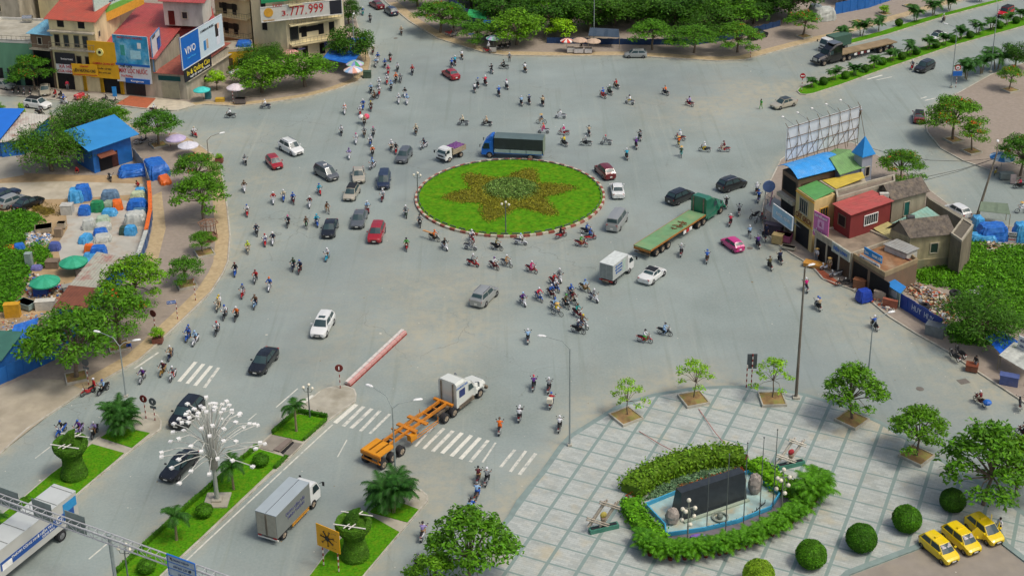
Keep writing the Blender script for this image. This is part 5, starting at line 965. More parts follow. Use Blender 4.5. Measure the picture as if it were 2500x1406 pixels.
h = house('narrow blue grey tower with a bright blue pyramid roof', [(2086,372),(2106,382),(2131,375),(2112,366)], 9.8, wallm('blue_grey_tower', '9aa0ac', '66707f', .6)); c = sum(h.l, Vector())/4; L0 = offset([tuple(q[:2]) for q in h.l], -.25); MB().add([q+(9.68,) for q in L0]+[(c.x, c.y, 12.0)]+[q+(9.6,) for q in L0], [(0, 1, 4), (1, 2, 4), (2, 3, 4), (3, 0, 4), (8, 7, 6, 5), (0, 5, 6, 1), (1, 6, 7, 2), (2, 7, 8, 3), (3, 8, 5, 0)]).build('roof', M('pyramid_blue', '1f86cc', .45, .06), h.r); h.window(1, 1.0, 7.4, .7, 1.3, DARK)
h = house('dark red walled house with a red sheet roof in the shop block', [(2038,501),(2077.7,525),(2175.6,494),(2129,476)], 6.6, wallm('dark_red_wall', '80302e', '5e2624', .3)); h.sheet(roofmat('salmon_roof', 'b0504a', .5), [6.65, 6.6, 6.7, 7.0], .25); h.window(1, 3.4, 5.1, 2.2, 1.3, GLASS, WHT, 5); h.window(0, 1.6, 5.1, 1.4, 1.4, DARK, W_BROWN)
h = house('grey rendered gable house with mossy tiles, behind the red house', [(2140,462),(2179,488),(2262,467),(2223,446)], 6.4, wallm('mossy_grey_wall', 'a09882', '6f6b58', .6, .2)); h.gable(R_TILE, 1.3, 1); h.window(1, 2.4, 4.6, .9, 1.9, M('teal_door', '2f7d74', .6))
h = house('old crumbling house with a black tiled gable roof, lower right of the block', [(2174,560),(2222,580),(2325,570),(2285,545)], 4.7, wallm('peeling_beige_wall', 'b8ad88', '6a6650', .65, .25)); h.gable(R_TILE, 1.7, 1); h.rect(1, .2, 5.6, .1, 1.5, wallm('cream_base_band', 'c4b890', '8a9a88'), 'lower_wall', .06); h.window(1, 3.2, 2.9, 1.0, 1.3, M('green_window', '3c5a4c', .6))
h = house('flat topped shop unit below the red walled house', [(1990,568),(2079,624),(2178,590),(2086,548)], 3.4, W_GREY); h.flat(M('roof_slab', '8a7c6a', .9, .25, .8, dirt='5f5648', dirtamt=.6), .3); h.rect(0, .4, 2.2, .1, 2.7, DARK, 'shop_opening'); h.rect(0, 2.6, 4.6, .1, 2.7, DARK, 'shop_opening'); h.rect(0, 5, 6.8, .1, 2.7, W_BROWN, 'shop_opening')
h = house('low shop unit with a rubble strewn brown terrace roof', [(2079,624),(2160,674),(2240,640),(2178,590)], 3.2, W_BROWN); h.flat(M('brown_terrace', '8a6444', .95, .3, 1, dirt='a8977c', dirtamt=.6), .45, pm=wallm('peeling_parapet', '9c8a68')); h.rect(0, .5, 3, .1, 2.6, DARK, 'shop_opening'); h.rect(0, 3.5, 6.8, .1, 2.6, DARK, 'shop_opening')
h = house('white washed back room with a red doorway beside the terrace roof', [(2160,600),(2214,622),(2240,612),(2190,590)], 3.9, W_WHITE); h.sheet(R_GREY, [4, 4, 4.1, 4.1], .15); h.rect(0, 3, 4, 1.2, 3.3, M('maroon_door', '5f2430', .6), 'door')
h = house('pale yellow sheet roofed lean-to between the red house and the old house', [(2137,562),(2172,582),(2188,565),(2155,545)], 3.6, W_BROWN); h.sheet(roofmat('cream_roof', 'b5ad74', .35), [3.7, 3.6, 3.9, 4.0], .2)
h = house('mint green sheeted lean-to behind the old tiled house', [(2180,548),(2240,540),(2300,540),(2262,515)], 4.0, W_GREY); h.sheet(roofmat('mint_roof', '86b0a2', .5, '9a9a7c', .6), [4.1, 4.1, 4.3, 4.4], .1)
h = house('tall windowless stained back wall building at the right end of the block', [(2322,572),(2348,590),(2376,552),(2350,535)], 5.0, wallm('dark_stained_wall', '7d7462', '4c483c', .8, .25)); h.flat(M('dark_slab', '5f5a4e', .9), .2)
h = house('thin grey wall running along the back road', [(2262,478),(2268,486),(2372,550),(2374,540)], 4.6, wallm('pierced_grey_wall', '8d8878', '5f5b4e', .6));
o = MB().tube([(0, 0, 0), (.9, 0, 0)], .38, 12).build('tank', M('black_tank', '2a2c30', .4), loc=G(2214, 532, 4.6)); tag(o, 'black water tank on the mint green lean-to', 'water tank')
o = MB().box((0, 0, .3), (1.1, .5, .6)).box((0, .26, .3), (.5, .03, .4)).build('ac_unit', M('ac_white', 'c9c8bc', .5), loc=G(2158, 482, 6.6)); tag(o, 'white air conditioning unit on the mossy tiled roof edge', 'air conditioner')
# fronts: boards and awnings
def fr2(label, a, b_, z0, z1, m, lines=(), **k): return sign(label, G(a[0], a[1], z1), G(b_[0], b_[1], z1), z0, z1, m, lines=lines, **k)
fr2('sky blue and white shop board on the corner house', (1888,497), (1936,531), 3.2, 5.0, M('pale_blue_board', '9cc4d8', .5, .15, .8), [('KHÓA - QUẠT', .55, .5, .6, WHT, 3.2)], frame=M('thin_white_frame', 'cfd4d4', .5))
fr2('pink square shop sign with a round emblem', (1988,514), (2024,533), 2.8, 6.0, M('pink_sign_board', 'cc70a8', .5, .05), [('Hồng Loan', .5, .22, .8, WHT, 2.5), ('CƠ SỞ MAY', .5, .87, .35, WHT, 2.2), ('#.42,.34', .5, .58, .03, M('pale_pink_emblem', 'e0a8cc', .6)), ('&', .5, .58, .9, M('pink_lettering', 'b8508c', .6), .5)])
fr2('red and white board under the pink sign', (1992,569), (2025,589), 1.6, 2.9, M('crimson_board', '8a2028', .5), [('RÈM MÀNH', .5, .5, .6, WHT, 2.4)], frame=SW)
fr2('old pale shop board above the tan canopy', (2031,589), (2075,618), 3.0, 4.2, M('weathered_board', 'a8aea4', .6, .2, 2), [('ĐIỆN LẠNH', .5, .5, .6, SBB, 2.6)])
fr2('blue sign above the white shop sign, right end of the shops', (2110,603), (2153,627), 4.0, 4.9, M('azure_board', '1d7fc0', .5), [('Lioa', .15, .5, .6, WHT, .8), ('NAM HẢI', .75, .5, .5, WHT, 1.5)])
fr2('white and navy shop sign with red lettering, right end of the shops', (2099,621), (2147,648), 1.9, 3.9, SW, [('NAM HẢI', .5, .62, .7, REDL, 3.0), ('ĐIỆN - NƯỚC', .5, .83, .35, NAVY, 3.2), ('#1,.3', .5, .15, .02, SDK), ('CADIVI', .4, .15, .45, WHT, 1.8)])
canopy('grey sheet awning at the shop corner over clothes', [(1862,548),(1914,583),(1938,568),(1888,535)], [2.4, 2.4, 3.1, 3.1], R_GREY, sag=0)
canopy('ribbed awning with a blue valance under the tile cutting sign', [(1928,583),(1975,614),(1992,600),(1948,572)], [2.4, 2.4, 3.1, 3.1], R_GREY, sag=0)
canopy('mossy tan canopy on the middle shop', [(2018,632),(2058,658),(2072,648),(2032,622)], [2.3, 2.3, 2.8, 2.8], M('moss_tan_canopy', '7d7a4c', .9, .2, 2), sag=0)
canopy('faded red canopy with a green patch, shop block', [(2048,662),(2082,686),(2098,672),(2066,650)], [2.1, 2.1, 2.8, 2.8], M('faded_red_canopy', '9a4a40', .8, .15, 1.2, dirt='3f7a4c', dirtamt=.5), sag=.05)
h = House('green grey shed with a bright blue roof strip at the end of the shops', [tuple(G(*q)[:2]) for q in ((2153,727),(2193,753),(2203,742),(2165,716))], 1.9, M('grey_green_sheet', '7d9488', .6, .2, 1)); h.sheet(M('azure_roof', '2b80c8', .5), [2.0, 2.0, 2.1, 2.1], .2); h.rect(0, .8, 2.4, .9, 1.7, SW, 'notice')
fence('royal blue boundary wall with chalk writing, lower right', [(2196,752),(2248,785),(2297,816)], 1.75, M('royal_blue_wall', '173f90', .5, .12, 1, dirt='2a58a8', dirtamt=.4), posts=False)
p_, q_ = G(2196, 752), G(2297, 816); u_ = (q_-p_).normalized(); nn_ = Vector((u_.y, -u_.x, 0)); text([o for o in COL.objects if o.get('label', '').startswith('royal blue boundary')][0], 'HUY  HUY', (q_-p_)*.56+nn_*.1+Vector((0, 0, 1.0)), u_, (0, 0, 1), .95, M('chalk', 'b8c4d4', .9), 'chalk_writing', font_w=(q_-p_).length*.52)
# billboard frame on the roof
A_, B_ = G(1917, 400, 8.3), G(2092, 345, 8.3); r = thing('billboard', 'empty white roof billboard seen from behind, with a rusty steel frame and lamps', 'billboard', (A_.x, A_.y, 8.3)); B0 = B_-A_; B0.z = 0; L_ = B0.length; u_ = B0.normalized(); nn_ = Vector((u_.y, -u_.x, 0)); Z = lambda t: Vector((0, 0, t)); z0, z1 = .4, 4.9
MB().add([Z(z0), B0+Z(z0), B0+Z(z1), Z(z1)]+[q-nn_*.08 for q in (Z(z0), B0+Z(z0), B0+Z(z1), Z(z1))], [(0, 1, 2, 3), (7, 6, 5, 4), (1, 0, 4, 5), (2, 1, 5, 6), (3, 2, 6, 7), (0, 3, 7, 4)]).build('panel', M('blank_panel', 'f4f8fa', .5, .03, 1, trans=.5), r)
b = MB(); N = 7
for k in range(N+1):
 c = u_*L_*k/N+nn_*.12; b.rod(c+Z(-.3), c+Z(z1+.1), .06); b.rod(c+nn_*1.6+Z(-.3), c+Z(z1-.4), .045); b.rod(c+Z(z1), c+Z(z1+.5)-nn_*.5, .05)
 if k < N: d = u_*L_*(k+1)/N+nn_*.12; b.rod(c+Z(z0), d+Z(z1*.5), .05)
for z in (z0, 2.0, 3.4, z1): b.rod(nn_*.14+Z(z), B0+nn_*.14+Z(z), .07)
b.build('frame', M('rusty_steel', '6d5a42', .7, .3, 2), r)
for k in range(5): c = u_*L_*(k+.5)/5; e = c-nn_*2.2+Z(z1+.5); o = MB().rod(c+Z(z1), e, .04).build('lamp_arm', M('grey_steel', '8d9296', .5), r); MB().ball(tuple(e), .16, 8, sc=(1.2, 1, .7)).build('lamp', WHT, o)
# advertising mast with round blue board by the corner house
p = G(1872, 548); r = thing('sign_mast', 'lattice mast with a round blue board at the shop corner', 'sign', (p.x, p.y, .14)); b = MB(); H_ = 4.6
for k in range(4): a = PI/4+k*PI/2; b.tube([(.55*math.cos(a), .3*math.sin(a), 0), (.55*math.cos(a), .3*math.sin(a), H_)], .03, 5)
for k in range(8):
 z = H_*k/8
 for a0, a1 in ((PI/4, 3*PI/4), (5*PI/4, 7*PI/4)): b.rod((.55*math.cos(a0), .3*math.sin(a0), z), (.55*math.cos(a1), .3*math.sin(a1), z+H_/8), .03)
b.build('mast', M('grey_lattice', '9a9a98', .5), r); MB().lathe([(.001, .06), (.8, .06), (.8, -.06), (.001, -.06)], 24, (0, 0, 5.2), axis='Y').build('disc', M('round_board_blue', '6680b0', .5, .15), r); MB().rod((.5, -.1, 4.5), (.2, -.1, 2.6), .25, .04).build('pennant', M('pink_pennant', 'c86a98', .7), r)
# VEHICLES
def paint(nm, c, **k): return M(nm+'_car_paint', c, k.get('r', .3), .03, .5, coat=.8, metal=k.get('m', 0), spec=.5)
CARG = M('car_glass', '33484b', .3, .1, 1, spec=.5); TYRE = M('tyre_rubber', '26272a', .85, .15, 8); RIM = M('wheel_rim', '9a9c9e', .35, .1, 6, metal=.6); LAMP = M('headlamp_glass', 'd8dcd8', .15, .05, spec=.8); TAIL = M('tail_lamp', '9c1c1c', .3, .1); PLATE = M('number_plate_white', 'd8d8d0', .5); BLK = M('black_trim', '1f2022', .5, .1); CHR = M('chrome', 'b4b6b8', .2, .05, metal=.8); MUD = M('dusty_chassis', '5f574c', .8, .3, 3, dirt='9b8a70', dirtamt=.6)
def wheel(parent, x, y, r, w=.2, rim=None, dual=False, loc_z=None):
 sg = 1 if y > 0 else -1; b = MB(); z = r; ww = w*(2.2 if dual else 1)
 b.lathe([(r*.6, -ww/2), (r*.93, -ww/2), (r, -ww/2+.03), (r, ww/2-.03), (r*.93, ww/2), (r*.6, ww/2)], 20, (x, y, z), axis='Y'); o = b.build('wheel', TYRE, parent, smooth=False)
 b = MB(); k = sg*(ww/2-.03); b.lathe([(.001, k-.001*sg), (r*.62, k), (r*.62, k-sg*.08)] if 1 else [], 16, (x, y, z), axis='Y')
 for i in range(5): a = 2*PI*i/5; b.rod((x, y+k+sg*.015, z), (x+math.cos(a)*r*.55, y+k+sg*.015, z+math.sin(a)*r*.55), r*.16, .03)
 b.build('rim', rim or RIM, o); return o
CK = {  # L, W, H, belt profile, greenhouse (front base, roof front, roof rear, rear base), wheel radius, axles
 'sedan': (4.55, 1.76, 1.46, [(0, .60), (.04, .68), (.24, .84), (.3, .90), (.6, .93), (.84, .98), (.97, .96), (1, .86)], (.26, .42, .70, .86), .31, (.19, .79)),
 'hatch': (3.95, 1.68, 1.48, [(0, .60), (.05, .70), (.22, .86), (.3, .90), (.6, .93), (.9, .98), (1, .92)], (.21, .38, .84, .99), .29, (.19, .82)),
 'micro': (3.6, 1.6, 1.5, [(0, .60), (.05, .72), (.2, .90), (.3, .92), (.6, .95), (.9, .99), (1, .92)], (.18, .36, .86, .99), .27, (.18, .84)),
 'suv': (4.55, 1.84, 1.70, [(0, .70), (.04, .82), (.22, 1.02), (.3, 1.06), (.6, 1.08), (.9, 1.12), (1, 1.05)], (.24, .38, .86, .985), .35, (.19, .79)),
 'mpv': (4.6, 1.78, 1.74, [(0, .68), (.05, .80), (.18, .98), (.3, 1.02), (.6, 1.04), (.9, 1.08), (1, 1.02)], (.17, .33, .9, .985), .31, (.18, .8)),
 'van': (4.85, 1.80, 1.99, [(0, .75), (.04, .95), (.09, 1.08), (.3, 1.12), (.6, 1.12), (.9, 1.12), (1, 1.08)], (.07, .2, .95, .985), .31, (.17, .76)),
 'jeep': (4.3, 1.8, 1.82, [(0, .85), (.03, 1.0), (.24, 1.06), (.3, 1.1), (.6, 1.1), (.9, 1.1), (1, 1.08)], (.3, .36, .95, .985), .38, (.18, .8))}
CPROTO = {}
def carbody(kind):
 if kind in CPROTO: return CPROTO[kind]
 L, W, H, bp_, gh, wr, ax = CK[kind]; X = lambda t: L/2-t*L; hw = W/2; zb = .22 if kind != 'jeep' else .35
 body = MB(); ts = sorted(set([0, .015, .05, .12, .2, .3, .5, .7, .85, .93, .985, 1]))
 def belt(t):
  for (a, za), (b_, zc) in zip(bp_, bp_[1:]):
   if a <= t <= b_: return za+(zc-za)*(t-a)/(b_-a)
 ring = []
 for t in ts:
  e = min(t, 1-t); w = hw*(1-.20*max(0, 1-e/.09)**1.7); z = belt(t); zz = zb+.12*max(0, 1-e/.03)
  ring.append([(X(t), y, q) for y, q in ((-w*.9, zz), (-w, zz+.14), (-w*1.0, zz+.32), (-w*.99, z-.16), (-w*.95, z-.03), (-w*.6, z+.02), (0, z+.035), (w*.6, z+.02), (w*.95, z-.03), (w*.99, z-.16), (w*1.0, zz+.32), (w, zz+.14), (w*.9, zz))])
 n = len(ring[0]); body.v = [p for r_ in ring for p in r_]
 for i in range(len(ring)-1):
  for k in range(n-1): body.f.append((i*n+k, (i+1)*n+k, (i+1)*n+k+1, i*n+k+1)); body.m.append(0)
  body.f.append((i*n+n-1, (i+1)*n+n-1, (i+1)*n, i*n)); body.m.append(0)
 body.f.append(tuple(range(n))); body.m.append(0); body.f.append(tuple(reversed(range((len(ring)-1)*n, len(ring)*n)))); body.m.append(0)
 fb, rf, rr, rb = gh; bw = hw*.9; tw = hw*(.72 if kind not in ('van', 'jeep') else .8); zf, zr = belt(fb)-.03, belt(min(rb, .97))-.03; Hr = H-.03
 B4 = [Vector((X(fb), -bw*.94, zf)), Vector((X(fb), bw*.94, zf)), Vector((X(rb), bw*.93, zr)), Vector((X(rb), -bw*.93, zr))]
 T4 = [Vector((X(rf), -tw*.96, Hr-.03)), Vector((X(rf), tw*.96, Hr-.03)), Vector((X(rr), tw*.94, Hr-.02)), Vector((X(rr), -tw*.94, Hr-.02))]
 mid = lambda a, c: (a+c)/2
 mb0, mb1 = mid(B4[1], B4[2]), mid(B4[0], B4[3]); mb0.y, mb1.y = bw, -bw; mt0, mt1 = mid(T4[1], T4[2]), mid(T4[0], T4[3]); mt0.y, mt1.y = tw, -tw; mt0.z = mt1.z = Hr
 bl = [B4[0], mid(B4[0], B4[1])+Vector((.07, 0, .02)), B4[1], mb0, B4[2], mid(B4[2], B4[3]), B4[3], mb1]; tl = [T4[0], mid(T4[0], T4[1])+Vector((.05, 0, .05)), T4[1], mt0, T4[2], mid(T4[2], T4[3])+Vector((0, 0, .04)), T4[3], mt1]
 g = MB(); g.add(bl+tl+[Vector((X((rf+rr)/2), 0, H+.015))], [(i, (i+1) % 8, 8+(i+1) % 8, 8+i) for i in range(8)]+[(8+i, 8+(i+1) % 8, 16) for i in range(8)])
 body.add(g.v, [f[::1] for f in g.f])
 def pane(a, c, d, e, i0, i1, j0, j1, off=.012):
  lo0, lo1, hi0, hi1 = a.lerp(c, i0), a.lerp(c, i1), e.lerp(d, i0), e.lerp(d, i1); q = [lo0.lerp(hi0, j0), lo1.lerp(hi1, j0), lo1.lerp(hi1, j1), lo0.lerp(hi0, j1)]; nn = (q[1]-q[0]).cross(q[3]-q[0]).normalized();
  cc = Vector((X((fb+rb)/2), 0, H*.6)); nn = -nn if nn.dot(q[0]-cc) < 0 else nn; q = [p+nn*off for p in q]; return MB().add(q+[p-nn*(off+.01) for p in q], [(0, 1, 2, 3), (3, 2, 1, 0), (0, 1, 5, 4), (1, 2, 6, 5), (2, 3, 7, 6), (3, 0, 4, 7)])
 P_ = {}
 m1, m1t = bl[1], tl[1]; w1 = pane(B4[0], m1, m1t, T4[0], .07, 1, .06, .93); w2 = pane(m1, B4[1], T4[1], m1t, 0, .93, .06, .93); w1.add(w2.v, w2.f); P_['windscreen'] = w1
 m2, m2t = bl[5], tl[5]; w1 = pane(B4[2], m2, m2t, T4[2], .1, 1, .2 if kind == 'sedan' else .38, .9); w2 = pane(m2, B4[3], T4[3], m2t, 0, .9, .2 if kind == 'sedan' else .38, .9); w1.add(w2.v, w2.f); P_['rear_window'] = w1
 sides = []
 for s_ in (1, -1):
  a, c, d, e = (B4[1], mb0, mt0, T4[1]) if s_ > 0 else (B4[0], mb1, mt1, T4[0]); f, k_, l_, m_ = (mb0, B4[2], T4[2], mt0) if s_ > 0 else (mb1, B4[3], T4[3], mt1)
  sides.append(pane(a, c, d, e, .14, .95, .14, .88)); sides.append(pane(f, k_, l_, m_, .05, .86 if kind != 'van' else .95, .16, .86))
 if kind in ('suv', 'mpv', 'van'): pass
 CPROTO[kind] = (body, P_, sides, L, W, H, wr, ax, X, belt, tw, rf, rr, zb)
 return CPROTO[kind]
CMESH = {}
def car(kind, x, y, h, pm, label, lights='front', cat='car', roof=None, s=1.0, taxi=False, group=None, extra=None, z=0, nm=None, rails=False, sunroof=False, plate=PLATE):
 p = G(x, y); r = thing(nm or {'suv': 'suv', 'van': 'minivan', 'jeep': 'off_road_car'}.get(kind, 'car'), label, cat, (p.x, p.y, z), HD(x, y, h), group); r.scale = (s, s, s)
 body, PP, sides, L, W, H, wr, ax, X, belt, tw, rf, rr, zb = carbody(kind)
 def L_(key, mb, mats, par, smooth=False):
  k = (kind, key)
  if k not in CMESH:
   o = mb().build(key.split(':')[0], mats, par, smooth=smooth); CMESH[k] = o.data
   return o
  o = link(key.split(':')[0], CMESH[k], par);
  for i, m in enumerate(mats if isinstance(mats, list) else [mats]):
   if o.data.materials[i] != m: remat(o, i, m)
  return o
 L_('body', lambda: body, [pm], r, False)
 if roof: L_('roof_panel', lambda: MB().box((X((rf+rr)/2), 0, H+.015), ((rr-rf)*L*1.0, tw*1.95, .05)), [roof], r)
 L_('windscreen', lambda: PP['windscreen'], [CARG], r); L_('rear_window', lambda: PP['rear_window'], [CARG], r)
 for i, sm in enumerate(sides): L_('side_window:%d' % i, lambda sm=sm: sm, [CARG], r)
 hw = W/2
 for i, (t, sg_) in enumerate(((ax[0], 1), (ax[0], -1), (ax[1], 1), (ax[1], -1))):
  k = (kind, 'w%d' % i)
  if k not in CMESH:
   w_ = wheel(r, X(t), sg_*(hw-.08), wr, .19); CMESH[k] = (w_.data, w_.children[0].data)
  else: w_ = link('wheel', CMESH[k][0], r); link('rim', CMESH[k][1], w_)
  L_('wheel_arch:%d' % i, lambda t=t, sg_=sg_: MB().lathe([(.001, 0), (wr*1.14, 0), (wr*1.14, -.02*sg_)], 18, (X(t), sg_*(hw*.9985), wr*1.02), axis='Y'), [BLK], r)
 for sg_ in (1, -1):
  zf = belt(.03); L_('headlight:%d' % sg_, lambda sg_=sg_, zf=zf: MB().add([(X(.004), sg_*hw*.48, zf-.14), (X(.02), sg_*hw*.84, zf-.12), (X(.075), sg_*hw*.93, zf+.0), (X(.03), sg_*hw*.55, zf+.02), (X(.03), sg_*hw*.5, zf-.2), (X(.06), sg_*hw*.8, zf-.2)], [(0, 1, 2, 3), (3, 2, 1, 0), (0, 4, 5, 1), (1, 5, 4, 0)]), [LAMP], r)
  zr = belt(.97); L_('taillight:%d' % sg_, lambda sg_=sg_, zr=zr: MB().box((X(.985), sg_*hw*.7, zr-.15), (.12, hw*.26, .2 if kind != 'van' else .4)), [TAIL], r)
  L_('mirror:%d' % sg_, lambda sg_=sg_: MB().box((X((CK[kind][4][0]+.06)), sg_*(hw+.08), belt(.3)+.12), (.12, .2, .13)), [pm], r)
 L_('grille', lambda: MB().box((X(.0), 0, belt(0)-.13), (.05, hw*.8, .12)).box((X(.0), 0, zb+.16), (.05, hw*1.1, .12)), [BLK], r)
 L_('number_plate:f', lambda: MB().box((X(-.006), 0, zb+.24), (.03, .42, .12)), [plate], r); L_('number_plate:r', lambda: MB().box((X(1.004), 0, zb+.38), (.03, .34, .2)), [plate], r)
 if sunroof: L_('sunroof', lambda: MB().box((X(rf+.1), 0, H+.012), (.45, tw*1.1, .03)), [CARG], r)
 if rails:
  for sg_ in (1, -1): L_('roof_rail:%d' % sg_, lambda sg_=sg_: MB().rod((X(rf+.04), sg_*tw*.9, H+.05), (X(rr-.04), sg_*tw*.9, H+.05), .06), [CHR], r)
 if taxi: L_('roof_sign', lambda: MB().prism([(X(rf+.2), -.28), (X(rf+.2)-.16, -.3), (X(rf+.2)-.16, .3), (X(rf+.2), .28)], H-.01, H+.15), [taxi], r)
 if extra: extra(r, X, hw, H, belt)
 return r
WHP, BKP, RDP, SVP, GYP = paint('white', 'dcdfdc'), paint('black', '15171a', r=.25), paint('red', '9a1420'), paint('silver', 'a2a5a2', m=.3), paint('grey', '5f6468', m=.2)
BGP, NVP, PKP, TXP, DRP = paint('beige', 'b4ae9c', m=.2), paint('navy', '1c2a44'), paint('pink', 'c42a7c'), paint('taxi_yellow', 'e6c800', r=.4), paint('dark_red', '6d141c')
def shades(r, X, hw, H, belt):
 for sg_ in (1, -1):
  b_, t = Vector((X(.20), sg_*hw*.38, belt(.2)+.12)), Vector((X(.345), sg_*hw*.34, H-.12)); d = (t-b_); y = Vector((0, hw*.27, 0)); o = Vector((.035, 0, .03)); MB().add([b_+d*.45-y+o, b_+d*.45+y+o, t+y*.9+o, t-y*.9+o, b_+d*.45-y, b_+d*.45+y, t+y*.9, t-y*.9], [(0, 1, 2, 3), (3, 2, 1, 0), (0, 1, 5, 4), (2, 3, 7, 6)]).build('sun_shade', M('sun_shade', 'e0dce0', .5), r)
TXG = 'yellow taxis parked by the plaza'
car('micro', 2291, 1351, -39, TXP, 'yellow taxi closest to the camera with white shades in its windscreen', taxi=TXP, extra=shades, group=TXG, cat='taxi', nm='taxi')
car('micro', 2345, 1328, -39, TXP, 'middle yellow taxi of the three parked side by side', taxi=TXP, extra=shades, group=TXG, cat='taxi', nm='taxi')
def opendoors(r, X, hw, H, belt):
 for sg_, t, a in ((-1, .30, 1.0), (1, .55, .9), (1, .30, 1.1)):
  c = Vector((X(t), sg_*hw*.98, .3)); d = Vector((-math.cos(a), sg_*math.sin(a), 0)); q = [c, c+d*.95, c+d*.95+Vector((0, 0, .75)), c+d*.6+Vector((0, -sg_*.1, 1.15)), c+d*.15+Vector((0, 0, .75)), c+Vector((0, 0, .65))]; n_ = Vector((d.y, -d.x, 0))*.05; MB().add(q+[v+n_ for v in q], [tuple(range(6)), tuple(reversed(range(6, 12)))]+[(i, i+6, (i+1) % 6+6, (i+1) % 6) for i in range(6)]).build('door', TXP, r)
car('micro', 2401, 1305, -39, TXP, 'yellow taxi with open doors and a person standing at it', taxi=TXP, extra=opendoors, group=TXG, cat='taxi', nm='taxi')
TSIGN = M('taxi_sign_white', 'd8d8d8', .5)
for a in [('suv',711,371,332,WHP,'big white sport utility car near the blue shed',dict(rails=True,s=1.05)),('hatch',670,405,312,RDP,'red hatchback below the big white sport utility car',{}),('mpv',797,432,330,GYP,'grey people carrier with a white roof sign',dict(taxi=TSIGN)),('sedan',876,436,272,BGP,'pale beige sedan driving straight towards the camera',{}),
 ('mpv',938,450,262,NVP,'dark people carrier behind the rider left of the roundabout',{}),('hatch',859,480,239,BGP,'cream hatchback with a black roof',dict(roof=BLK)),('suv',987,389,236,GYP,'grey sport utility car heading down left from the small dump truck',dict(s=.93)),('sedan',806,567,251,BKP,'black sedan left of the two parallel cars below the cyclist',{}),
 ('sedan',877,544,251,GYP,'grey sedan left of the roundabout, just above the red sport utility car',{}),('suv',920,579,250,RDP,'red sport utility car left of the roundabout',{}),('suv',789,805,240,WHP,'white sport utility car with a sunroof in the lower left lanes',dict(sunroof=True)),('sedan',645,892,231,BKP,'black sedan with bright headlights near the zebra stripes',dict(s=1.04)),
 ('suv',458,1020,228,BKP,'black sport utility car partly behind the fountain lamp arms',dict(s=1.05)),('sedan',440,1148,223,BKP,'black sedan left of the fountain lamp post',{}),('suv',1183,733,44,SVP,'silver sport utility car seen from behind, alone mid junction',dict(rails=True)),('hatch',1788,605,144,PKP,'bright pink hatchback near the shop corner',dict(s=.92)),
 ('suv',1477,428,136,DRP,'dark red sport utility car at the right edge of the roundabout',dict(s=.98)),('sedan',1507,473,101,WHP,'white sedan right of the roundabout seen from behind',{}),('van',1506,551,55,SVP,'silver minivan right of the roundabout',{}),('suv',1786,460,18,BKP,'black sport utility car right of the green semi cab',dict(rails=True)),
 ('suv',1660,490,24,BKP,'black sport utility car half hidden by the green semi cab',{}),('sedan',1913,261,194,BGP,'champagne sedan right of the walking person in green',dict(roof=M('dark_roof_film','3c4448',.3))),('hatch',1552,140,180,SVP,'silver hatchback at the far curb in front of the tree row',{}),('sedan',1101,189,146,RDP,'bright red sedan at the upper centre',{}),
 ('sedan',920,19,150,DRP,'maroon sedan at the top by the parked navy car',{}),('hatch',955,35,145,NVP,'navy hatchback at the top of the side street',dict(s=1.05)),('suv',1850,95,18,BKP,'black car parked under the far trees',dict(s=.95,z=.14)),('suv',2257,172,205,BKP,'dark sport utility car beside the east median',{}),
 ('hatch',2243,294,92,DRP,'dark hatchback parked at the east curb seen from behind',dict(roof=BLK,s=1.05)),('sedan',2287,97,200,WHP,'white sedan with a black roof beyond the east median palms',dict(roof=BLK)),('jeep',2454,40,205,paint('jeep_red','c01828'),'red jeep with a black soft top at the top right',dict(roof=BLK)),('suv',93,263,352,WHP,'white sport utility car with a black roof in the upper left street',dict(roof=BLK)),
 ('sedan',9,217,350,SVP,'silver car cut by the left border in front of the green shop',dict(z=.14)),('sedan',111,229,268,BGP,'old beige car parked facing out before the shops',dict(z=.14,s=.95)),('hatch',2337,524,150,WHP,'white car behind the block end wall, right side',{}),('sedan',12,487,22,NVP,'dark blue car at the left border of the yard',dict(z=.16)),
 ('hatch',32,503,22,SVP,'silver car in the middle of the three parked in the yard',dict(z=.16,s=1.05)),('sedan',70,508,24,BKP,'black sedan parked in the yard, rightmost of three',dict(z=.16))]:
 if a[0] == 'coupe': continue
 car(a[0], a[1], a[2], a[3], a[4], a[5], **a[6])
CK['coupe'] = (4.3, 1.84, 1.36, [(0, .52), (.04, .62), (.25, .82), (.3, .86), (.6, .9), (.84, .96), (.97, .93), (1, .82)], (.28, .40, .64, .82), .33, (.19, .79))
car('coupe', 1592, 680, 38, WHP, 'white sports coupe with a black roof', roof=BLK)
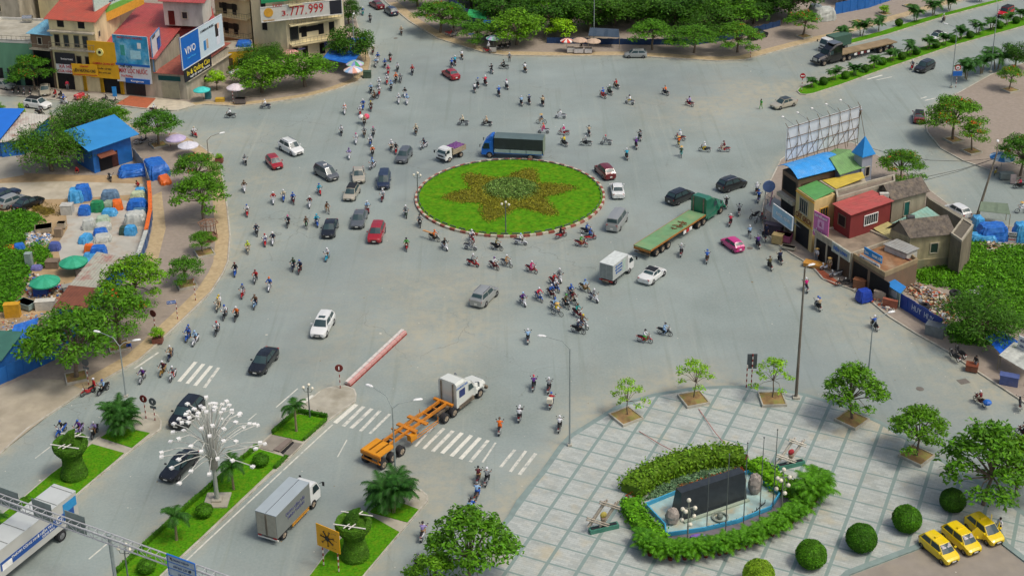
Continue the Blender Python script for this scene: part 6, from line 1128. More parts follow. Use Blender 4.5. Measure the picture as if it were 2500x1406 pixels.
# ---- lorries: built pointing +x with the origin at the rear axle foot
def cabover(r, x0, w, h, m, zb=.5, ln=1.7, low=.0):
 b = MB(); X0, X1 = x0, x0+ln; pr = [(X0, zb), (X1-.02, zb), (X1, zb+.5), (X1-.05, zb+.95), (X1-.42, h-.08), (X1-.7, h), (X0, h)]
 hw = w/2; k = len(pr); tw = [1, 1, 1, 1, .9, .88, .9]
 b.v = [(x, -hw*t, z) for (x, z), t in zip(pr, tw)]+[(x, hw*t, z) for (x, z), t in zip(pr, tw)]; b.f = [tuple(range(k)), tuple(reversed(range(k, 2*k)))]+[(i, i+k, (i+1) % k+k, (i+1) % k) for i in range(k)]; b.f = [f[::-1] for f in b.f]; b.m = [0]*len(b.f); b.build('cab', m, r)
 q = [(X1-.03, -hw*.9, zb+1.0), (X1-.03, hw*.9, zb+1.0), (X1-.385, hw*.82, h-.16), (X1-.385, -hw*.82, h-.16)]; MB().add(q+[(a-.06, c, d) for a, c, d in q], [(0, 1, 2, 3), (7, 6, 5, 4), (0, 4, 5, 1), (2, 6, 7, 3)]).build('windscreen', CARG, r)
 for s_ in (1, -1):
  y = s_*(hw+.012); q = [(X0+ln*.30, y, zb+.95), (X1-.14, y, zb+.95), (X1-.45, s_*(hw*.92+.012), h-.25), (X0+ln*.34, s_*(hw*.92+.012), h-.25)]; q2 = [(a, c-s_*.1, d) for a, c, d in q]; MB().add(q+q2, [(0, 1, 2, 3), (3, 2, 1, 0), (0, 1, 5, 4), (2, 3, 7, 6)]).build('side_window', CARG, r)
  MB().box((X1+.01, s_*hw*.75, zb+.32), (.06, .3, .18)).build('headlight', LAMP, r); MB().rod((X1-.1, s_*hw, h-.4), (X1+.12, s_*(hw+.25), h-.35), .04).box((X1+.14, s_*(hw+.26), h-.55), (.08, .2, .4)).build('mirror', BLK, r)
 MB().box((X1+.0, 0, zb+.55), (.05, hw*1.2, .22)).box((X1, 0, zb+.08), (.12, w*.98, .2)).build('grille', BLK, r)
def truck(label, x, y, h, nm='box_truck', cat='truck', z=0): p = G(x, y); return thing(nm, label, cat, (p.x, p.y, z), HD(x, y, h))
def box(r, c, d, m, nm): return MB().box(c, d).build(nm, m, r)
GRB = M('grey_box_panel', '7c827e', .5, .06, 1, dirt='77776c', dirtamt=.3); ALU = M('pale_box_roof', '9fabb0', .5, .06, .6)
r = truck('grey box truck in the lane below the open drain pit', 672, 1308, 46)
box(r, (1.55, 0, 1.95), (5.3, 2.1, 2.3), GRB, 'cargo_box'); box(r, (1.55, 0, 3.115), (5.34, 2.14, .05), ALU, 'roof'); box(r, (1.55, 0, 3.15), (5.3, .04, .03), GYP, 'roof_seam')
for s_ in (.5, -.5): box(r, (-1.115, s_, 1.95), (.03, .94, 2.15), M('door_panel', '99978a', .6, .1), 'rear_door')
for s_ in (.06, -.06): MB().rod((-1.15, s_, .9), (-1.15, s_, 3.0), .035).build('door_bar', MUD, r)
text(r, 'DNTN VẬN TẢI', (1.8, -1.06, 2.25), (1, 0, 0), (0, 0, 1), .42, M('violet_lettering', '565a88', .6)); text(r, 'MINH THÀNH', (1.9, -1.06, 1.8), (1, 0, 0), (0, 0, 1), .42, M('violet_lettering', '565a88', .6))
cabover(r, 4.35, 1.95, 2.35, WHP, .5, 1.6); box(r, (2, 0, .62), (6, .9, .22), MUD, 'chassis')
for s_ in (1, -1): wheel(r, 0, s_*.78, .42, .22, M('dusty_rim', 'a09482', .7), True); wheel(r, 4.75, s_*.9, .42, .22, M('dusty_rim', 'a09482', .7)); MB().rod((1.2, s_*1.02, .5), (3.9, s_*1.02, .5), .08).rod((1.2, s_*1.02, .72), (3.9, s_*1.02, .72), .08).build('side_guard', M('yellow_guard', 'c08a2c', .6), r)
for s_ in (.8, -.8): box(r, (-1.1, s_, .72), (.06, .35, .14), TAIL, 'taillight')
box(r, (-1.0, 0, .5), (.1, 2.1, .12), PLATE, 'bumper')
r = truck('small white box truck ahead of the white sports coupe', 1487, 690, 38)
box(r, (1.1, 0, 1.75), (3.6, 1.85, 1.95), M('white_box_panel', 'b0b6b2', .5, .06, 1), 'cargo_box'); box(r, (1.1, 0, 2.74), (3.64, 1.88, .05), M('white_box_roof', 'c9d0cc', .5), 'roof')
for s_ in (.44, -.44): box(r, (-.72, s_, 1.75), (.03, .8, 1.8), M('steel_door', '8d9490', .5), 'rear_door')
for u, v, w_ in ((.6, 2.3, 1.6), (.6, 1.9, 1.7), (.6, 1.5, 1.4)): text(r, 'VIỆT HOÀNG', (u, -.935, v), (1, 0, 0), (0, 0, 1), .3, SBB, font_w=w_)
box(r, (1.9, -.935, 1.8), (.6, .02, 1.5), M('pale_green_panel', 'a8bcb0', .6), 'side_door'); cabover(r, 2.95, 1.75, 2.15, WHP, .45, 1.5); box(r, (1.2, 0, .55), (4.4, .8, .2), MUD, 'chassis')
for s_ in (1, -1): wheel(r, 0, s_*.72, .36, .18, None, True); wheel(r, 3.35, s_*.8, .36, .18)
box(r, (-.75, 0, .6), (.08, 1.8, .12), TAIL, 'rear_lamps')
r = truck('blue truck with a black tarpaulin cover above the roundabout', 1298, 385, 177, nm='covered_truck')
TC = M('black_canvas', '2b3336', .75, .12, 1.2, dirt='46525a', dirtamt=.4); BLT = M('truck_blue', '1f66c0', .4, .06); PAN = M('pale_dropside', '9fb0b4', .5, .1, 2, dirt='7f8a84', dirtamt=.4)
box(r, (1.75, 0, 2.35), (7.1, 2.3, 1.75), TC, 'tarpaulin'); MB().prism([(5.3, -1.15), (5.3, 1.15), (-1.8, 1.15), (-1.8, -1.15)], 3.2, 3.24).add([(5.3, -1.15, 3.23), (5.3, 0, 3.5), (5.3, 1.15, 3.23), (-1.8, -1.15, 3.23), (-1.8, 0, 3.5), (-1.8, 1.15, 3.23)], [(0, 3, 4, 1), (1, 4, 5, 2), (0, 1, 2), (5, 4, 3)]).build('canvas_roof', M('grey_green_canvas', '55686a', .7, .1, 1), r)
for k in range(3):
 for s_ in (1, -1): box(r, (-.55+k*2.35, s_*1.16, 1.25), (2.25, .06, .5), PAN, 'dropside')
box(r, (1.75, 0, .95), (7.15, 2.34, .14), BLT, 'bed'); box(r, (-1.83, 0, 2.1), (.05, 2.2, 2.3), M('truck_back_canvas', '7d8c7a', .7, .15), 'tail_canvas'); cabover(r, 5.45, 2.2, 2.55, BLT, .55, 1.75); MB().add([(5.5, -.95, 2.5), (6.7, -.8, 2.56), (6.7, .8, 2.56), (5.5, .95, 2.5), (5.5, -.95, 3.35), (5.5, .95, 3.35), (5.9, .8, 3.3), (5.9, -.8, 3.3)], [(0, 1, 7, 4), (1, 2, 6, 7), (2, 3, 5, 6), (4, 7, 6, 5), (3, 0, 4, 5)]).build('wind_deflector', BLT, r); box(r, (2.2, 0, .7), (8, .9, .25), MUD, 'chassis')
for s_ in (1, -1): wheel(r, 0, s_*.86, .5, .26, M('dusty_rim', 'a09482', .7), True); wheel(r, 6.0, s_*1.0, .5, .26, M('dusty_rim', 'a09482', .7))
r = truck('small white dump truck with purple sheeting over its load', 1115, 381, 204, nm='dump_truck')
TAN = M('dusty_tipper', 'a3977f', .8, .15, 3, dirt='7d705a', dirtamt=.5); b = MB()
for c, d in (((.35, .92, 1.35), (2.7, .08, .75)), ((.35, -.92, 1.35), (2.7, .08, .75)), ((1.72, 0, 1.5), (.1, 1.9, 1.0)), ((-1.0, 0, 1.35), (.08, 1.9, .75)), ((.35, 0, .98), (2.7, 1.8, .1))): b.box(c, d)
b.build('tipper_body', TAN, r)
vv = []; b = MB(); rg = np.random.default_rng(4)
for j in range(9):
 for i in range(9): vv.append((-.95+i*.33, -.88+j*.22, 1.75+.3*math.sin(PI*j/8)*math.sin(PI*i/8)+rg.uniform(-.06, .08)))
b.add(vv, [(j*9+i, j*9+i+1, (j+1)*9+i+1, (j+1)*9+i) for j in range(8) for i in range(8)]).build('load_sheet', M('purple_sheeting', '6a3f78', .6, .2, 2), r)
cabover(r, 1.9, 1.75, 2.1, WHP, .5, 1.45); box(r, (1.2, 0, .62), (3.6, .8, .22), MUD, 'chassis')
for s_ in (1, -1): wheel(r, 0, s_*.72, .42, .2, M('dusty_rim', 'a09482', .7), True); wheel(r, 2.45, s_*.8, .4, .2, M('dusty_rim', 'a09482', .7))
# big white truck bottom left
r = truck('long white lorry with a blue stripe passing under the sign gantry', 128, 1310, 219, nm='box_truck')
box(r, (2.9, 0, 2.4), (10.2, 2.45, 2.6), M('white_lorry_box', 'b9bab4', .5, .06, 1), 'cargo_box'); box(r, (2.9, 0, 3.72), (10.24, 2.49, .05), M('lorry_roof', 'bcc2c0', .5, .06, .6), 'roof')
for k in range(6): MB().rod((-1.8+k*1.9, -1.2, 3.77), (-1.8+k*1.9, 1.2, 3.77), .04).build('roof_rib', GRB, r)
box(r, (2.6, 1.235, 2.15), (8.6, .03, .8), M('lorry_blue_stripe', '1d4f98', .5), 'blue_stripe'); box(r, (-1.3, 1.25, 2.9), (1.6, .02, .9), M('cyan_panel', '2c8cc4', .5), 'side_panel'); text(r, 'THÀNH CÔNG NHỜ NIỀM TIN', (3.3, 1.26, 2.3), (-1, 0, 0), (0, 0, 1), .34, WHT); text(r, 'CÙNG BẠN', (1.5, 1.26, 1.95), (-1, 0, 0), (0, 0, 1), .28, WHT); o = MB().lathe([(.28, .02), (.35, .02), (.35, 0), (.28, 0)], 18, (0, 0, 0), axis='Y').build('emblem', WHT, r, loc=(.1, 1.26, 2.3)); box(r, (6.2, 1.25, 2.0), (1.1, .02, .6), WHT, 'picture')
cabover(r, 8.15, 2.2, 2.7, paint('mint_white', 'c4d6cc'), .6, 1.8); box(r, (3.6, 0, .85), (10, .9, .3), MUD, 'chassis')
for s_ in (1, -1): wheel(r, 0, s_*.95, .5, .26, RIM, True); wheel(r, 8.9, s_*1.05, .5, .26, RIM)
# ---- conventional semi trucks
def semi(label, x, y, h, pm, axd, cablen=1.9, s=1.0, fair=True, roofc=None):
 """steer axle at x=0, drive tandem behind; conventional bonnet and sleeper cab"""
 r = truck(label, x, y, h, nm='semi_truck'); r.scale = (s, s, s)
 b = MB(); st = [(1.15, .8, .75, 1.35), (1.0, .95, .7, 1.5), (.2, 1.0, .75, 1.68), (-.75, 1.05, .8, 1.85)]; v = []
 for X_, w, zb, zt in st: v += [(X_, -w*.9, zb), (X_, -w, zt-.35), (X_, -w*.75, zt), (X_, w*.75, zt), (X_, w, zt-.35), (X_, w*.9, zb)]
 b.v = v
 for i in range(3):
  for k in range(5): b.f.append((i*6+k, i*6+k+1, (i+1)*6+k+1, (i+1)*6+k)); b.m.append(0)
 b.f += [(5, 4, 3, 2, 1, 0)]; b.m += [0]; b.build('bonnet', pm, r)
 b = MB(); st = [(-.7, 1.05, 1.85), (-1.25, 1.0, 2.55), (-1.9, 1.08, 3.0), (-2.6, 1.12, 3.45), (-3.9, 1.15, 3.55)]; v = []
 for X_, w, zt in st: v += [(X_, -w, .7), (X_, -w, zt-.25), (X_, -w*.82, zt), (X_, w*.82, zt), (X_, w, zt-.25), (X_, w, .7)]
 b.v = v
 for i in range(4):
  for k in range(5): b.f.append((i*6+k, i*6+k+1, (i+1)*6+k+1, (i+1)*6+k)); b.m.append(0)
 b.f += [tuple(range(24, 30)), tuple(reversed(range(0, 6)))]; b.m += [0, 0]; b.build('cab', pm, r)
 if roofc: MB().box((-2.9, 0, 3.52), (1.9, 1.9, .08)).build('roof_patch', roofc, r)
 MB().add([(-.72, -.92, 1.9), (-.72, .92, 1.9), (-1.18, .86, 2.5), (-1.18, -.86, 2.5), (-.85, -.92, 1.85), (-.85, .92, 1.85)], [(0, 1, 2, 3), (3, 2, 1, 0), (0, 4, 5, 1)]).build('windscreen', CARG, r)
 for s_ in (1, -1):
  q = [(-1.0, s_*1.09, 1.75), (-1.9, s_*1.11, 1.75), (-1.9, s_*1.11, 2.45), (-1.35, s_*1.09, 2.4)]; MB().add(q+[(a, c-s_*.12, d) for a, c, d in q], [(0, 1, 2, 3), (3, 2, 1, 0), (0, 1, 5, 4)]).build('side_window', CARG, r)
  MB().tube([(.55, s_*1.0, .95), (.4, s_*1.0, 1.15), (0, s_*1.02, 1.22), (-.45, s_*1.0, 1.12), (-.6, s_*1.0, .8)], .16, 8).build('fender', pm, r); MB().box((1.05, s_*.72, 1.15), (.12, .35, .25)).build('headlight', LAMP, r)
  MB().box((-2.3, s_*1.0, .65), (2.4, .35, .4)).build('side_tank', pm if fair else MUD, r); MB().rod((-.9, s_*1.15, 2.3), (-.75, s_*1.5, 2.35), .05).box((-.75, s_*1.5, 2.1), (.1, .2, .5)).build('mirror', CHR, r); MB().tube([(-3.98, s_*.75, 1.0), (-3.98, s_*.75, 3.4)], .08, 8).build('exhaust_stack', MUD, r)
 MB().box((1.18, 0, 1.1), (.06, 1.0, .55)).build('grille', CHR, r); MB().box((1.2, 0, .6), (.25, 2.2, .3)).build('bumper', pm if fair else MUD, r); MB().box((-2.6, 0, .75), (7, .8, .25)).build('chassis', MUD, r)
 for s_ in (1, -1):
  wheel(r, 0, s_*1.0, .5, .28, M('dusty_rim', 'a09482', .7))
  for d in axd[:2]: wheel(r, -d, s_*.92, .5, .26, M('dusty_rim', 'a09482', .7), True)
  for d in axd[2:]: wheel(r, -d, s_*.95, .5, .26, M('dusty_rim', 'a09482', .7), True)
 return r
def RW(s_): box(r, (-(s_[0]+s_[1])/2, s_[2], .95), (s_[1]-s_[0], .04, .35), M('white_under_panel', 'c4bfb4', .6), 'side_panel')
BEDG = M('green_bed_planks', '6a9468', .8, .15, 1, dirt='8d9a6c', dirtamt=.6);
r = semi('green semi truck pulling an empty green flatbed trailer', 1742, 517, 33, paint('green', '0f6b4e', r=.4), (4.4, 5.6, 12.9, 14.2, 15.5))
box(r, (-10.6, 0, 1.38), (12.9, 2.45, .16), BEDG, 'trailer_bed');
for s_ in (.6, -.6): box(r, (-10.4, s_, 1.08), (12.4, .2, .42), M('green_beam', '3f7050', .7), 'trailer_beam')
for s_ in (1.24, -1.24):
 box(r, (-10.6, s_, 1.36), (12.9, .06, .22), M('orange_edge', 'a06a2c', .7, .2, 4), 'trailer_edge')
 for k in range(3): box(r, (-7.8-k*.7, s_, .9), (.6, .05, .42), (WHT, REDL, WHT)[k], 'marker_panel')
rg = np.random.default_rng(3); b = MB()
for k in range(12): c = Vector((-9.2+rg.uniform(-1.3, 1.3), rg.uniform(-.7, .7), 1.52)); a = rg.uniform(0, 3.1); b.rod(c-Vector((math.cos(a), math.sin(a), 0))*.35, c+Vector((math.cos(a), math.sin(a), .1))*.35, .08)
o = b.build('timber_scraps', M('scrap_timber', '7a5636', .9, .3, 3)); o.matrix_world = r.matrix_basis.copy(); tag(o, 'small scattered timber pieces lying on the green flatbed', 'timber')
box(r, (-17.1, 0, 1.15), (.06, 2.4, .3), M('orange_edge', 'a06a2c', .7, .2, 4), 'tail_board'); box(r, (-17.05, 0, .7), (.1, 2.2, .18), MUD, 'bumper')
r = semi('white semi truck with an orange skeletal container trailer', 1152, 962, 36, paint('truck_white', 'd2d6ce', r=.45), (4.3, 5.6, 12.4, 13.7, 15.0), fair=False)
OR_ = M('orange_chassis_paint', 'c47a1a', .6, .15, 2, dirt='8d6a3c', dirtamt=.5); b = MB()
for s_ in (.42, -.42): b.rod((-4.5, s_, 1.45), (-15.2, s_, 1.45), .16, .3)
b.build('main_beam', OR_, r)
for k in range(9): MB().box((-4.7-k*1.28, 0, 1.45), (.12, (2.4 if k in (0, 3, 5) else .84), .16)).build('crossbar', OR_, r)
for k, x_ in ((0, -4.6), (1, -8.6), (2, -10.2)): MB().box((x_, 0, 1.5), (.3 if k == 0 else .45, 2.4, .14)).build('bolster', OR_, r)
MB().box((-14.4, 0, 1.55), (2.2, 2.35, .1)).build('rear_deck', M('bright_orange_deck', 'd08a10', .6, .1, 1), r); MB().box((-15.5, 0, 1.35), (.12, 2.45, .35)).box((-15.5, 0, .75), (.1, 2.3, .14)).rod((-15.5, .9, .7), (-15.5, .9, 1.3), .08).rod((-15.5, -.9, .7), (-15.5, -.9, 1.3), .08).build('rear_bumper', OR_, r)
for s_ in (1, -1): MB().rod((-6.9, s_*1.15, 1.0), (-11, s_*1.15, 1.0), .06).rod((-6.9, s_*1.15, .7), (-11, s_*1.15, .7), .06).rod((-6.9, s_*1.15, .65), (-6.9, s_*1.15, 1.4), .05).rod((-11, s_*1.15, .65), (-11, s_*1.15, 1.4), .05).build('side_guard', OR_, r)
box(r, (-10.6, -.95, 1.05), (.9, .5, .5), M('bright_orange_deck', 'd08a10', .6, .1, 1), 'tool_box')
text(r, 'HOÀNG HẢI', (-3.0, -1.17, 2.9), (1, 0, 0), (0, 0, 1), .32, SBB); box(r, (-3.0, -1.16, 2.15), (.9, .03, .8), M('badge_navy', '2c3a70', .5), 'badge')
r = semi('black semi truck pulling an empty flatbed at the upper right', 2002, 158, 193, BKP, (4.4, 5.7, 13.0, 14.35, 15.7), roofc=GYP)
box(r, (-10.4, 0, 1.38), (13, 2.45, .16), M('rusty_bed', '8d7a5c', .85, .2, .8, dirt='7a6a4a', dirtamt=.5), 'trailer_bed')
for s_ in (1.22, -1.22):
 for k in range(5): box(r, (-7-k*.75, s_, .95), (.6, .05, .4), (WHT, M('maroon_panel', '5f2024', .6))[k % 2], 'marker_panel')
for s_ in (.6, -.6): box(r, (-10.2, s_, 1.1), (12.4, .2, .4), MUD, 'trailer_beam')
r = truck('small truck with a green canopy hidden behind the black semi cab', 2050, 118, 193, nm='box_truck'); cabover(r, 2.6, 1.9, 2.4, WHP, .5, 1.6); box(r, (.4, 0, 1.7), (4.2, 2.1, 1.9), M('dull_green_canvas', '3f5f50', .7), 'canvas'); box(r, (1, 0, .6), (5, .8, .2), MUD, 'chassis')
for s_ in (1, -1): wheel(r, -.5, s_*.8, .42, .2, None, True); wheel(r, 3.2, s_*.85, .42, .2)
# RIDERS, MOTORBIKES, PEOPLE
SKIN = M('skin', 'c08a68', .6, .05, 8); HAIR = M('dark_hair', '1f1a18', .7)
def skinmesh(nm, J, Ed, R_, root, sub=1):
 me = bpy.data.meshes.new(nm); me.from_pydata([J[k] for k in J], [(list(J).index(a), list(J).index(b)) for a, b in Ed], []); o = bpy.data.objects.new(nm, me); COL.objects.link(o)
 m = o.modifiers.new('s', 'SKIN'); m.use_smooth_shade = True
 for i, k in enumerate(J): r = R_[k]; me.skin_vertices[0].data[i].radius = (r, r) if not hasattr(r, '__len__') else r; me.skin_vertices[0].data[i].use_root = (k == root)
 s = o.modifiers.new('u', 'SUBSURF'); s.levels = sub; s.render_levels = sub
 dg = bpy.context.evaluated_depsgraph_get(); out = bpy.data.meshes.new_from_object(o.evaluated_get(dg)); bpy.data.objects.remove(o); out.name = nm; return out
def seg(p, a, b): d = b-a; t = max(0, min(1, (p-a).dot(d)/max(1e-6, d.dot(d)))); return (p-a-d*t).length
def person_meshes(key, pose, hips=.1, sh=.185, female=False):
 """pose: pelvis, chest, neck, head, and per side elbow, wrist, hand, knee, ankle, toe (right side; y mirrored unless given)"""
 P = {k: Vector(v) for k, v in pose.items()}; J = {}; R_ = {}; Ed = []
 def j(k, p, r): J[k] = tuple(p); R_[k] = r
 j('pelvis', P['pelvis'], (.14, .12)); j('waist', P['pelvis'].lerp(P['chest'], .5), (.125, .1)); j('chest', P['chest'], (.15, .11)); j('neck', P['neck'], .055); j('chin', P['neck'].lerp(P['head'], .45), .06); j('head', P['head'], .095); j('crown', P['head']+Vector((0, 0, .09)), .075)
 nd = (P['head']-P['neck']); fw = Vector(pose.get('face', (1, 0, 0))).normalized(); j('nose', P['head']+fw*.105+Vector((0, 0, -.01)), .016); Ed += [('head', 'nose')]
 Ed += [('pelvis', 'waist'), ('waist', 'chest'), ('chest', 'neck'), ('neck', 'chin'), ('chin', 'head'), ('head', 'crown')]
 side = Vector((-fw.y, fw.x, 0))
 for s, t in ((1, 'l'), (-1, 'r')):
  g = lambda k: P[k+t] if k+t in P else Vector((P[k].x, P[k].y*s, P[k].z))
  S_ = P['chest'].lerp(P['neck'], .62)+side*s*sh; j('sho'+t, S_, .065); j('elb'+t, g('elbow'), .045); j('wri'+t, g('wrist'), .031); j('palm'+t, g('hand'), (.042, .022))
  j('hip'+t, P['pelvis']+side*s*hips+Vector((0, 0, -.03)), .095); j('kne'+t, g('knee'), .062); j('ank'+t, g('ankle'), .042); j('toe'+t, g('toe'), (.04, .03))
  Ed += [('chest', 'sho'+t), ('sho'+t, 'elb'+t), ('elb'+t, 'wri'+t), ('wri'+t, 'palm'+t), ('pelvis', 'hip'+t), ('hip'+t, 'kne'+t), ('kne'+t, 'ank'+t), ('ank'+t, 'toe'+t)]
  h, w_ = g('hand'), g('wrist'); d = (h-w_).normalized(); n_ = d.cross(side).normalized()
  for f in range(4):
   o = side*(.03-.02*f); L_ = (.07, .08, .075, .06)[f]; a = h+d*.02+o; j('f%d%s' % (f, t), a+d*L_*.5-n_*.01, .0095); j('g%d%s' % (f, t), a+d*L_*.75-n_*.045, .008); Ed += [('palm'+t, 'f%d%s' % (f, t)), ('f%d%s' % (f, t), 'g%d%s' % (f, t))]
  j('th'+t, h-side*s*.05-n_*.02, .0105); Ed += [('palm'+t, 'th'+t)]
 body = skinmesh('body', J, Ed, R_, 'pelvis'); V_ = {k: Vector(v) for k, v in J.items()}
 legs = [(V_['pelvis'], V_['waist'].lerp(V_['pelvis'], .4))]+[(V_[a+t], V_[b+t]) for t in 'lr' for a, b in (('hip', 'kne'), ('kne', 'ank'))]; feet = [(V_['ank'+t], V_['toe'+t]) for t in 'lr']; top = [(V_['waist'], V_['chest']), (V_['chest'], V_['neck'].lerp(V_['chest'], .35))]+[(V_['sho'+t], V_['elb'+t]) for t in 'lr']; sk = [(V_['neck'], V_['crown'])]+[(V_['elb'+t], V_['palm'+t]) for t in 'lr']+[(V_['palm'+t], V_['g1'+t]) for t in 'lr']
 for m in (SKIN, SKIN, SKIN, SKIN): body.materials.append(m)
 for f in body.polygons:
  c = f.center; ds = [min(seg(c, *q) for q in grp)-k for grp, k in ((sk, 0), (legs, .02), (feet, 0), (top, .02))]; f.material_index = ds.index(min(ds))
 JS = {k: J[k] for k in ('pelvis', 'waist', 'chest', 'shol', 'shor', 'elbl', 'elbr')}; JS['pelvis'] = tuple(P['pelvis'].lerp(P['chest'], .12)); RS = {'pelvis': (.15, .13), 'waist': (.142, .12), 'chest': (.165, .128), 'shol': .078, 'shor': .078, 'elbl': .058, 'elbr': .058}; ES = [('pelvis', 'waist'), ('waist', 'chest'), ('chest', 'shol'), ('chest', 'shor'), ('shol', 'elbl'), ('shor', 'elbr')]
 for t in 'lr': JS['wri'+t] = tuple(V_['elb'+t].lerp(V_['wri'+t], .75)); RS['wri'+t] = .042; ES.append(('elb'+t, 'wri'+t))
 shirt = skinmesh('shirt', JS, ES, RS, 'pelvis'); shirt.materials.append(SKIN)
 H = P['head']; b = MB(); b.lathe([(.122, -.02), (.128, .04), (.115, .1), (.075, .145), (.001, .16)], 14, (0, 0, 0));
 b.add([tuple(fw*.12+side*.09+Vector((0, 0, .02))), tuple(fw*.12-side*.09+Vector((0, 0, .02))), tuple(fw*.19-side*.06), tuple(fw*.19+side*.06)], [(0, 1, 2, 3), (3, 2, 1, 0)]); b.v = [tuple(Vector(v)+H) for v in b.v]
 def mk(bb, nm): m = bpy.data.meshes.new(nm); m.from_pydata(bb.v, [], bb.f); m.materials.append(SKIN); m.polygons.foreach_set('use_smooth', [True]*len(bb.f)); return m
 hel = mk(b, 'helmet'); c = MB().lathe([(.27, -.0), (.001, .17)], 16, tuple(H+Vector((0, 0, .05)))); con = mk(c, 'conical_hat'); c = MB().lathe([(.112, -.05), (.116, .03), (.1, .09), (.06, .125), (.001, .135)], 12, tuple(H-fw*.015)); hair = mk(c, 'hair')
 return dict(body=body, shirt=shirt, helmet=hel, conical_hat=con, hair=hair)
RIDE = dict(pelvis=(-.16, 0, .86), chest=(-.06, 0, 1.20), neck=(-.01, 0, 1.40), head=(.04, 0, 1.56), elbow=(.1, .28, 1.12), wrist=(.36, .30, 1.03), hand=(.43, .3, 1.04), knee=(.28, .16, .82), ankle=(.17, .16, .40), toe=(.34, .17, .35))
PM = {'ride': person_meshes('ride', RIDE),
 'moto': person_meshes('moto', {**RIDE, 'knee': (.3, .2, .74), 'ankle': (.02, .18, .36), 'toe': (.18, .19, .31)}),
 'pillion': person_meshes('pillion', dict(pelvis=(-.52, 0, .92), chest=(-.46, 0, 1.27), neck=(-.44, 0, 1.47), head=(-.42, 0, 1.62), elbow=(-.34, .25, 1.12), wrist=(-.16, .18, 1.02), hand=(-.1, .14, 1.0), knee=(-.12, .2, .78), ankle=(-.26, .2, .4), toe=(-.1, .21, .35))),
 'stand': person_meshes('stand', dict(pelvis=(0, 0, .92), chest=(0, 0, 1.27), neck=(0, 0, 1.47), head=(.01, 0, 1.62), elbow=(-.02, .27, 1.12), wrist=(.08, .28, .9), hand=(.1, .27, .82), knee=(.02, .11, .5), ankle=(0, .12, .09), toe=(.14, .13, .05))),
 'walk': person_meshes('walk', dict(pelvis=(0, 0, .9), chest=(.02, 0, 1.25), neck=(.03, 0, 1.45), head=(.05, 0, 1.6), elbowl=(.1, .26, 1.1), elbowr=(-.14, -.26, 1.1), elbow=(0, 0, 0), wristl=(.28, .24, .98), wristr=(-.12, -.27, .86), wrist=(0, 0, 0), handl=(.34, .23, .96), handr=(-.1, -.27, .78), hand=(0, 0, 0), kneel=(-.02, .1, .48), kneer=(.18, -.1, .5), knee=(0, 0, 0), anklel=(-.26, .11, .14), ankler=(.26, -.11, .09), ankle=(0, 0, 0), toel=(-.13, .12, .04), toer=(.4, -.12, .07), toe=(0, 0, 0))),
 'crouch': person_meshes('crouch', dict(pelvis=(-.1, 0, .32), chest=(.08, 0, .6), neck=(.18, 0, .76), head=(.27, 0, .88), elbow=(.26, .24, .46), wrist=(.42, .16, .34), hand=(.48, .12, .3), knee=(.28, .2, .46), ankle=(.04, .17, .09), toe=(.18, .19, .05)))}
CL = dict(white='d6d8dc', cream='c9bfa4', beige='b8a486', grey='7f8488', black='1d1e22', navy='1c2746', blue='2458b0', lightblue='8fb4d8', cyan='2aa0bc', teal='1f8f8a', green='3f9a3c', darkgreen='2c4a34', olive='5a5638', khaki='7a7250', brown='5f4632', tan='a8845c', orange='dc6a1c', yellow='cfb428', lime='b4c82c', red='b01c24', darkred='6a1a22', maroon='521a26', pink='c8508c', magenta='c01c70', rose='cc3450', purple='5c2f80', lavender='9c8cc4', silver='a4a8aa', gold='9a7a3c')
def cloth(c): return M(c+'_cloth', CL[c], .85, .1, 9)
def gloss(c): return M(c+'_gloss', CL[c], .35, .05, 5, coat=.3)
def person(loc, rz, pose, shirt, hat, pants, label, group='people riding through the junction', hatcol='white', s=1.0):
 r = thing('person', label, 'person', loc, rz, group); r.scale = (s,)*3; m = PM[pose]
 o = link('body', m['body'], r); remat(o, 1, cloth(pants)); remat(o, 2, M('shoes', '3a332e', .8)); remat(o, 3, cloth(shirt))
 o = link('shirt', m['shirt'], r); remat(o, 0, cloth(shirt))
 h = link(hat, m[hat], r); remat(h, 0, HAIR if hat == 'hair' else (M('straw', 'c8a45c', .8) if hat == 'conical_hat' else gloss(hatcol))); return r
# --- bike meshes
def whl(x, r, w, n=18): return MB().lathe([(r*.86, -w/2), (r*.97, -w/2), (r, 0), (r*.97, w/2), (r*.86, w/2), (r*.83, 0)], n, (x, 0, r), axis='Y')
def spokes(x, r, solid):
 b = MB()
 if solid: b.lathe([(.001, -.03), (r*.55, -.035), (r*.84, -.01), (r*.84, .01), (r*.55, .035), (.001, .03)], 12, (x, 0, r), axis='Y')
 else:
  b.lathe([(.001, -.05), (.05, -.05), (.05, .05), (.001, .05)], 8, (x, 0, r), axis='Y')
  for k in range(10): a = 2*PI*k/10; b.rod((x, 0, r), (x+math.cos(a)*r*.85, 0, r+math.sin(a)*r*.85), .014)
 return b
def meshof(b, nm, m): me = bpy.data.meshes.new(nm); me.from_pydata(b.v, [], b.f); me.materials.append(m); return me
def loft(b, st, n=10):
 i0 = len(b.v)
 for x, z, w, h in st:
  for k in range(n): a = 2*PI*k/n; c, s = math.cos(a), math.sin(a); b.v.append((x, w*math.copysign(abs(c)**.7, c), z+h*math.copysign(abs(s)**.7, s)))
 for i in range(len(st)-1):
  for k in range(n): b.f.append((i0+i*n+k, i0+(i+1)*n+k, i0+(i+1)*n+(k+1) % n, i0+i*n+(k+1) % n)); b.m.append(0)
 b.f += [tuple(i0+k for k in range(n)), tuple(i0+(len(st)-1)*n+k for k in reversed(range(n)))]; b.m += [0, 0]; return b
BK = {}
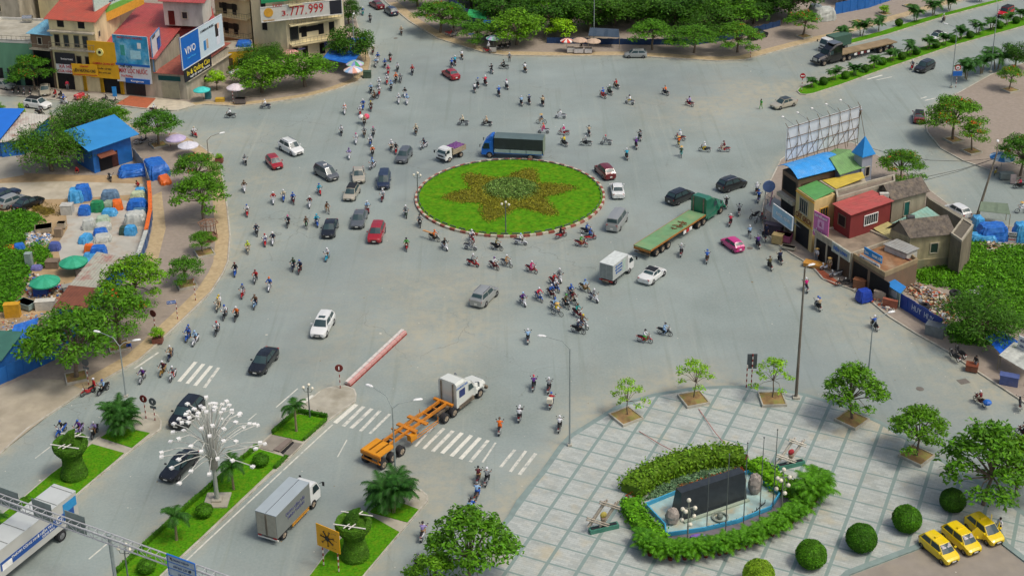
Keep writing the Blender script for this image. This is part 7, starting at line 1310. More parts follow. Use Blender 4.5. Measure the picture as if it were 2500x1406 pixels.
b = loft(MB(), [(-.88, .72, .06, .05), (-.7, .66, .14, .1), (-.4, .60, .17, .13), (-.1, .56, .15, .16), (0, .40, .16, .08), (.3, .33, .15, .06), (.38, .36, .14, .07)]); loft(b, [(.40, .34, .15, .05), (.46, .55, .17, .12), (.50, .75, .15, .12), (.46, .95, .12, .06)]); loft(b, [(.42, .52, .05, .03), (.62, .57, .085, .03), (.82, .48, .07, .03), (.9, .36, .05, .03)])
BK['scooter'] = dict(body=meshof(b, 'body', BLK), seat=meshof(loft(MB(), [(-.85, .79, .1, .03), (-.5, .80, .15, .045), (-.1, .77, .15, .045), (.02, .72, .1, .04)]), 'seat', BLK), fw=(whl(.62, .24, .09), spokes(.62, .24, True)), rw=(whl(-.6, .24, .1), spokes(-.6, .24, True)), bar=meshof(MB().tube([(.32, -.34, 1.02), (.42, -.2, 1.05), (.46, 0, 1.0), (.42, .2, 1.05), (.32, .34, 1.02)], .022, 6).rod((.4, .3, 1.05), (.42, .34, 1.2), .02).rod((.4, -.3, 1.05), (.42, -.34, 1.2), .02).box((.42, .37, 1.22), (.02, .12, .08)).box((.42, -.37, 1.22), (.02, .12, .08)), 'handlebar', BLK), lamp=meshof(MB().box((.56, 0, .93), (.1, .18, .12)), 'headlight', LAMP), tail=meshof(MB().box((-.9, 0, .7), (.05, .16, .08)), 'taillight', TAIL), plate=meshof(MB().box((-.93, 0, .52), (.02, .2, .15)), 'number_plate', PLATE), pipe=meshof(MB().tube([(-.2, -.16, .28), (-.5, -.18, .3), (-.85, -.18, .38)], [.03, .05, .05], 8), 'exhaust', CHR))
b = loft(MB(), [(-.92, .70, .05, .04), (-.6, .62, .11, .08), (-.2, .56, .12, .10), (.1, .52, .08, .07), (.36, .66, .06, .08), (.44, .88, .07, .1), (.5, .95, .1, .08)]); loft(b, [(.25, .42, .14, .1), (.4, .62, .15, .14), (.44, .8, .1, .06)]); loft(b, [(.4, .58, .05, .02), (.62, .64, .06, .02), (.86, .52, .05, .02)]); loft(b, [(-.25, .34, .12, .09), (.1, .34, .12, .1), (.2, .36, .1, .06)])
BK['motorbike'] = dict(body=meshof(b, 'body', BLK), seat=meshof(loft(MB(), [(-.82, .80, .09, .03), (-.4, .79, .12, .045), (0, .74, .11, .04)]), 'seat', BLK), fw=(whl(.64, .29, .07), spokes(.64, .29, False)), rw=(whl(-.6, .29, .08), spokes(-.6, .29, False)), bar=meshof(MB().tube([(.33, -.34, 1.0), (.44, -.2, 1.04), (.46, 0, 1.0), (.44, .2, 1.04), (.33, .34, 1.0)], .022, 6).rod((.64, .08, .3), (.45, .07, .95), .035).rod((.64, -.08, .3), (.45, -.07, .95), .035).box((.4, .36, 1.2), (.02, .1, .08)).box((.4, -.36, 1.2), (.02, .1, .08)), 'handlebar', BLK), lamp=meshof(MB().box((.58, 0, .93), (.08, .15, .12)), 'headlight', LAMP), tail=meshof(MB().box((-.95, 0, .68), (.05, .14, .07)), 'taillight', TAIL), plate=meshof(MB().box((-.97, 0, .52), (.02, .2, .15)), 'number_plate', PLATE), pipe=meshof(MB().tube([(.1, -.14, .26), (-.4, -.17, .28), (-.95, -.17, .36)], [.025, .04, .045], 8), 'exhaust', CHR))
b = MB(); [b.rod(p, q, .03) for p, q in (((-.5, 0, .33), (-.1, 0, .3)), ((-.1, 0, .3), (-.22, 0, .85)), ((-.1, 0, .3), (.42, 0, .72)), ((-.2, 0, .72), (.4, 0, .86)), ((-.5, 0, .33), (-.2, 0, .72)), ((.55, 0, .33), (.38, 0, .95)))]; b.box((-.55, 0, .72), (.35, .12, .03))
BK['bicycle'] = dict(body=meshof(b, 'frame', BLK), seat=meshof(MB().box((-.22, 0, .88), (.26, .14, .06)), 'saddle', BLK), fw=(whl(.55, .33, .035), spokes(.55, .33, False)), rw=(whl(-.5, .33, .035), spokes(-.5, .33, False)), bar=meshof(MB().tube([(.3, -.3, 1.0), (.4, 0, 1.0), (.3, .3, 1.0)], .018, 5), 'handlebar', BLK))
for k, d in BK.items():
 for w_ in ('fw', 'rw'): d[w_] = (meshof(d[w_][0], 'wheel', TYRE), meshof(d[w_][1], 'rim', RIM))
def bike(kind, loc, rz, col, label, group='motorbikes and scooters in the junction', lean=0):
 d = BK[kind]; r = thing(kind, label, {'scooter': 'scooter', 'motorbike': 'motorbike', 'bicycle': 'bicycle'}[kind], loc, rz, group); r.rotation_euler[0] = lean
 o = link('frame' if kind == 'bicycle' else 'body', d['body'], r); remat(o, 0, gloss(col)); link('seat', d['seat'], r)
 for w_, n_ in (('fw', 'front_wheel'), ('rw', 'rear_wheel')): q = link(n_, d[w_][0], r); link('rim', d[w_][1], q)
 link('handlebar', d['bar'], r)
 for k, n_ in (('lamp', 'headlight'), ('tail', 'taillight'), ('plate', 'number_plate'), ('pipe', 'exhaust')):
  if k in d: link(n_, d[k], r)
 return r
# each row: x y heading kind bikecolour shirt helmetcolour trousers [pillion shirt] | where
T_ = """886 37 280 s teal blue white black|at the very top beside the maroon sedan
904 54 290 m black black black navy|below the top-edge teal scooter
980 85 290 m brown beige cream grey|alone in the upper side street
911 132 260 m darkred brown white black|first beside the corner trees
923 151 272 s white blue blue black|above the pale twin by the awnings
918 163 270 s silver lightblue white grey|nearest the striped corner parasols
953 150 292 s red black grey black|dark rider, upper column
940 165 275 m black blue blue navy|upper column, orange knees nearby
971 174 275 m black white grey black|right side of upper column
948 182 272 s red rose pink black|rose rider in the upper column
1007 182 280 s black red red navy|red shirt right of the column
945 205 272 s red white white grey|white shirt, mid upper column
967 201 272 m black orange orange black|orange shirt, mid upper column
978 201 275 m grey grey grey black|grey neighbour of the orange shirt
955 220 275 s black lightblue blue black|below the orange shirt rider
926 213 270 s white white white grey|all white, upper column
906 227 268 m black lightblue white black|left side of the mid column
926 232 270 s red white grey black|red scooter below the all white one
914 244 196 m black brown brown brown|side-on across the column
989 236 262 s white black black grey|dark rider above the white pair
974 252 270 s white white white grey|left one of the white pair
994 254 270 s white lightblue blue white|right one of the white pair
887 266 262 s blue blue white black|above the loaded motorbike
906 270 270 m darkred brown yellow black|yellow helmet above the load
842 278 268 s white white white cream orange|orange pillion, left of the load
880 281 262 s red white white grey|touching the loaded motorbike
890 306 270 m black beige tan brown|carrying pink and white bundles
890 333 268 m brown grey grey brown|just below the loaded motorbike
912 333 266 m black grey pink black|pink helmet below the load
834 329 272 s black white grey grey|white shirt, left of the low column
905 355 262 m blue white white black|blue bike in the low column
870 350 262 s white white pink white|pink helmet on white, low column
1016 328 270 m brown cream beige black|alone above the dump truck
956 367 262 m black white white beige|pair left of the dump truck, white shirt
967 374 270 s red black grey black|pair left of the dump truck, red bike
1035 363 208 m white navy navy navy|close beside the dump truck cab
853 387 265 s white lavender purple white|lavender blouse above the beige sedan
910 380 272 m black orange white black|orange vest above the beige sedan
910 412 215 m white lightblue blue navy|between beige sedan and black people carrier
599 401 302 s black grey grey white|left of the red hatchback
597 467 280 s white brown brown white|farthest left by the kerb
780 474 302 s red cyan blue cyan|cyan jacket left of cream hatchback
668 496 268 s white red white white|left of three abreast
693 489 270 s blue cream white grey|middle of three abreast
716 496 290 m darkred blue blue navy|right of three abreast
757 505 262 s white darkred white grey|above the cyclist
799 520 320 b brown brown black tan|cyclist above the black sedan
935 489 248 s darkred white white grey|in front of the black people carrier
897 518 305 s darkred lightblue white grey|just above the grey sedan
604 526 272 s red white blue black|red scooter along the left kerb
704 552 250 m black navy pink black|pink helmet left of the basket cyclist
748 556 290 b green brown brown black|cyclist with a green basket
774 551 292 s blue cyan cyan navy|cyan hood beside the basket cyclist
991 529 290 m darkgreen grey white grey|left of the roundabout lamp
1025 552 285 m black grey black black|touching the roundabout kerb, left
627 573 285 m black navy grey navy|above the lime jacket rider
648 598 268 s red white red blue|red helmet beside the white scooter
667 595 262 s white navy white black|navy shirt beside the red helmet
606 616 272 m cream lime lime beige|lime hooded jacket near the hexagonal planter
993 609 272 m red green black brown|green vest below the roundabout lamp
800 634 240 s cyan white white tan|sky blue scooter, alone
717 658 250 m navy darkgreen darkgreen navy|dark green shirt, left of a pair
733 665 242 m darkred navy blue black|right of the dark pair
575 671 262 s blue black darkred navy|by the left kerb, deep blue scooter
625 688 245 m silver red darkred black|all red jacket, left lanes
659 707 250 s white blue orange grey|orange helmet and checked blue shirt
594 724 245 s red grey blue white|red scooter by the kerb bend
624 750 245 m lightblue brown brown navy|pale blue bike in the left lanes
534 756 240 m cream cream yellow beige white|two yellow helmets at the kerb
550 776 240 m black white blue grey|white shirt between two others, left lanes
578 779 240 m black orange white black|orange shirt in the left lanes
531 814 240 m black white red grey|red helmet, lower left lanes
460 829 238 s blue blue blue grey grey|deep blue scooter beside the kerb
478 839 232 s white lightblue lightblue navy|white scooter beside the deep blue one
417 875 240 s navy beige white tan|beige shirt by the potted shrub
399 913 235 s gold maroon white black|gold scooter near the zebra stripes
349 930 235 s silver purple white black|purple shirt, near the left lamp
423 925 235 m white grey white red|touching the zebra stripes
253 958 215 s black lightblue blue black|leaning over by the stopped red bike
151 1059 222 s blue black blue white|blue scooter by the tall topiary
194 1060 228 s lavender purple blue black|hidden behind the tall topiary
232 1063 235 s black lavender white tan|right of the tall topiary
1128 144 120 m black white grey tan|farthest up, upper centre
1111 159 112 m brown cyan white navy|cyan shirt of the upper pair
1103 165 110 m navy blue blue black|blue shirt of the upper pair
1200 179 132 m white black black black|black shirt, white tail, upper centre
1230 169 176 m black black darkgreen black|side-on near the standing pedestrian
1282 176 132 m black white black tan|white shirt below the far stall
1159 225 110 m grey white grey black|white and grey pair below the red sedan
1167 213 112 m black grey blue black|just behind the white and grey pair
1185 208 132 m darkred rose white black|rose shirt right of the red sedan
1237 217 132 m black white pink grey|white shirt, pink helmet, upper centre
1218 234 118 m black blue lightblue navy|wide blue rain cape, upper centre
1273 257 115 m black lightblue white black|light blue of the centre pair
1292 254 118 m black navy blue black|navy of the centre pair
1325 258 112 m black cream brown black beige|with beige pillion, upper centre
1504 216 152 m black red brown tan|red shirt of the far trio
1488 231 150 m black darkgreen white black|dark middle one of the far trio
1472 239 155 m red blue blue red|red bike of the far trio
1537 255 166 s white white navy yellow|white scooter with yellow panel
1130 307 178 s grey cream cream black|cream hooded, left of two
1188 308 172 s black beige beige brown|beige hooded, right of two
1322 303 176 b black navy straw tan|cyclist in a straw hat, top centre
1368 290 176 s white white grey white|white scooter above the blue truck
1327 326 176 s white rose orange pink|half hidden behind the blue truck
1376 330 175 m red magenta white white|magenta jacket behind the blue truck
1377 356 152 m black yellow black black|yellow shirt behind the blue truck
1438 330 112 m black beige black grey|beige and black, right of the magenta one
1430 356 176 m black grey white black|grey shirt, left of two side-on
1479 354 176 s silver grey rose grey|silver bike, right of two side-on
1562 342 118 s white brown black black grey|brown shirt above the purple one
1553 362 110 s black purple lavender black|purple top, right of the roundabout
1530 388 110 m black cyan white black|cyan shirt by the pale road patch
1660 342 166 m red white lightblue white|white clothes on red, east side
1657 358 108 b yellow orange straw olive|orange cyclist above the teal one
1663 383 100 b teal darkgreen straw teal|teal cyclist, east side
1720 371 172 m black white white yellow|yellow trousers, east side
1767 371 176 m red darkred maroon cream|dark red clothes, east side
1848 472 72 s darkred white white grey white|two in white right of the black car
1852 492 70 s blue blue blue black|blue shirt at the shop corner
1773 506 86 s black black white black|black shirt right of the green cab
1804 524 86 s white grey navy black|grey shirt right of the green cab
1783 549 68 m darkred rose white black|rose shirt by the green cab
1830 579 118 b silver lightblue white black|cyclist by the shop awning
1624 232 156 m black orange brown navy|orange shirt far right of trio
1683 259 162 m red lavender navy navy|lavender shirt near the walking person
2303 54 215 m black cream white brown|riding beside the thin far median
2227 169 235 s red grey white black|coming beside the dark sport utility car
2099 284 248 m brown white white black|white shirt beyond the billboard
1061 588 342 m black orange orange brown|orange rider carrying a plank
1086 609 318 s white black brown black|white and blue scooter beside the plank
1152 590 312 m red white white navy|white shirt at the south kerb
1149 610 350 s silver grey grey grey|silver scooter below the kerb
1213 610 346 m black khaki darkgreen black|khaki shirt left of the roundabout lamp post
1271 598 352 s white white lightblue black|white scooter right of the roundabout lamp post
1370 581 18 m red black black black|black shirt at the southeast kerb
1433 572 350 m black blue grey navy|dark bike beside the red scooter trio
1441 587 12 s red blue blue navy|blue shirt on red, southeast kerb
1419 602 350 m red green white tan|green shirt on dark red, southeast
1155 650 345 s red grey white black|bright red, leftmost of the four
1207 656 332 m darkred white purple darkred|purple helmet, second of four
1237 650 340 m silver tan white tan|tan clothes, third of four
1298 665 340 m red magenta white pink|magenta jacket, fourth of the row
1366 686 302 s white grey white grey|white scooter leading the big cluster
1353 696 330 m red red grey black|red shirt inside the cluster top
1357 710 322 m blue white white black|blue bike in the big cluster
1346 725 325 m darkred blue white black|blue shirt, left of the cluster
1316 733 320 m blue rose white grey|rose shirt left of the cluster
1277 744 312 s white purple lightblue navy|purple shirt on cream scooter, leftmost
1428 711 335 m gold lightblue blue tan|gold bike right of the cluster
1450 735 326 s white grey white grey|white scooter right of the cluster
1394 723 316 m black blue blue navy|blue striped shirt inside the cluster
1400 740 314 m black darkred brown cream|dark red plaid in the cluster
1382 750 320 m black olive green black|green helmet in the cluster
1355 757 325 s white lightblue blue black|white bike above the yellow cyclist
1360 770 342 b grey yellow straw grey|cyclist in yellow below the cluster
1410 773 330 s darkred teal brown black|turquoise shirt below the cluster
1423 800 332 m white brown yellow navy|yellow helmet below the cluster
1412 813 345 m black navy white black|blue check shirt, lowest in the cluster
1289 834 90 s grey lightblue white black|alone, going away left of tall lamp
1663 623 76 m darkred grey white black|beside the green flatbed
1726 639 80 m brown blue blue brown|bright blue shirt near the pink car
1879 656 124 m black olive brown black|olive shirt passing the shops
1904 641 124 m navy navy brown black|navy shirt passing the shops
1850 603 122 m black purple grey navy|purple shirt waiting at the shops
1967 710 120 s white magenta white black|magenta shirt by the tall grey pole
1996 754 130 m black white blue grey beige|pair in white on the right road
1574 836 350 m red white black green|green trousers, lower centre right
1623 818 346 m black lightblue black lightblue|pale blue clothes, lower centre right
2134 802 132 m black blue white black|by the curved lamp head, right
2391 986 146 m maroon darkred white beige|carrying blue cloth on the right road
1303 948 78 m black purple rose black|purple top, upper of the plaza road group
1340 954 76 m darkred grey white black|grey shirt beside the purple top
1346 991 70 m darkred red blue navy|red jacket with a white delivery box
1269 1023 76 s maroon black white grey white|pair left of the delivery box
1220 1055 80 s silver orange brown orange|orange robe in the centre lane
1366 1048 76 m black white white black|white shirt near the lamp base
1168 1173 76 m maroon maroon black tan|dark one of the side-by-side pair
1189 1178 70 m grey grey white black|grey one of the side-by-side pair
1165 1214 66 m brown lightblue grey blue|light blue shirt and blue trousers
1151 1252 66 m black blue black black lightblue|blue shirt above the tree
1163 1278 76 m black darkgreen darkgreen black|dark green cape by the tree top
1033 1312 70 s white lavender black tan|lavender shirt at the bottom, by leaves
1021 1390 70 m red grey grey black black|red bike at the bottom edge
157 254 345 s white blue blue black|upper left street by the old car
98 282 352 m black grey black black|before the white car, upper left
377 276 352 m darkred white white black|in front of the tiled forecourt
562 289 180 m black white grey black|side-on below the food cart
648 266 180 s navy white white grey|below the broad corner tree
475 334 330 s red white cream white|by the curb near lilac parasol
248 300 330 s red rose white black|partly behind the shed tree
2489 461 180 m black rose black black|at the right edge below blue parasol
2493 521 180 b silver white straw white|right edge beyond the wall
2498 1066 150 m maroon brown black black|cut off by the right border"""
KN = {'s': 'scooter', 'm': 'motorbike', 'b': 'bicycle'}; WN = {'lightblue': 'light blue', 'darkred': 'dark red', 'darkgreen': 'dark green'}
wn = lambda c: WN.get(c, c)
BIKES = {}
for row in T_.strip().split('\n'):
 a, where = row.split('|'); f = a.split(); x, y, h = float(f[0]), float(f[1]), float(f[2]); k = KN[f[3]]; p = G(x, y); z = 0; rz = HD(x, y, h); loc = (p.x, p.y, z)
 bike(k, loc, rz, f[4], '%s %s %s' % (wn(f[4]), k, where), 'bicycles in the junction' if k == 'bicycle' else 'motorbikes and scooters in the junction')
 s = .93+.1*rng.random(); hat = 'conical_hat' if f[6] == 'straw' else 'helmet'
 person(loc, rz, 'moto' if k == 'motorbike' else 'ride', f[5], hat, f[7], 'person in %s on the %s %s' % (wn(f[5]), k, where), 'people riding through the junction', f[6] if f[6] != 'straw' else 'white', s if k != 'bicycle' else .98)
 if len(f) > 8: person(loc, rz, 'pillion', f[8], 'helmet', 'black' if f[8] != 'black' else 'grey', 'passenger in %s behind the rider %s' % (wn(f[8]), where), 'people riding through the junction', f[6], s)
 BIKES[where] = (loc, rz)
def atb(where, mb, mats, nm, label, cat):
 loc, rz = BIKES[where]; o = mb.build(nm, mats, loc=loc); o.rotation_euler[2] = rz; tag(o, label, cat)
w_ = 'carrying pink and white bundles'; atb(w_, MB().ball((-.7, .35, 1.15), .55, 10, sc=(1, .9, .8)), M('pink_bundle', 'd8506a', .7), 'bundle', 'pink bundle tied on the loaded motorbike', 'bundle'); atb(w_, MB().ball((-.75, -.45, 1.05), .55, 10, sc=(1, .9, .8)), M('white_bundle', 'dcdcd8', .7), 'bundle', 'white bundle tied on the loaded motorbike', 'bundle')
atb('orange rider carrying a plank', MB().box((-.9, 0, .98), (1.9, .3, .08)), M('plank', 'b98a5c', .8), 'plank', 'wooden plank sticking out behind the orange rider', 'plank')
atb('red jacket with a white delivery box', MB().box((-.72, 0, 1.1), (.5, .55, .5)), M('delivery_box', 'd6d0bc', .6), 'delivery_box', 'white box on the back of the motorbike with a red jacketed rider', 'box')
atb('carrying blue cloth on the right road', MB().ball((-1.0, 0, .75), .42, 8, sc=(1, 1.1, .7)), TARPB, 'cloth_bundle', 'blue cloth bundle behind the dark red rider on the right road', 'bundle')
atb('two yellow helmets at the kerb', MB().box((-.7, .1, 1.45), (.5, .03, .5), 0, .4), M('white_flag_cloth', 'e0e0e0', .8), 'flag', 'white cloth fluttering behind the two yellow helmets', 'cloth')
# parked bikes: x y h kind colour | where
for row in """34 228 75 m black|first of the parked row under the wide street tree
48 229 75 m black|second of the parked row under the wide street tree
61 231 78 m grey|third of the parked row under the wide street tree
76 231 80 m black|fourth of the parked row under the wide street tree
136 237 60 s red|parked right of the old beige car
149 240 50 s black|parked before the sale sign entrance
212 247 30 m gold|parked before the yellow shop, next to the red covered one
195 245 20 m black|parked and covered with a red and white sheet
257 250 30 m black|parked by the blue street side banner, left
277 256 10 m black|parked by the blue street side banner, right
341 353 20 s white|parked behind the blue shed corner
352 351 20 m black|parked beside the white scooter behind the shed
376 357 10 b black|bicycle leaning by the wet square bed
269 443 300 s black|parked in front of the shed door
1109 92 20 s silver|parked under the first far trees
1098 88 10 m red|parked left of the silver scooter, far pavement
1222 120 30 m black|first parked right of the green parasol cart
1232 119 30 m black|second parked right of the green parasol cart
1244 117 50 s black|third parked right of the green parasol cart
1189 131 350 m red|vendor bike at the green parasol cart
1630 104 0 m grey|parked in the shade behind the far young trees
1747 100 20 s black|parked in shade left of the parked black car
1841 535 200 m black|left end of the rank at the shop corner
1852 545 205 m silver|second in the rank at the shop corner
1864 541 130 m red|red one in the rank at the shop corner
1876 510 110 m grey|upper one by the lattice mast
1886 506 110 s black|uppermost one by the lattice mast
1866 588 120 s black|beside the clothes stall post
2017 660 190 s white|parked before the middle shop, white
2040 678 190 s silver|parked on the red tiles
2056 699 185 m black|parked below the red canopy, left
2074 697 185 m black|parked below the red canopy, right
2330 880 140 m black|parked in shade under the dark weeping tree
2345 872 140 m black|second one in shade under the dark weeping tree
2429 428 240 m yellow|parked by the blue ringed parasol
2490 998 90 m black|parked at the far right under the grey awning
216 962 205 m red|stopped at the kerb by the grey round sign""".split('\n'):
 a, where = row.split('|'); f = a.split(); x, y, h = float(f[0]), float(f[1]), float(f[2]); p = G(x, y); zz = 0 if 'stopped' in where or 'right border' in where else .145; bike(KN[f[3]], (p.x, p.y, zz), HD(x, y, h), f[4], '%s %s %s' % (f[4], KN[f[3]], where) if 'bicycle' not in where else 'black bicycle leaning by the wet square bed', 'parked motorbikes', lean=-.1)
 BIKES[where] = ((p.x, p.y, zz), HD(x, y, h))
b = MB().prism([(-.85, -.4), (.8, -.4), (.8, .4), (-.85, .4)], .25, [.9, .95, .95, .9]); atb('parked and covered with a red and white sheet', b, M('red_white_sheet', 'c03038', .7, .1, 4, dirt='e0dcd8', dirtamt=.9), 'sheet', 'red and white sheet draped over a parked motorbike', 'sheet')
for row in """1244 152 270 stand grey helmet white black|standing pedestrian with a helmet at the far curb
1858 267 200 walk green hair - green|person in green walking across the east road
232 958 200 stand red helmet white black|person in red standing at the stopped motorbike
317 853 250 crouch blue conical_hat - blue|crouching person with a straw hat by the left pavement tree
2438 1303 200 stand white hair - navy|person in white bending at the open taxi door
166 222 270 stand rose hair - grey|person in a rose shirt at the dark shop entrance
199 222 270 stand white hair - black|person in white outside the yellow shop
1193 128 330 stand white helmet white black|vendor in white at the green parasol cart
1419 124 270 stand black hair - black|vendor in black behind the middle far cart
2024 663 230 stand beige conical_hat - tan|person with beige hat beside the white parked scooter
1993 640 200 stand white conical_hat - grey|person in white at the shutter of the tile shop
1870 580 240 stand navy hair - navy|shopkeeper at the clothes stall on the shop corner
2098 692 220 stand navy hair - black|person in navy inside the last shop front
2380 905 200 stand black hair - grey|person in dark clothes under the bright blue awning
339 458 200 crouch red hair - darkred|person in red crouching in the yard near the orange trail
190 425 240 crouch red helmet red black|person in red crouching by the shed corner""".split('\n'):
 a, lb = row.split('|'); f = a.split(); x, y, h = float(f[0]), float(f[1]), float(f[2]); p = G(x, y); zz = 0 if x in (1244, 1858, 232, 2438) else .145
 person((p.x, p.y, zz), HD(x, y, h), f[3], f[4], f[5], f[7], lb, 'people on foot', f[6] if f[6] != '-' else 'white')
ORD = ['first','second','third','fourth','fifth','sixth','seventh','eighth','ninth','tenth','eleventh','twelfth','thirteenth','fourteenth','fifteenth','sixteenth','seventeenth','eighteenth','nineteenth','twentieth']
# STREET FURNITURE
STEEL = M('galvanised_steel', '8f9a98', .5, .1, 3); DSTEEL = M('dark_grey_steel', '5f6664', .5, .1, 3); RUSTP = M('rusty_pole', '6f665a', .7, .3, 1.5, dirt='8f9a98', dirtamt=.5, streak=.3); GLOBE = M('globe_glass', 'ddd8c4', .3, .05); LHEAD = M('lamp_head_white', 'e2e4e2', .4)
def lamp(label, x, y, h, arms, m=STEEL, r0=.1, nm='street_lamp', z=.14, leanx=0, group=None):
 """arms: (reach, screen direction in degrees, rise)"""
 p = G(x, y); r = thing(nm, label, 'street lamp', (p.x, p.y, z), 0, group); MB().tube([(0, 0, 0), (leanx*.4, 0, h*.4), (leanx, 0, h)], [r0, r0*.8, r0*.5], 8).build('pole', m, r); MB().box((0, 0, .1), (r0*4, r0*4, .2)).build('base', m_kerb, r)
 for rc, dr, rise in arms:
  a = HD(x, y, dr); d = Vector((math.cos(a), math.sin(a), 0)); t = Vector((leanx, 0, h)); e = t+d*rc+Vector((0, 0, rise)); MB().tube([t-Vector((0, 0, .1)), t+d*rc*.3+Vector((0, 0, rise*.75)), e], [r0*.45, r0*.4, r0*.35], 6).build('arm', m, r)
  b = MB(); loft(b, [(-.1, 0, .06, .05), (.15, .02, .15, .08), (.6, 0, .16, .07), (.75, -.02, .08, .04)], 8); o = b.build('lamp_head', LHEAD, r, loc=e); o.rotation_euler[2] = a
 return r
lamp('curved single arm street lamp at the west corner of the plaza', 1391, 1090, 10.6, [(2.4, 170, .9)])
lamp('tall grey and rusty pole with a small white lamp, plaza north edge', 1943, 974, 14.6, [(.5, 20, .2)], RUSTP, .17)
lamp('slim street lamp behind the fourth plaza tree, arm to the right', 2119, 924, 6.4, [(1.9, 15, .9)], z=0)
lamp('double arm street lamp at the left median tip', 308, 968, 6.0, [(2.4, 165, 1.0), (1.4, 10, .3)], z=0)
lamp('double arm street lamp behind the feathery palm clump, centre', 969, 1215, 9.4, [(2.3, 155, 1.3), (2.0, 10, .4)])
lamp('very tall far street lamp running off the top of the picture', 1450, 100, 12, [(2, 170, .8)], z=.14)
lamp('street lamp post by the striped parasols at the corner', 868, 168, 9.2, [(.8, 60, .2)])
lamp('street lamp by the no trucks sign, east road', 2322, 215, 9.6, [(1.8, 165, .7)])
lamp('street lamp at the east median palms, farther right', 2418, 178, 11.6, [(1.8, 150, .8)])
lamp('pole with black banners on the left pavement, arm over the road', 516, 452, 6.6, [(2.0, 15, .5)], RUSTP, .1)
lamp('leaning concrete utility pole with a yellowish lamp, right side', 2385, 530, 8.8, [(.9, 90, 1.2)], M('concrete_pole', '857c6c', .85, .2, 2), .2, 'utility_pole', .14, 1.6)
p0 = G(2385, 530)+Vector((1.5, 0, 8.2)); b = MB()
for q in (Vector((-16, 10, 7.5)), Vector((-20, -1, 6.5)), Vector((-24, -6, 7)), Vector((22, -4, 7.5))):
 e = G(2385, 530)+q; b.tube([p0.lerp(e, t)-Vector((0, 0, 1.6*4*t*(1-t))) for t in (0, .2, .4, .6, .8, 1)], .025, 4, cap=False)
tag(b.build('cables', BLK), 'thin black overhead cables strung from the leaning utility pole', 'cable')
def globes(label, x, y, h, pts, m=DSTEEL, gr=.17, z=.2):
 p = G(x, y); r = thing('globe_lamp', label, 'street lamp', (p.x, p.y, z), 0, 'globe lamps'); MB().tube([(0, 0, 0), (0, 0, h)], [.08, .05], 8).build('pole', m, r)
 for dx, dy, dz in pts:
  MB().tube([(0, 0, h-.5), (dx*.8, dy*.8, h-.45), (dx, dy, h+dz-.1)], .03, 5).build('arm', m, r); MB().ball((dx, dy, h+dz), gr, 10).build('globe', GLOBE, r)
T3 = [(-.45, 0, 0), (.45, -.1, -.05), (.05, .35, .1)]
globes('triple globe lamp at the front edge of the roundabout', 1235, 575, 4.2, T3); globes('triple globe lamp at the left edge of the roundabout', 1021, 497, 4.0, T3); globes('globe lamp in the lawn behind the northern median palm', 757, 1022, 3.4, T3); globes('twin globe lamp in the lower part of the centre median', 318, 1450, 4.4, T3)
T6 = [(0, 0, .3), (-.5, 0, -.6), (.55, 0, -.5), (-.3, -.4, -.55), (.5, .1, -1.4), (-.55, 0, -1.7), (.1, -.5, -1.8)]
for x, y, lb in ((1678, 1326, 'cream globe lamp with many balls at the left end of the fountain'), (1907, 1249, 'cream globe lamp with many balls at the right end of the fountain')): globes(lb, x, y, 4.0, T6, M('grey_green_pole', '7d8478', .5), .2, .15)
# fountain shaped lamp
p = G(531, 1226); r = thing('fountain_lamp', 'white firework shaped lamp with many curved arms and box lights', 'street lamp', (p.x, p.y, .2)); MB().box((0, 0, .05), (2.2, 2.2, .12)).box((0, 0, .18), (.9, .9, .16)).build('base', m_conc, r); MB().tube([(0, 0, 0), (0, 0, 3.6)], [.22, .16], 10).build('pole', M('pale_column', '9aa096', .5), r)
b = MB()
for k in range(28): a = 2*PI*k/28; b.rod((.34*math.cos(a), .34*math.sin(a), 3.5), (.4*math.cos(a), .4*math.sin(a), 5.0), .06)
b.build('collar', M('tube_bundle', '8f8d85', .5), r); rg = np.random.default_rng(6)
for k in range(64):
 a = 2.4*k; t = (k+.5)/64; el = 1.5-1.35*t; Rr = 4.6*math.sin((PI/2-el)*1.0)*rg.uniform(.8, 1.05)+.2; zt = 5.0+5.3*math.sin(el)*rg.uniform(.75, 1.05)-.9*t; c, s_ = math.cos(a), math.sin(a)
 e = Vector((Rr*c, Rr*s_, zt)); q = [Vector((.3*c, .3*s_, 4.6)), Vector((Rr*.28*c, Rr*.28*s_, 4.9+(zt-4.9)*.62)), Vector((Rr*.65*c, Rr*.65*s_, 4.9+(zt-4.9)*.97)), e]; o = MB().tube(q, .045, 5).build('arm', M('arm_white', 'c4c4bc', .4), r); MB().box(e+Vector((0, 0, -.05)), (.34, .34, .16), 0, a).build('light_box', M('light_box_white', 'e6e6e2', .4), o)
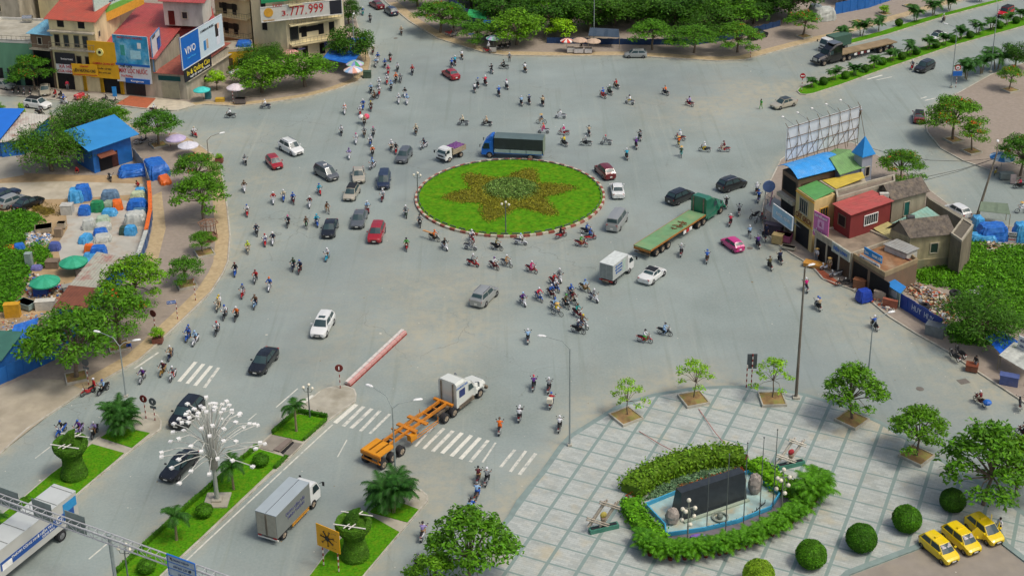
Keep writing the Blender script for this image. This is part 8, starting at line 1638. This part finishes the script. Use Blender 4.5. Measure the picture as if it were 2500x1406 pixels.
# round and square signs on striped posts
STR = M('white_post_paint', 'd6d2c8', .6); STD = M('red_post_paint', '8a2a26', .6)
def post(r, h, x0=0, y0=0, w=.05):
 b = MB(); n = int(h/.3)
 for k in range(n): b.tube([(x0, y0, k*h/n), (x0, y0, (k+1)*h/n)], w, 6, k % 2)
 b.build('post', [STD, STR], r)
def rsign(label, x, y, h, col, rr=.42, face=None, bar=None, sub=None, z=.15, rect=None, name=None):
 p = G(x, y); r = thing('road_sign', label, 'road sign', (p.x, p.y, z), R(face or 0)); post(r, h)
 if rr: MB().lathe([(.001, -.03), (rr, -.03), (rr, .02), (.001, .02)], 20, (0, -.06, h-.2), axis='Y').build('disc', M('sign_'+col, col, .5, .05), r)
 if bar: MB().box((0, -.1, h-.2), bar).build('bar', WHT, r)
 if sub: MB().box((0, -.07, h-.85), (.7, .04, .28)).build('sub_plate', M('sign_back', '5a6268', .6), r)
 if name: MB().box((-.5, -.05, h-.2), (1.0, .04, .35)).build('name_plate', SBB, r); text(r, name, (-.5, -.07, h-.2), (1, 0, 0), (0, 0, 1), .2, WHT, font_w=.85)
 return r
rsign('dark red round sign seen from behind at the tip of the centre median', 831, 950, 2.6, '6e2420', bar=(.12, .03, .4)); rsign('dark red round sign at the tip of the west median', 357, 1024, 2.5, '6e2420', bar=(.1, .03, .3), face=-20); rsign('grey backed round sign with a small plate, west median tip', 379, 1029, 2.4, '565c60', sub=1, face=-20, bar=(.1, .03, .25))
rsign('grey backed round sign by the stopped red motorbike', 217, 942, 2.9, '565c60', sub=1, face=-20); rsign('half green half red round sign above the potted shrub', 381, 822, 3.0, '5e2c26', face=-25); rsign('striped red and white pole without a sign, left pavement', 478, 736, 2.9, '5e2c26', rr=0)
rsign('blue street name sign on a striped post, left pavement', 434, 781, 2.4, '1763b8', rr=0, name='ĐƯỜNG', face=15); rsign('blue street name sign on the far pavement curve', 1832, 142, 2.8, '1763b8', rr=0, name='ĐƯỜNG'); rsign('blue street name sign near the green netting stall', 1158, 117, 2.6, '1763b8', rr=0, name='ĐƯỜNG')
rsign('red no entry sign at the western tip of the east median', 1957, 226, 2.9, 'a81c22', .45, bar=(.6, .03, .14)); rsign('striped pole standing by the grey fence, left pavement street side', 417, 360, 2.4, '5e2c26', rr=0); rsign('striped pole in front of the pale pink parasol cart', 570, 255, 2.4, '5e2c26', rr=0)
r = rsign('no trucks sign with red ring above a blue board, east road', 2333, 216, 3.6, 'a81c22', .5); MB().lathe([(.001, 0), (.34, 0), (.34, .02)], 18, (0, -.12, 3.4), axis='Y').build('sign_face', WHT, r); MB().box((.05, -.06, 2.4), (1.5, .05, .8)).build('blue_board', SBB, r); MB().box((0, -.16, 3.4), (.35, .02, .14)).build('truck_symbol', INK, r)
p = G(1827, 948); r = thing('road_sign', 'dark rectangular board seen from behind on two striped posts, plaza edge', 'road sign', (p.x, p.y, .15)); post(r, 2.6, -.22, 0, .06); post(r, 3.9, .28, 0, .06); MB().box((.25, .08, 3.0), (1.0, .05, 1.7)).build('board', M('board_back', '4a5256', .6), r)
a_, b_ = G(789, 1386), G(826, 1402); r = sign('yellow diagram sign of the roundabout on striped posts', a_-(b_-a_)*.28, b_+(b_-a_)*.22, 2.2, 4.4, M('sign_yellow', 'dda010', .5, .04), .06); d = (b_-a_).normalized(); nn_ = Vector((d.y, -d.x, 0)); C = (b_-a_)*.72+Vector((0, 0, 3.3))+nn_*.05
for q in (a_, b_): post(r, 4.2, (q-a_+(b_-a_)*.28).x-nn_.x*.1, (q-a_+(b_-a_)*.28).y-nn_.y*.1, .06)
b = MB(); c2 = lambda u, v: C+d*u+Vector((0, 0, v))
b.add([c2(.25*math.cos(k*PI/8), .25*math.sin(k*PI/8)) for k in range(16)], [tuple(range(16))])
for k in range(7): a = k*2*PI/7+.3; b.rod(c2(.2*math.cos(a), .2*math.sin(a)), c2(.72*math.cos(a), .72*math.sin(a)), .1, .02); b.rod(c2(.72*math.cos(a)-.1*math.sin(a), .72*math.sin(a)+.1*math.cos(a)), c2(.72*math.cos(a)+.1*math.sin(a), .72*math.sin(a)-.1*math.cos(a)), .06, .02)
b.build('diagram', INK, r)
for u, v in ((.75, .75), (.85, .1), (.7, -.7)): text(r, '~ ~ ~', c2(u, v), d, (0, 0, 1), .2, INK)
# gantry
A_, B_ = G(-90, 1178, 6.2), G(640, 1442, 6.2); r = thing('sign_gantry', 'white steel truss gantry with sign boards across the lower left road', 'gantry', (A_.x, A_.y, 0)); D = B_-A_; u_ = D.normalized(); n = int(D.length/.9); b = MB(); nn_ = Vector((u_.y, -u_.x, 0))*.25; Z = lambda t: Vector((0, 0, t))
for s_ in (1, -1):
 for z in (6.2, 5.6): b.tube([nn_*s_+Z(z), D+nn_*s_+Z(z)], .06, 6)
for k in range(n+1): c = D*k/n; b.rod(c+nn_+Z(5.6), c+nn_+Z(6.2), .04); b.rod(c-nn_+Z(5.6), c-nn_+Z(6.2), .04); b.rod(c+nn_+Z(6.2), c-nn_+Z(6.2), .04); b.rod(c+nn_+Z(6.2 if k % 2 else 5.6), D*min(n, k+1)/n+nn_+Z(5.6 if k % 2 else 6.2), .03)
b.build('truss', M('gantry_paint', 'b0b2b4', .5), r)
def on(px_, py_): q = G(px_, py_, 6.2)-A_; return u_*q.dot(u_)
c = on(270, 1304); MB().tube([c, c+Z(6.3)], .16, 8).build('post', STEEL, r)
for x0, x1, y0 in ((-18, 42, 1212), (76, 124, 1240), (158, 208, 1268)):
 c0, c1 = on(x0, y0-8), on(x1, y0+8); MB().add([c0-nn_*1.4+Z(4.9), c1-nn_*1.4+Z(4.9), c1-nn_*1.4+Z(6.8), c0-nn_*1.4+Z(6.8)]+[v-nn_*.2 for v in (c0-nn_*1.4+Z(4.9), c1-nn_*1.4+Z(4.9), c1-nn_*1.4+Z(6.8), c0-nn_*1.4+Z(6.8))], [(0, 1, 2, 3), (7, 6, 5, 4), (0, 4, 5, 1), (2, 6, 7, 3)]).build('sign_back', M('sign_back_grey', '7d8a86', .6, .1, 2), r)
c0, c1 = on(428, 1352), on(494, 1378); q = [c0+nn_*1.6+Z(4.9), c1+nn_*1.6+Z(4.9), c1+nn_*1.6+Z(6.9), c0+nn_*1.6+Z(6.9)]; MB().add(q+[v-nn_*.3 for v in q], [(0, 1, 2, 3), (7, 6, 5, 4), (0, 4, 5, 1), (2, 6, 7, 3)]).build('direction_sign', M('sign_pale_blue', 'a8b8c4', .5), r); b = MB()
for i in range(4): b.rod(q[i]+nn_*.05, q[(i+1) % 4]+nn_*.05, .12, .05)
for v in (.36, .66): b.rod(q[0].lerp(q[3], v)+nn_*.05, q[1].lerp(q[2], v)+nn_*.05, .05, .03)
b.build('sign_border', SBB, r); b = MB()
for (u, v, a) in ((.15, .82, 130), (.8, .5, 80), (.85, .18, 0)): c = q[0].lerp(q[1], u).lerp(q[3].lerp(q[2], u), v)+nn_*.08; dd = u_*math.cos(R(a))*.16+Z(math.sin(R(a))*.16); s2 = u_*math.sin(R(a))*.12-Z(math.cos(R(a))*.12); b.rod(c-dd, c+dd*.4, .07, .02); b.add([c+dd*1.4, c+s2, c-s2], [(0, 1, 2), (2, 1, 0)])
b.build('arrows', INK, r)
for t_, v in (('TRUNG TÂM TP', .82), ('SÂN BAY CÁT BI', .5), ('HÀ NỘI', .18)): text(r, t_, q[0].lerp(q[1], .5).lerp(q[3].lerp(q[2], .5), v)+nn_*.1, u_, (0, 0, 1), .22, NAVY)
# red and white water filled barriers
for s_, w_ in ((0, ('pale', 'white')), (1, ('red', 'red'))):
 for k in range(11):
  a, c = G(846+s_*6, 940+s_*3), G(984+s_*6, 811+s_*4); q0, q1 = a.lerp(c, k/11), a.lerp(c, (k+.96)/11); m_ = (q0+q1)/2; L_ = (q1-q0).length; o = MB().prism([(-L_/2, -.22), (L_/2, -.22), (L_/2, .22), (-L_/2, .2)], 0, .15).prism([(-L_/2, -.17), (L_/2, -.17), (L_/2, .17), (-L_/2, .17)], .15, .42, 1).build('road_barrier', [M('barrier_red', '8a322c', .6, .2, 2), M('barrier_white' if not s_ else 'barrier_pink', 'd0cac2' if not s_ else 'cc9c94', .6, .15, 2)], loc=(m_.x, m_.y, 0)); o.rotation_euler[2] = math.atan2((q1-q0).y, (q1-q0).x); tag(o, ORD[k]+(' red barrier block' if s_ else ' white barrier block')+' counted from the centre median tip', 'barrier', 'red barrier blocks in the row' if s_ else 'white barrier blocks in the row')
# low frames round the roundabout lawn
fo = None
for k in range(54):
 a = 2*PI*k/54; q = (RC.x+(RR-.55)*math.cos(a), RC.y+(RR-.55)*math.sin(a), .2)
 if fo is None: fo = MB().box((0, 0, .22), (.95, .05, .06)).rod((-.45, 0, 0), (-.45, 0, .25), .05).rod((.45, 0, 0), (.45, 0, .25), .05).box((0, 0, .12), (.8, .03, .08)).build('edging_rail', DSTEEL); o = fo
 else: o = fo.copy(); COL.objects.link(o)
 o.location = q; o.rotation_euler[2] = a+PI/2; tag(o, 'short low edging rail inside the roundabout kerb', 'edging rail', 'edging rails round the roundabout')
# drain slabs and pit
for pts, z, nm, m_, lb in (([(664,1066),(700,1075),(670,1106),(634,1097)], .2, 'drain_slab', M('slab_left', '8a8478', .9, .15, 1), 'wide concrete slab left of the open drain pit'), ([(702,1076),(714,1079),(683,1107),(668,1103)], .32, 'drain_slab', M('slab_mid', '7a6f66', .9, .15, 1), 'lifted brown slab lying beside the open drain pit'), ([(720,1083),(738,1086),(706,1118),(692,1112)], .2, 'drain_slab', M('slab_right', '7d786e', .9, .15, 1), 'narrow concrete slab right of the open drain pit')): tag(MB().prism(P2(pts), .1, z).build(nm, m_), lb, 'slab')
struct(MB().prism(P2([(714,1080),(720,1083),(692,1112),(684,1107)]), .1, .15).build('drain_pit', M('pit_dark', '18191a', .9)))
# ---- plaza monument
pool = P2([(1574,1241),(1655,1208),(1828,1160),(1905,1216),(1882,1250),(1800,1283),(1720,1302),(1624,1316),(1622,1292)])
r = thing('fountain', 'oval blue edged pool with a black granite wall in the hedge ring', 'fountain', (pool[0][0], pool[0][1], .14)); LP = [(x-pool[0][0], y-pool[0][1]) for x, y in pool]
MB().prism(LP, 0, .12).build('pool_floor', M('pool_floor_tiles', 'a0bcb8', .3, .2, 1, dirt='b09a70', dirtamt=.8), r); o_ = offset(LP, .12); b = MB()
for i in range(len(LP)): j = (i+1) % len(LP); b.add([LP[i]+(0,), LP[j]+(0,), LP[j]+(.5,), LP[i]+(.5,), o_[j]+(.5,), o_[i]+(.5,), o_[j]+(.1,), o_[i]+(.1,)], [(0, 1, 2, 3), (3, 2, 4, 5), (5, 4, 6, 7)])
b.build('rim', M('pool_rim_blue', '3f9ec4', .5, .12, 1), r)
fw_ = [Vector((G(*q, .2)-Vector((pool[0][0], pool[0][1], .14)))[:2]+(0,)) for q in ((1664,1272),(1823,1218))]; dd = (fw_[1]-fw_[0]).normalized(); n_ = Vector((-dd.y, dd.x, 0)); v = []
for z, k0, k1, e in ((.06, 0, 1.7, 0), (2.75, .35, 1.2, -.1)): v += [fw_[0]+n_*k0-dd*e+Z(z), fw_[1]+n_*k0+dd*e+Z(z), fw_[1]+n_*k1+dd*e+Z(z), fw_[0]+n_*k1-dd*e+Z(z)]
MB().add(v, [(0, 1, 5, 4), (1, 2, 6, 5), (2, 3, 7, 6), (3, 0, 4, 7), (4, 5, 6, 7)]).build('granite_wall', M('black_granite', '30363a', .35, .2, 2), r); MB().rod(fw_[0]-n_*.35+Z(.2), fw_[1]-n_*.35+Z(.2), .3, .2).build('plinth', M('pale_plinth', '9aa894', .6), r)
c0 = G(1758, 1264, .3)-Vector((pool[0][0], pool[0][1], .14)); MB().lathe([(.7, .0), (.75, .25), (.6, .25), (.6, 0)], 20, c0-Z(.1)).ball(tuple(c0+Z(.2)), .3, 8).build('spout_ring', M('spout_grey', '7a8478', .6, .3, 4), r); b = MB(); L2 = [G(*q, .4)-Vector((pool[0][0], pool[0][1], .14)) for q in ((1728,1290),(1780,1278),(1830,1260),(1868,1226))]; b.tube(L2, .04, 5)
for k in range(12): t = k/11*2.99; q = L2[int(t)].lerp(L2[int(t)+1], t-int(t)); b.rod(q, q+Z(.3), .05)
b.build('spray_pipe', BLK, r)
tag(MB().prism(P2([(1624,1318),(1720,1304),(1800,1285),(1882,1252),(1906,1216),(1938,1222),(1932,1248),(1880,1285),(1810,1313),(1725,1333),(1630,1334)]), .1, .32).build('granite_step', M('mauve_granite', '6f696c', .6, .12, 2)), 'mauve grey stone step along the front of the pool', 'step')
ROCK = M('pale_rock', '9c948a', .9, .4, 2.5, dirt='5a4f48', dirtamt=.6, bump=.6)
for x, y, h, w_, lb in ((1640, 1283, 1.6, .62, 'tall pale rock at the left end of the black wall'), (1842, 1208, 2.0, .68, 'tall pale rock with pink foot at the right end of the black wall')):
 p = G(x, y); b = MB(); b.ball((0, 0, h*.45), 1, 16); rg = np.random.default_rng(int(x)); b.v = [(a*w_*(1+.35*noise.noise(Vector((a*3, c*3, e*2+x)))), c*w_*.8*(1+.35*noise.noise(Vector((c*3, e*3, a)))), max(0, (e-h*.45)*h*.56*(1+.2*noise.noise(Vector((a*4, c*4, e*4))))+h*.5)) for a, c, e in b.v]; tag(b.build('rock', ROCK, loc=(p.x, p.y, .2)), lb, 'rock')
L_HB = leafmat('bright_hedge_leaves', '6aa814'); L_HR = leafmat('red_tipped_hedge_leaves', '5f8a1e')
hedge([(1536,1240),(1556,1278),(1584,1310),(1612,1336)], 1.7, 1.0, 'bright green hedge on the left side of the fountain', L_HB, .14, 55, z=.14, fluff=.14); hedge([(1838,1146),(1872,1176),(1915,1206),(1965,1222)], 1.7, 1.1, 'bright green hedge on the right side of the fountain', L_HB, .14, 55, z=.14, fluff=.14); hedge([(1540,1212),(1575,1180),(1650,1148),(1740,1128),(1815,1130)], 2.3, 1.1, 'red tipped dark hedge behind the fountain', L_HR, .15, 62, z=.14, fluff=.2)
carpet('hedge_tips', [(1526,1216),(1575,1164),(1650,1132),(1740,1112),(1826,1116),(1826,1134),(1745,1133),(1655,1155),(1590,1186),(1548,1222)], 1500, lambda x, y: 1.12, .13, leafmat('reddish_shoots', '8a4a24'), 31, (.5, 1.4), False)
o = carpet('low_planting', [(1572,1226),(1600,1192),(1700,1152),(1810,1140),(1828,1154),(1655,1203)], 2600, lambda x, y: .35, .16, leafmat('silver_spiky_leaves', '7d9c74'), 21, (.6, 1.4), False); hedge([(1655,1206),(1740,1178),(1815,1156)], .6, .4, 'strip of rusty orange flowers behind the black wall', leafmat('rusty_flower', 'b05a2a'), .1, 70, 'flower_strip', .14, None, .1, 'flowers')
PT = [G(*q) for q in ((1568,1338),(1590,1362),(1640,1370),(1700,1366),(1760,1356),(1830,1336),(1890,1308),(1940,1276),(1980,1238),(1992,1215))]; cum = [0]
for i in range(len(PT)-1): cum.append(cum[-1]+(PT[i+1]-PT[i]).length)
for k in range(34):
 s_ = cum[-1]*k/33; i = max(j for j in range(len(PT)-1) if cum[j] <= s_+1e-6); q = PT[i].lerp(PT[i+1], (s_-cum[i])/(cum[i+1]-cum[i])); r = thing('potted_palm', (ORD[k]+' small potted palm from the left end of the fountain front row' if k < 20 else ORD[33-k]+' small potted palm from the right end of the fountain front row'), 'potted plant', (q.x, q.y, .14), k*1.7, 'potted palms round the fountain'); r.scale = ((1.35 if k > 29 else .85),)*3
 if k == 0: po_ = MB().lathe([(.2, 0), (.32, .4), (.28, .4), (.26, .3), (.001, .3)], 10).build('pot', M('clay_pot', '6e2c22', .7), r).data
 else: link('pot', po_, r)
 o = link('crown', TREES['young'][0], r); o.location.z = .1; remat(o, 0, L_WEED)
for i, (x, y, h) in enumerate(((1725,1296,1162),(1771,1305,1116),(1814,1293,1088),(1853,1277,1075),(1886,1245,1056))): p = G(x, y); tag(MB().tube([(0, 0, 0), (0, 0, HT(x, y, h)-.1)], [.05, .03], 6).ball((0, 0, HT(x, y, h)), .08, 6).build('flagpole', DSTEEL, loc=(p.x, p.y, .3)), '%s bare flagpole from the left in front of the black wall' % ['first', 'second', 'third', 'fourth', 'fifth'][i], 'flagpole', 'flagpoles at the fountain')
for x, y, fl, lb in ((1474,1296,'a89c4a','wooden lattice frame on a green trough left of the fountain, with a yellow basket'),(1930,1141,'a8323a','wooden lattice frame on a green trough behind the fountain, with a red emblem')):
 p = G(x, y); r = thing('sculpture', lb, 'sculpture', (p.x, p.y, .14), .32); MB().box((0, 0, .2), (2.7, .55, .4)).box((0, 0, .42), (2.4, .3, .06), 1).build('trough', [M('trough_green', '3f7a68', .6, .15, 2), DARK], r); WD = M('grey_bamboo', 'a39b8c' if x < 1900 else 'c4beb0', .7, .2, 5)
 for a, c in (((-1.5, .7), (.1, 3.0)), ((-.45, .3), (1.15, 2.6))): MB().tube([(a[0], 0, a[1]), (c[0], 0, c[1])], .11, 6).tube([(a[0]+.25, .1, a[1]), (c[0]+.25, .1, c[1])], .1, 6).build('upright', WD, r)
 for a, c in (((-.5, 3.0), (1.4, 1.9)), ((-1.7, 1.6), (.4, .35))): MB().tube([(a[0], -.14, a[1]), (c[0], -.14, c[1])], .07, 6).tube([(a[0]+.05, -.14, a[1]+.2), (c[0]+.05, -.14, c[1]+.2)], .07, 6).build('crosspiece', WD, r)
 MB().tube([(-.1, 0, .7), (-.05, 0, 1.3)], [.1, .28], 8).build('basket', M('basket_brown', '8a7a68', .8), r); MB().ball((-.05, 0, 1.6), .33, 8, sc=(1, .5, .9)).build('flowers', M('dry_flowers', fl, .8, .4, 8), r)
tag(MB().ball((0, 0, .1), .5, 8, sc=(1.6, .6, .5)).build('cloth', M('purple_cloth', '8060b4', .8, .1, 3), loc=G(1706, 1312, .4)), 'purple cloth lying on the front edge of the pool', 'cloth')
# ---- planters, carts, bins, clutter
def boxy(label, x, y, d, col, cat, nm, rz=0, z=.15, top=None, legs=False):
 p = G(x, y); r = thing(nm, label, cat, (p.x, p.y, z), rz); b = MB().box((0, 0, d[2]/2+(.12 if legs else 0)), (d[0], d[1], d[2]-(.1 if legs else 0))); b.build('body', M(nm+'_'+col, col, .6, .2, 2, dirt='6f6a5c', dirtamt=.4), r); MB().box((0, 0, d[2]+.04), (d[0]*1.06, d[1]*1.06, .06)).build('top', M(nm+'_top_'+(top or col), top or col, .6, .15, 2), r)
 if legs:
  for sx in (1, -1):
   for sy in (1, -1): MB().rod((sx*d[0]*.42, sy*d[1]*.42, 0), (sx*d[0]*.42, sy*d[1]*.42, .2), .07).build('leg', BLK, r)
 return r
for x, y, z1, lb in ((512,588,.7,'wooden hexagonal planter with a trellis top at the left kerb'),):
 p = G(x, y); r = thing('planter', lb, 'planter', (p.x, p.y, .14)); MB().lathe([(1.0, 0), (1.1, .75), (.95, .75), (.95, .55), (.001, .55)], 6).build('tub', M('brown_tub', '8a6a54', .8, .15, 3), r); b = MB()
 for k in range(6): a = k*PI/3; c, s_ = math.cos(a), math.sin(a); a2 = a+PI/3; b.rod((c, s_, .7), (c*.9, s_*.9, 2.4), .09); b.rod((c*1.3, s_*1.3, 2.4), (math.cos(a2)*1.3, math.sin(a2)*1.3, 2.4), .08); b.rod((c*1.3, s_*1.3, 2.4), (0, 0, 2.8), .07); b.rod((c*.7, s_*.7, 2.58), (math.cos(a2)*.7, math.sin(a2)*.7, 2.58), .06)
 b.build('trellis', M('brown_tub', '8a6a54', .8, .15, 3), r)
for x, y, s_, lb in ((386,838,.42,'leafy shrub in a brown brick tub below the round sign'),(536,398,.3,'leafy shrub in a dark pot at the pavement corner by the banner pole')):
 p = G(x, y); r = thing('potted_shrub', lb, 'potted plant', (p.x, p.y, .14)); MB().box((0, 0, .3), (1.1, .8, .6)).build('tub', M('brick_tub', '7a4a3c', .8, .2, 4), r); o = link('foliage', TREES['lime'][0], r); o.scale = (s_,)*3; o.location.z = .1
for a in [('white sales cart under the red and white parasol',1393,132,(1.2,.6,1.0),'c8c4bc','cart','sales_cart'),('white sales cart with red lettering, middle of the far three',1413,133,(1.6,.7,.9),'ccc8c4','cart','sales_cart'),('white sales cart with red lettering, right of the far three',1436,133,(1.3,.7,.9),'ccc8c4','cart','sales_cart'),('food cart with a grey top under the pale pink parasol',588,256,(1.7,.9,.9),'6a5f5a','cart','food_cart'),('drink cart beside the vendor under the green parasol',1203,130,(1.3,.8,1.0),'c4c0b4','cart','drink_cart'),('green wheeled rubbish bin at the corner kerb',897,190,(1.3,1.0,1.1),'3c5240','bin','rubbish_bin',0,0),('grey wheeled metal skip by the royal blue wall',2283,820,(2.0,1.2,1.2),'6f7678','skip','skip',-.6),
 ('white metal box standing alone at the top of the yard',166,524,(1.5,1.2,1.3),'b8b8b0','box','metal_box'),('beige table with a draped cloth in the yard',108,568,(2.0,1.6,.7),'a89a80','table','table',.3),('small table on the reddish yard floor',152,560,(1.0,.8,.8),'b4a890','table','table'),('brown stand with a pale lid in the yard',145,580,(.9,.8,1.1),'8a7862','stand','stand'),('grey upright cabinet among the weeds',73,652,(.8,.7,1.7),'8a9a94','cabinet','cabinet'),('stand with a dark body in the weedy yard',130,655,(1.5,1.1,.9),'7a6a58','stand','stand'),('grey steel cupboard by the patched roof',268,658,(1.5,1.2,1.4),'9a9a90','cupboard','cupboard'),
 ('white counter in the yard kitchen',113,757,(2.2,.9,1.1),'c4c2b4','counter','counter',.1),('turquoise topped table in the yard kitchen',66,755,(2.0,1.2,.8),'8fa8a4','table','table',-.5),('yellow and orange banner stall at the left of the yard',33,775,(1.7,.8,1.6),'c8961c','stall','banner_stall',.1),('grey work bench by the patched shack',180,712,(2.4,.9,.8),'96968e','bench','work_bench',.5),('blue barrels group beside the lower green parasol',102,722,(1.6,.9,1.1),'1c4a9c','barrels','barrels'),('lattice steel rack under the yard centre',213,673,(2.2,1.4,1.0),'6f6a62','rack','steel_rack'),
 ('tan cardboard sheets heaped by the middle shop',1988,652,(2.4,1.2,.35),'c08a3c','cardboard','cardboard_heap',-.5),('stacked light boxes by the clothes stall',1898,595,(1.3,1.0,1.1),'b09a68','boxes','box_stack',-.5),('dark clothes rack under the corner awning',1888,575,(2.2,1.0,1.4),'3a3440','clothes rack','clothes_rack',-.5),('coloured clothes table under the corner awning',1912,592,(2.0,1.1,1.0),'9a4a6c','table','clothes_table',-.5),('pale table with yellow stool at the shop corner',1925,612,(1.6,.6,.4),'b8b4a0','table','table',-.5),('leaning wood boards before the last shop',2098,706,(1.4,.8,1.1),'8a5a3c','boards','board_stack',-.5),('framed pictures leaning by the green grey shed',2150,735,(1.6,.4,1.0),'b8a890','frames','picture_frames',-.55),('red and tan boards leaning at the shed',2172,752,(1.6,.4,.9),'9c5a44','boards','board_stack',-.55),
 ('rust coloured crate by the bright blue awning',2372,905,(1.2,1.0,.6),'7a4028','crate','crate',-.4),('blue fronted counter under the grey awning',2462,940,(1.8,.9,1.0),'4a5a8c','counter','counter',-.4),('dark table under the blue far tarpaulin roof',1198,100,(2,.8,.7),'4a443c','table','table'),('yellow crates under the turquoise parasol tree',538,250,(1.4,.8,.5),'c4a02c','crates','crates'),('teal kiosk beside the turquoise parasol',509,243,(.9,.8,1.6),'1f6a74','kiosk','kiosk'),('grey stone trough at the blue ringed parasol',2456,438,(1.8,.9,.8),'7a8480','counter','counter'),('white folding sign board at the right edge',2472,450,(.7,.3,1.2),'b8a8a4','sign','folding_sign'),('blue street banner leaning on the pole before the tiled forecourt',281,238,(.7,.1,1.6),'1d82c8','banner','banner')]:
 boxy(a[0], a[1], a[2], a[3], a[4], a[5], a[6], *(a[7:]), legs='table' in a[6] or 'cart' in a[6])
def rubble(nm, poly, n, smin, smax, cols, seed, h=.35):
 pp = P2(poly); A = np.array(pp); rg = np.random.default_rng(seed); mn, mx = A.min(0), A.max(0); Q = rg.uniform(mn, mx, (n*3, 2)); Q = Q[inside(Q, pp)][:n]; e = np.clip(poly_d(Q, pp)/1.5, .1, 1); b = MB()
 for q, k in zip(Q, e): s_ = rg.uniform(smin, smax); b.box((q[0], q[1], .16+h*k*rg.uniform(.3, 1)), (s_*rg.uniform(.6, 2.2), s_, s_*.4), int(rg.integers(0, len(cols))), rg.uniform(0, 3), Matrix.Rotation(rg.uniform(-.5, .5), 3, 'X'))
 o = b.build(nm, [M('rubble_'+c, c, .9) for c in cols]); o['kind'] = 'stuff'
RB_ = ['a89878', 'c8c0b0', '8a6a48', 'b8a890', '6f6458', '9aa4ac', 'a85a40']
rubble('rubble', [(2190,700),(2225,695),(2290,712),(2330,740),(2340,770),(2310,800),(2280,780),(2240,735)], 800, .1, .32, RB_, 1, .8); rubble('rubble', [(2345,715),(2400,680),(2425,700),(2415,725),(2370,735)], 420, .1, .3, ['c8c8c4', 'a0a8ac', '8f8478', 'd8d4cc'], 2, .7); rubble('rubble', [(2370,585),(2440,590),(2470,605),(2455,635),(2390,625)], 260, .12, .35, RB_, 3, .5)
rubble('rubble', [(60,575),(100,560),(128,580),(115,600),(70,605)], 300, .1, .3, ['c8c8c4', 'a0a8ac', 'b49a80', '4a7ab0', 'd8d4cc'], 4, .4); rubble('rubble', [(0,770),(110,765),(200,790),(140,840),(0,835)], 420, .06, .2, ['b4a488', 'c8c4b8', 'a85a3c', '8a7a60', '6a8ab0'], 5, .1); rubble('rubble', [(60,665),(130,680),(170,700),(160,760),(90,745),(60,720)], 360, .08, .28, ['b4a488', 'c8c4b8', '3a6ab0', '8a7a60', 'a8423c', '4a4844'], 6, .3); rubble('rubble', [(2060,690),(2150,730),(2190,760),(2170,765),(2100,722)], 150, .1, .3, ['b4a488', 'a85a3c', '5a6068', 'c8c4b8'], 8, .3)
for x, y, lb in ((2255,762,'old black tyre lying at the rubble heap'),(2330,730,'second old tyre near the white rubbish heap')): p = G(x, y); tag(MB().lathe([(.35, -.18), (.6, -.2), (.68, 0), (.6, .2), (.35, .18), (.35, -.18)], 18, (0, 0, .3)).build('tyre', TYRE, loc=(p.x, p.y, .5)), lb, 'tyre')
for a, c, lb in (((1560,1052),(1668,1112),'thin red cord from the westernmost planter to the hedge'),((1706,998),(1782,1100),'thin red cord from the second planter to the hedge')): p, q = G(*a, .2), G(*c, .9); tag(MB().tube([p, p.lerp(q, .5)-Vector((0, 0, .15)), q], .03, 4).build('cord', M('pinkish_cord', 'b0605a', .7)), lb, 'cord')
# every label must single its thing out
for lb, ns in USED.items():
 if len(ns) > 1 and not all('group' in bpy.data.objects[n] for n in ns if n in bpy.data.objects): print('DUP LABEL', lb, ns)
 if not 4 <= len(lb.split()) <= 16: print('LEN', len(lb.split()), lb)
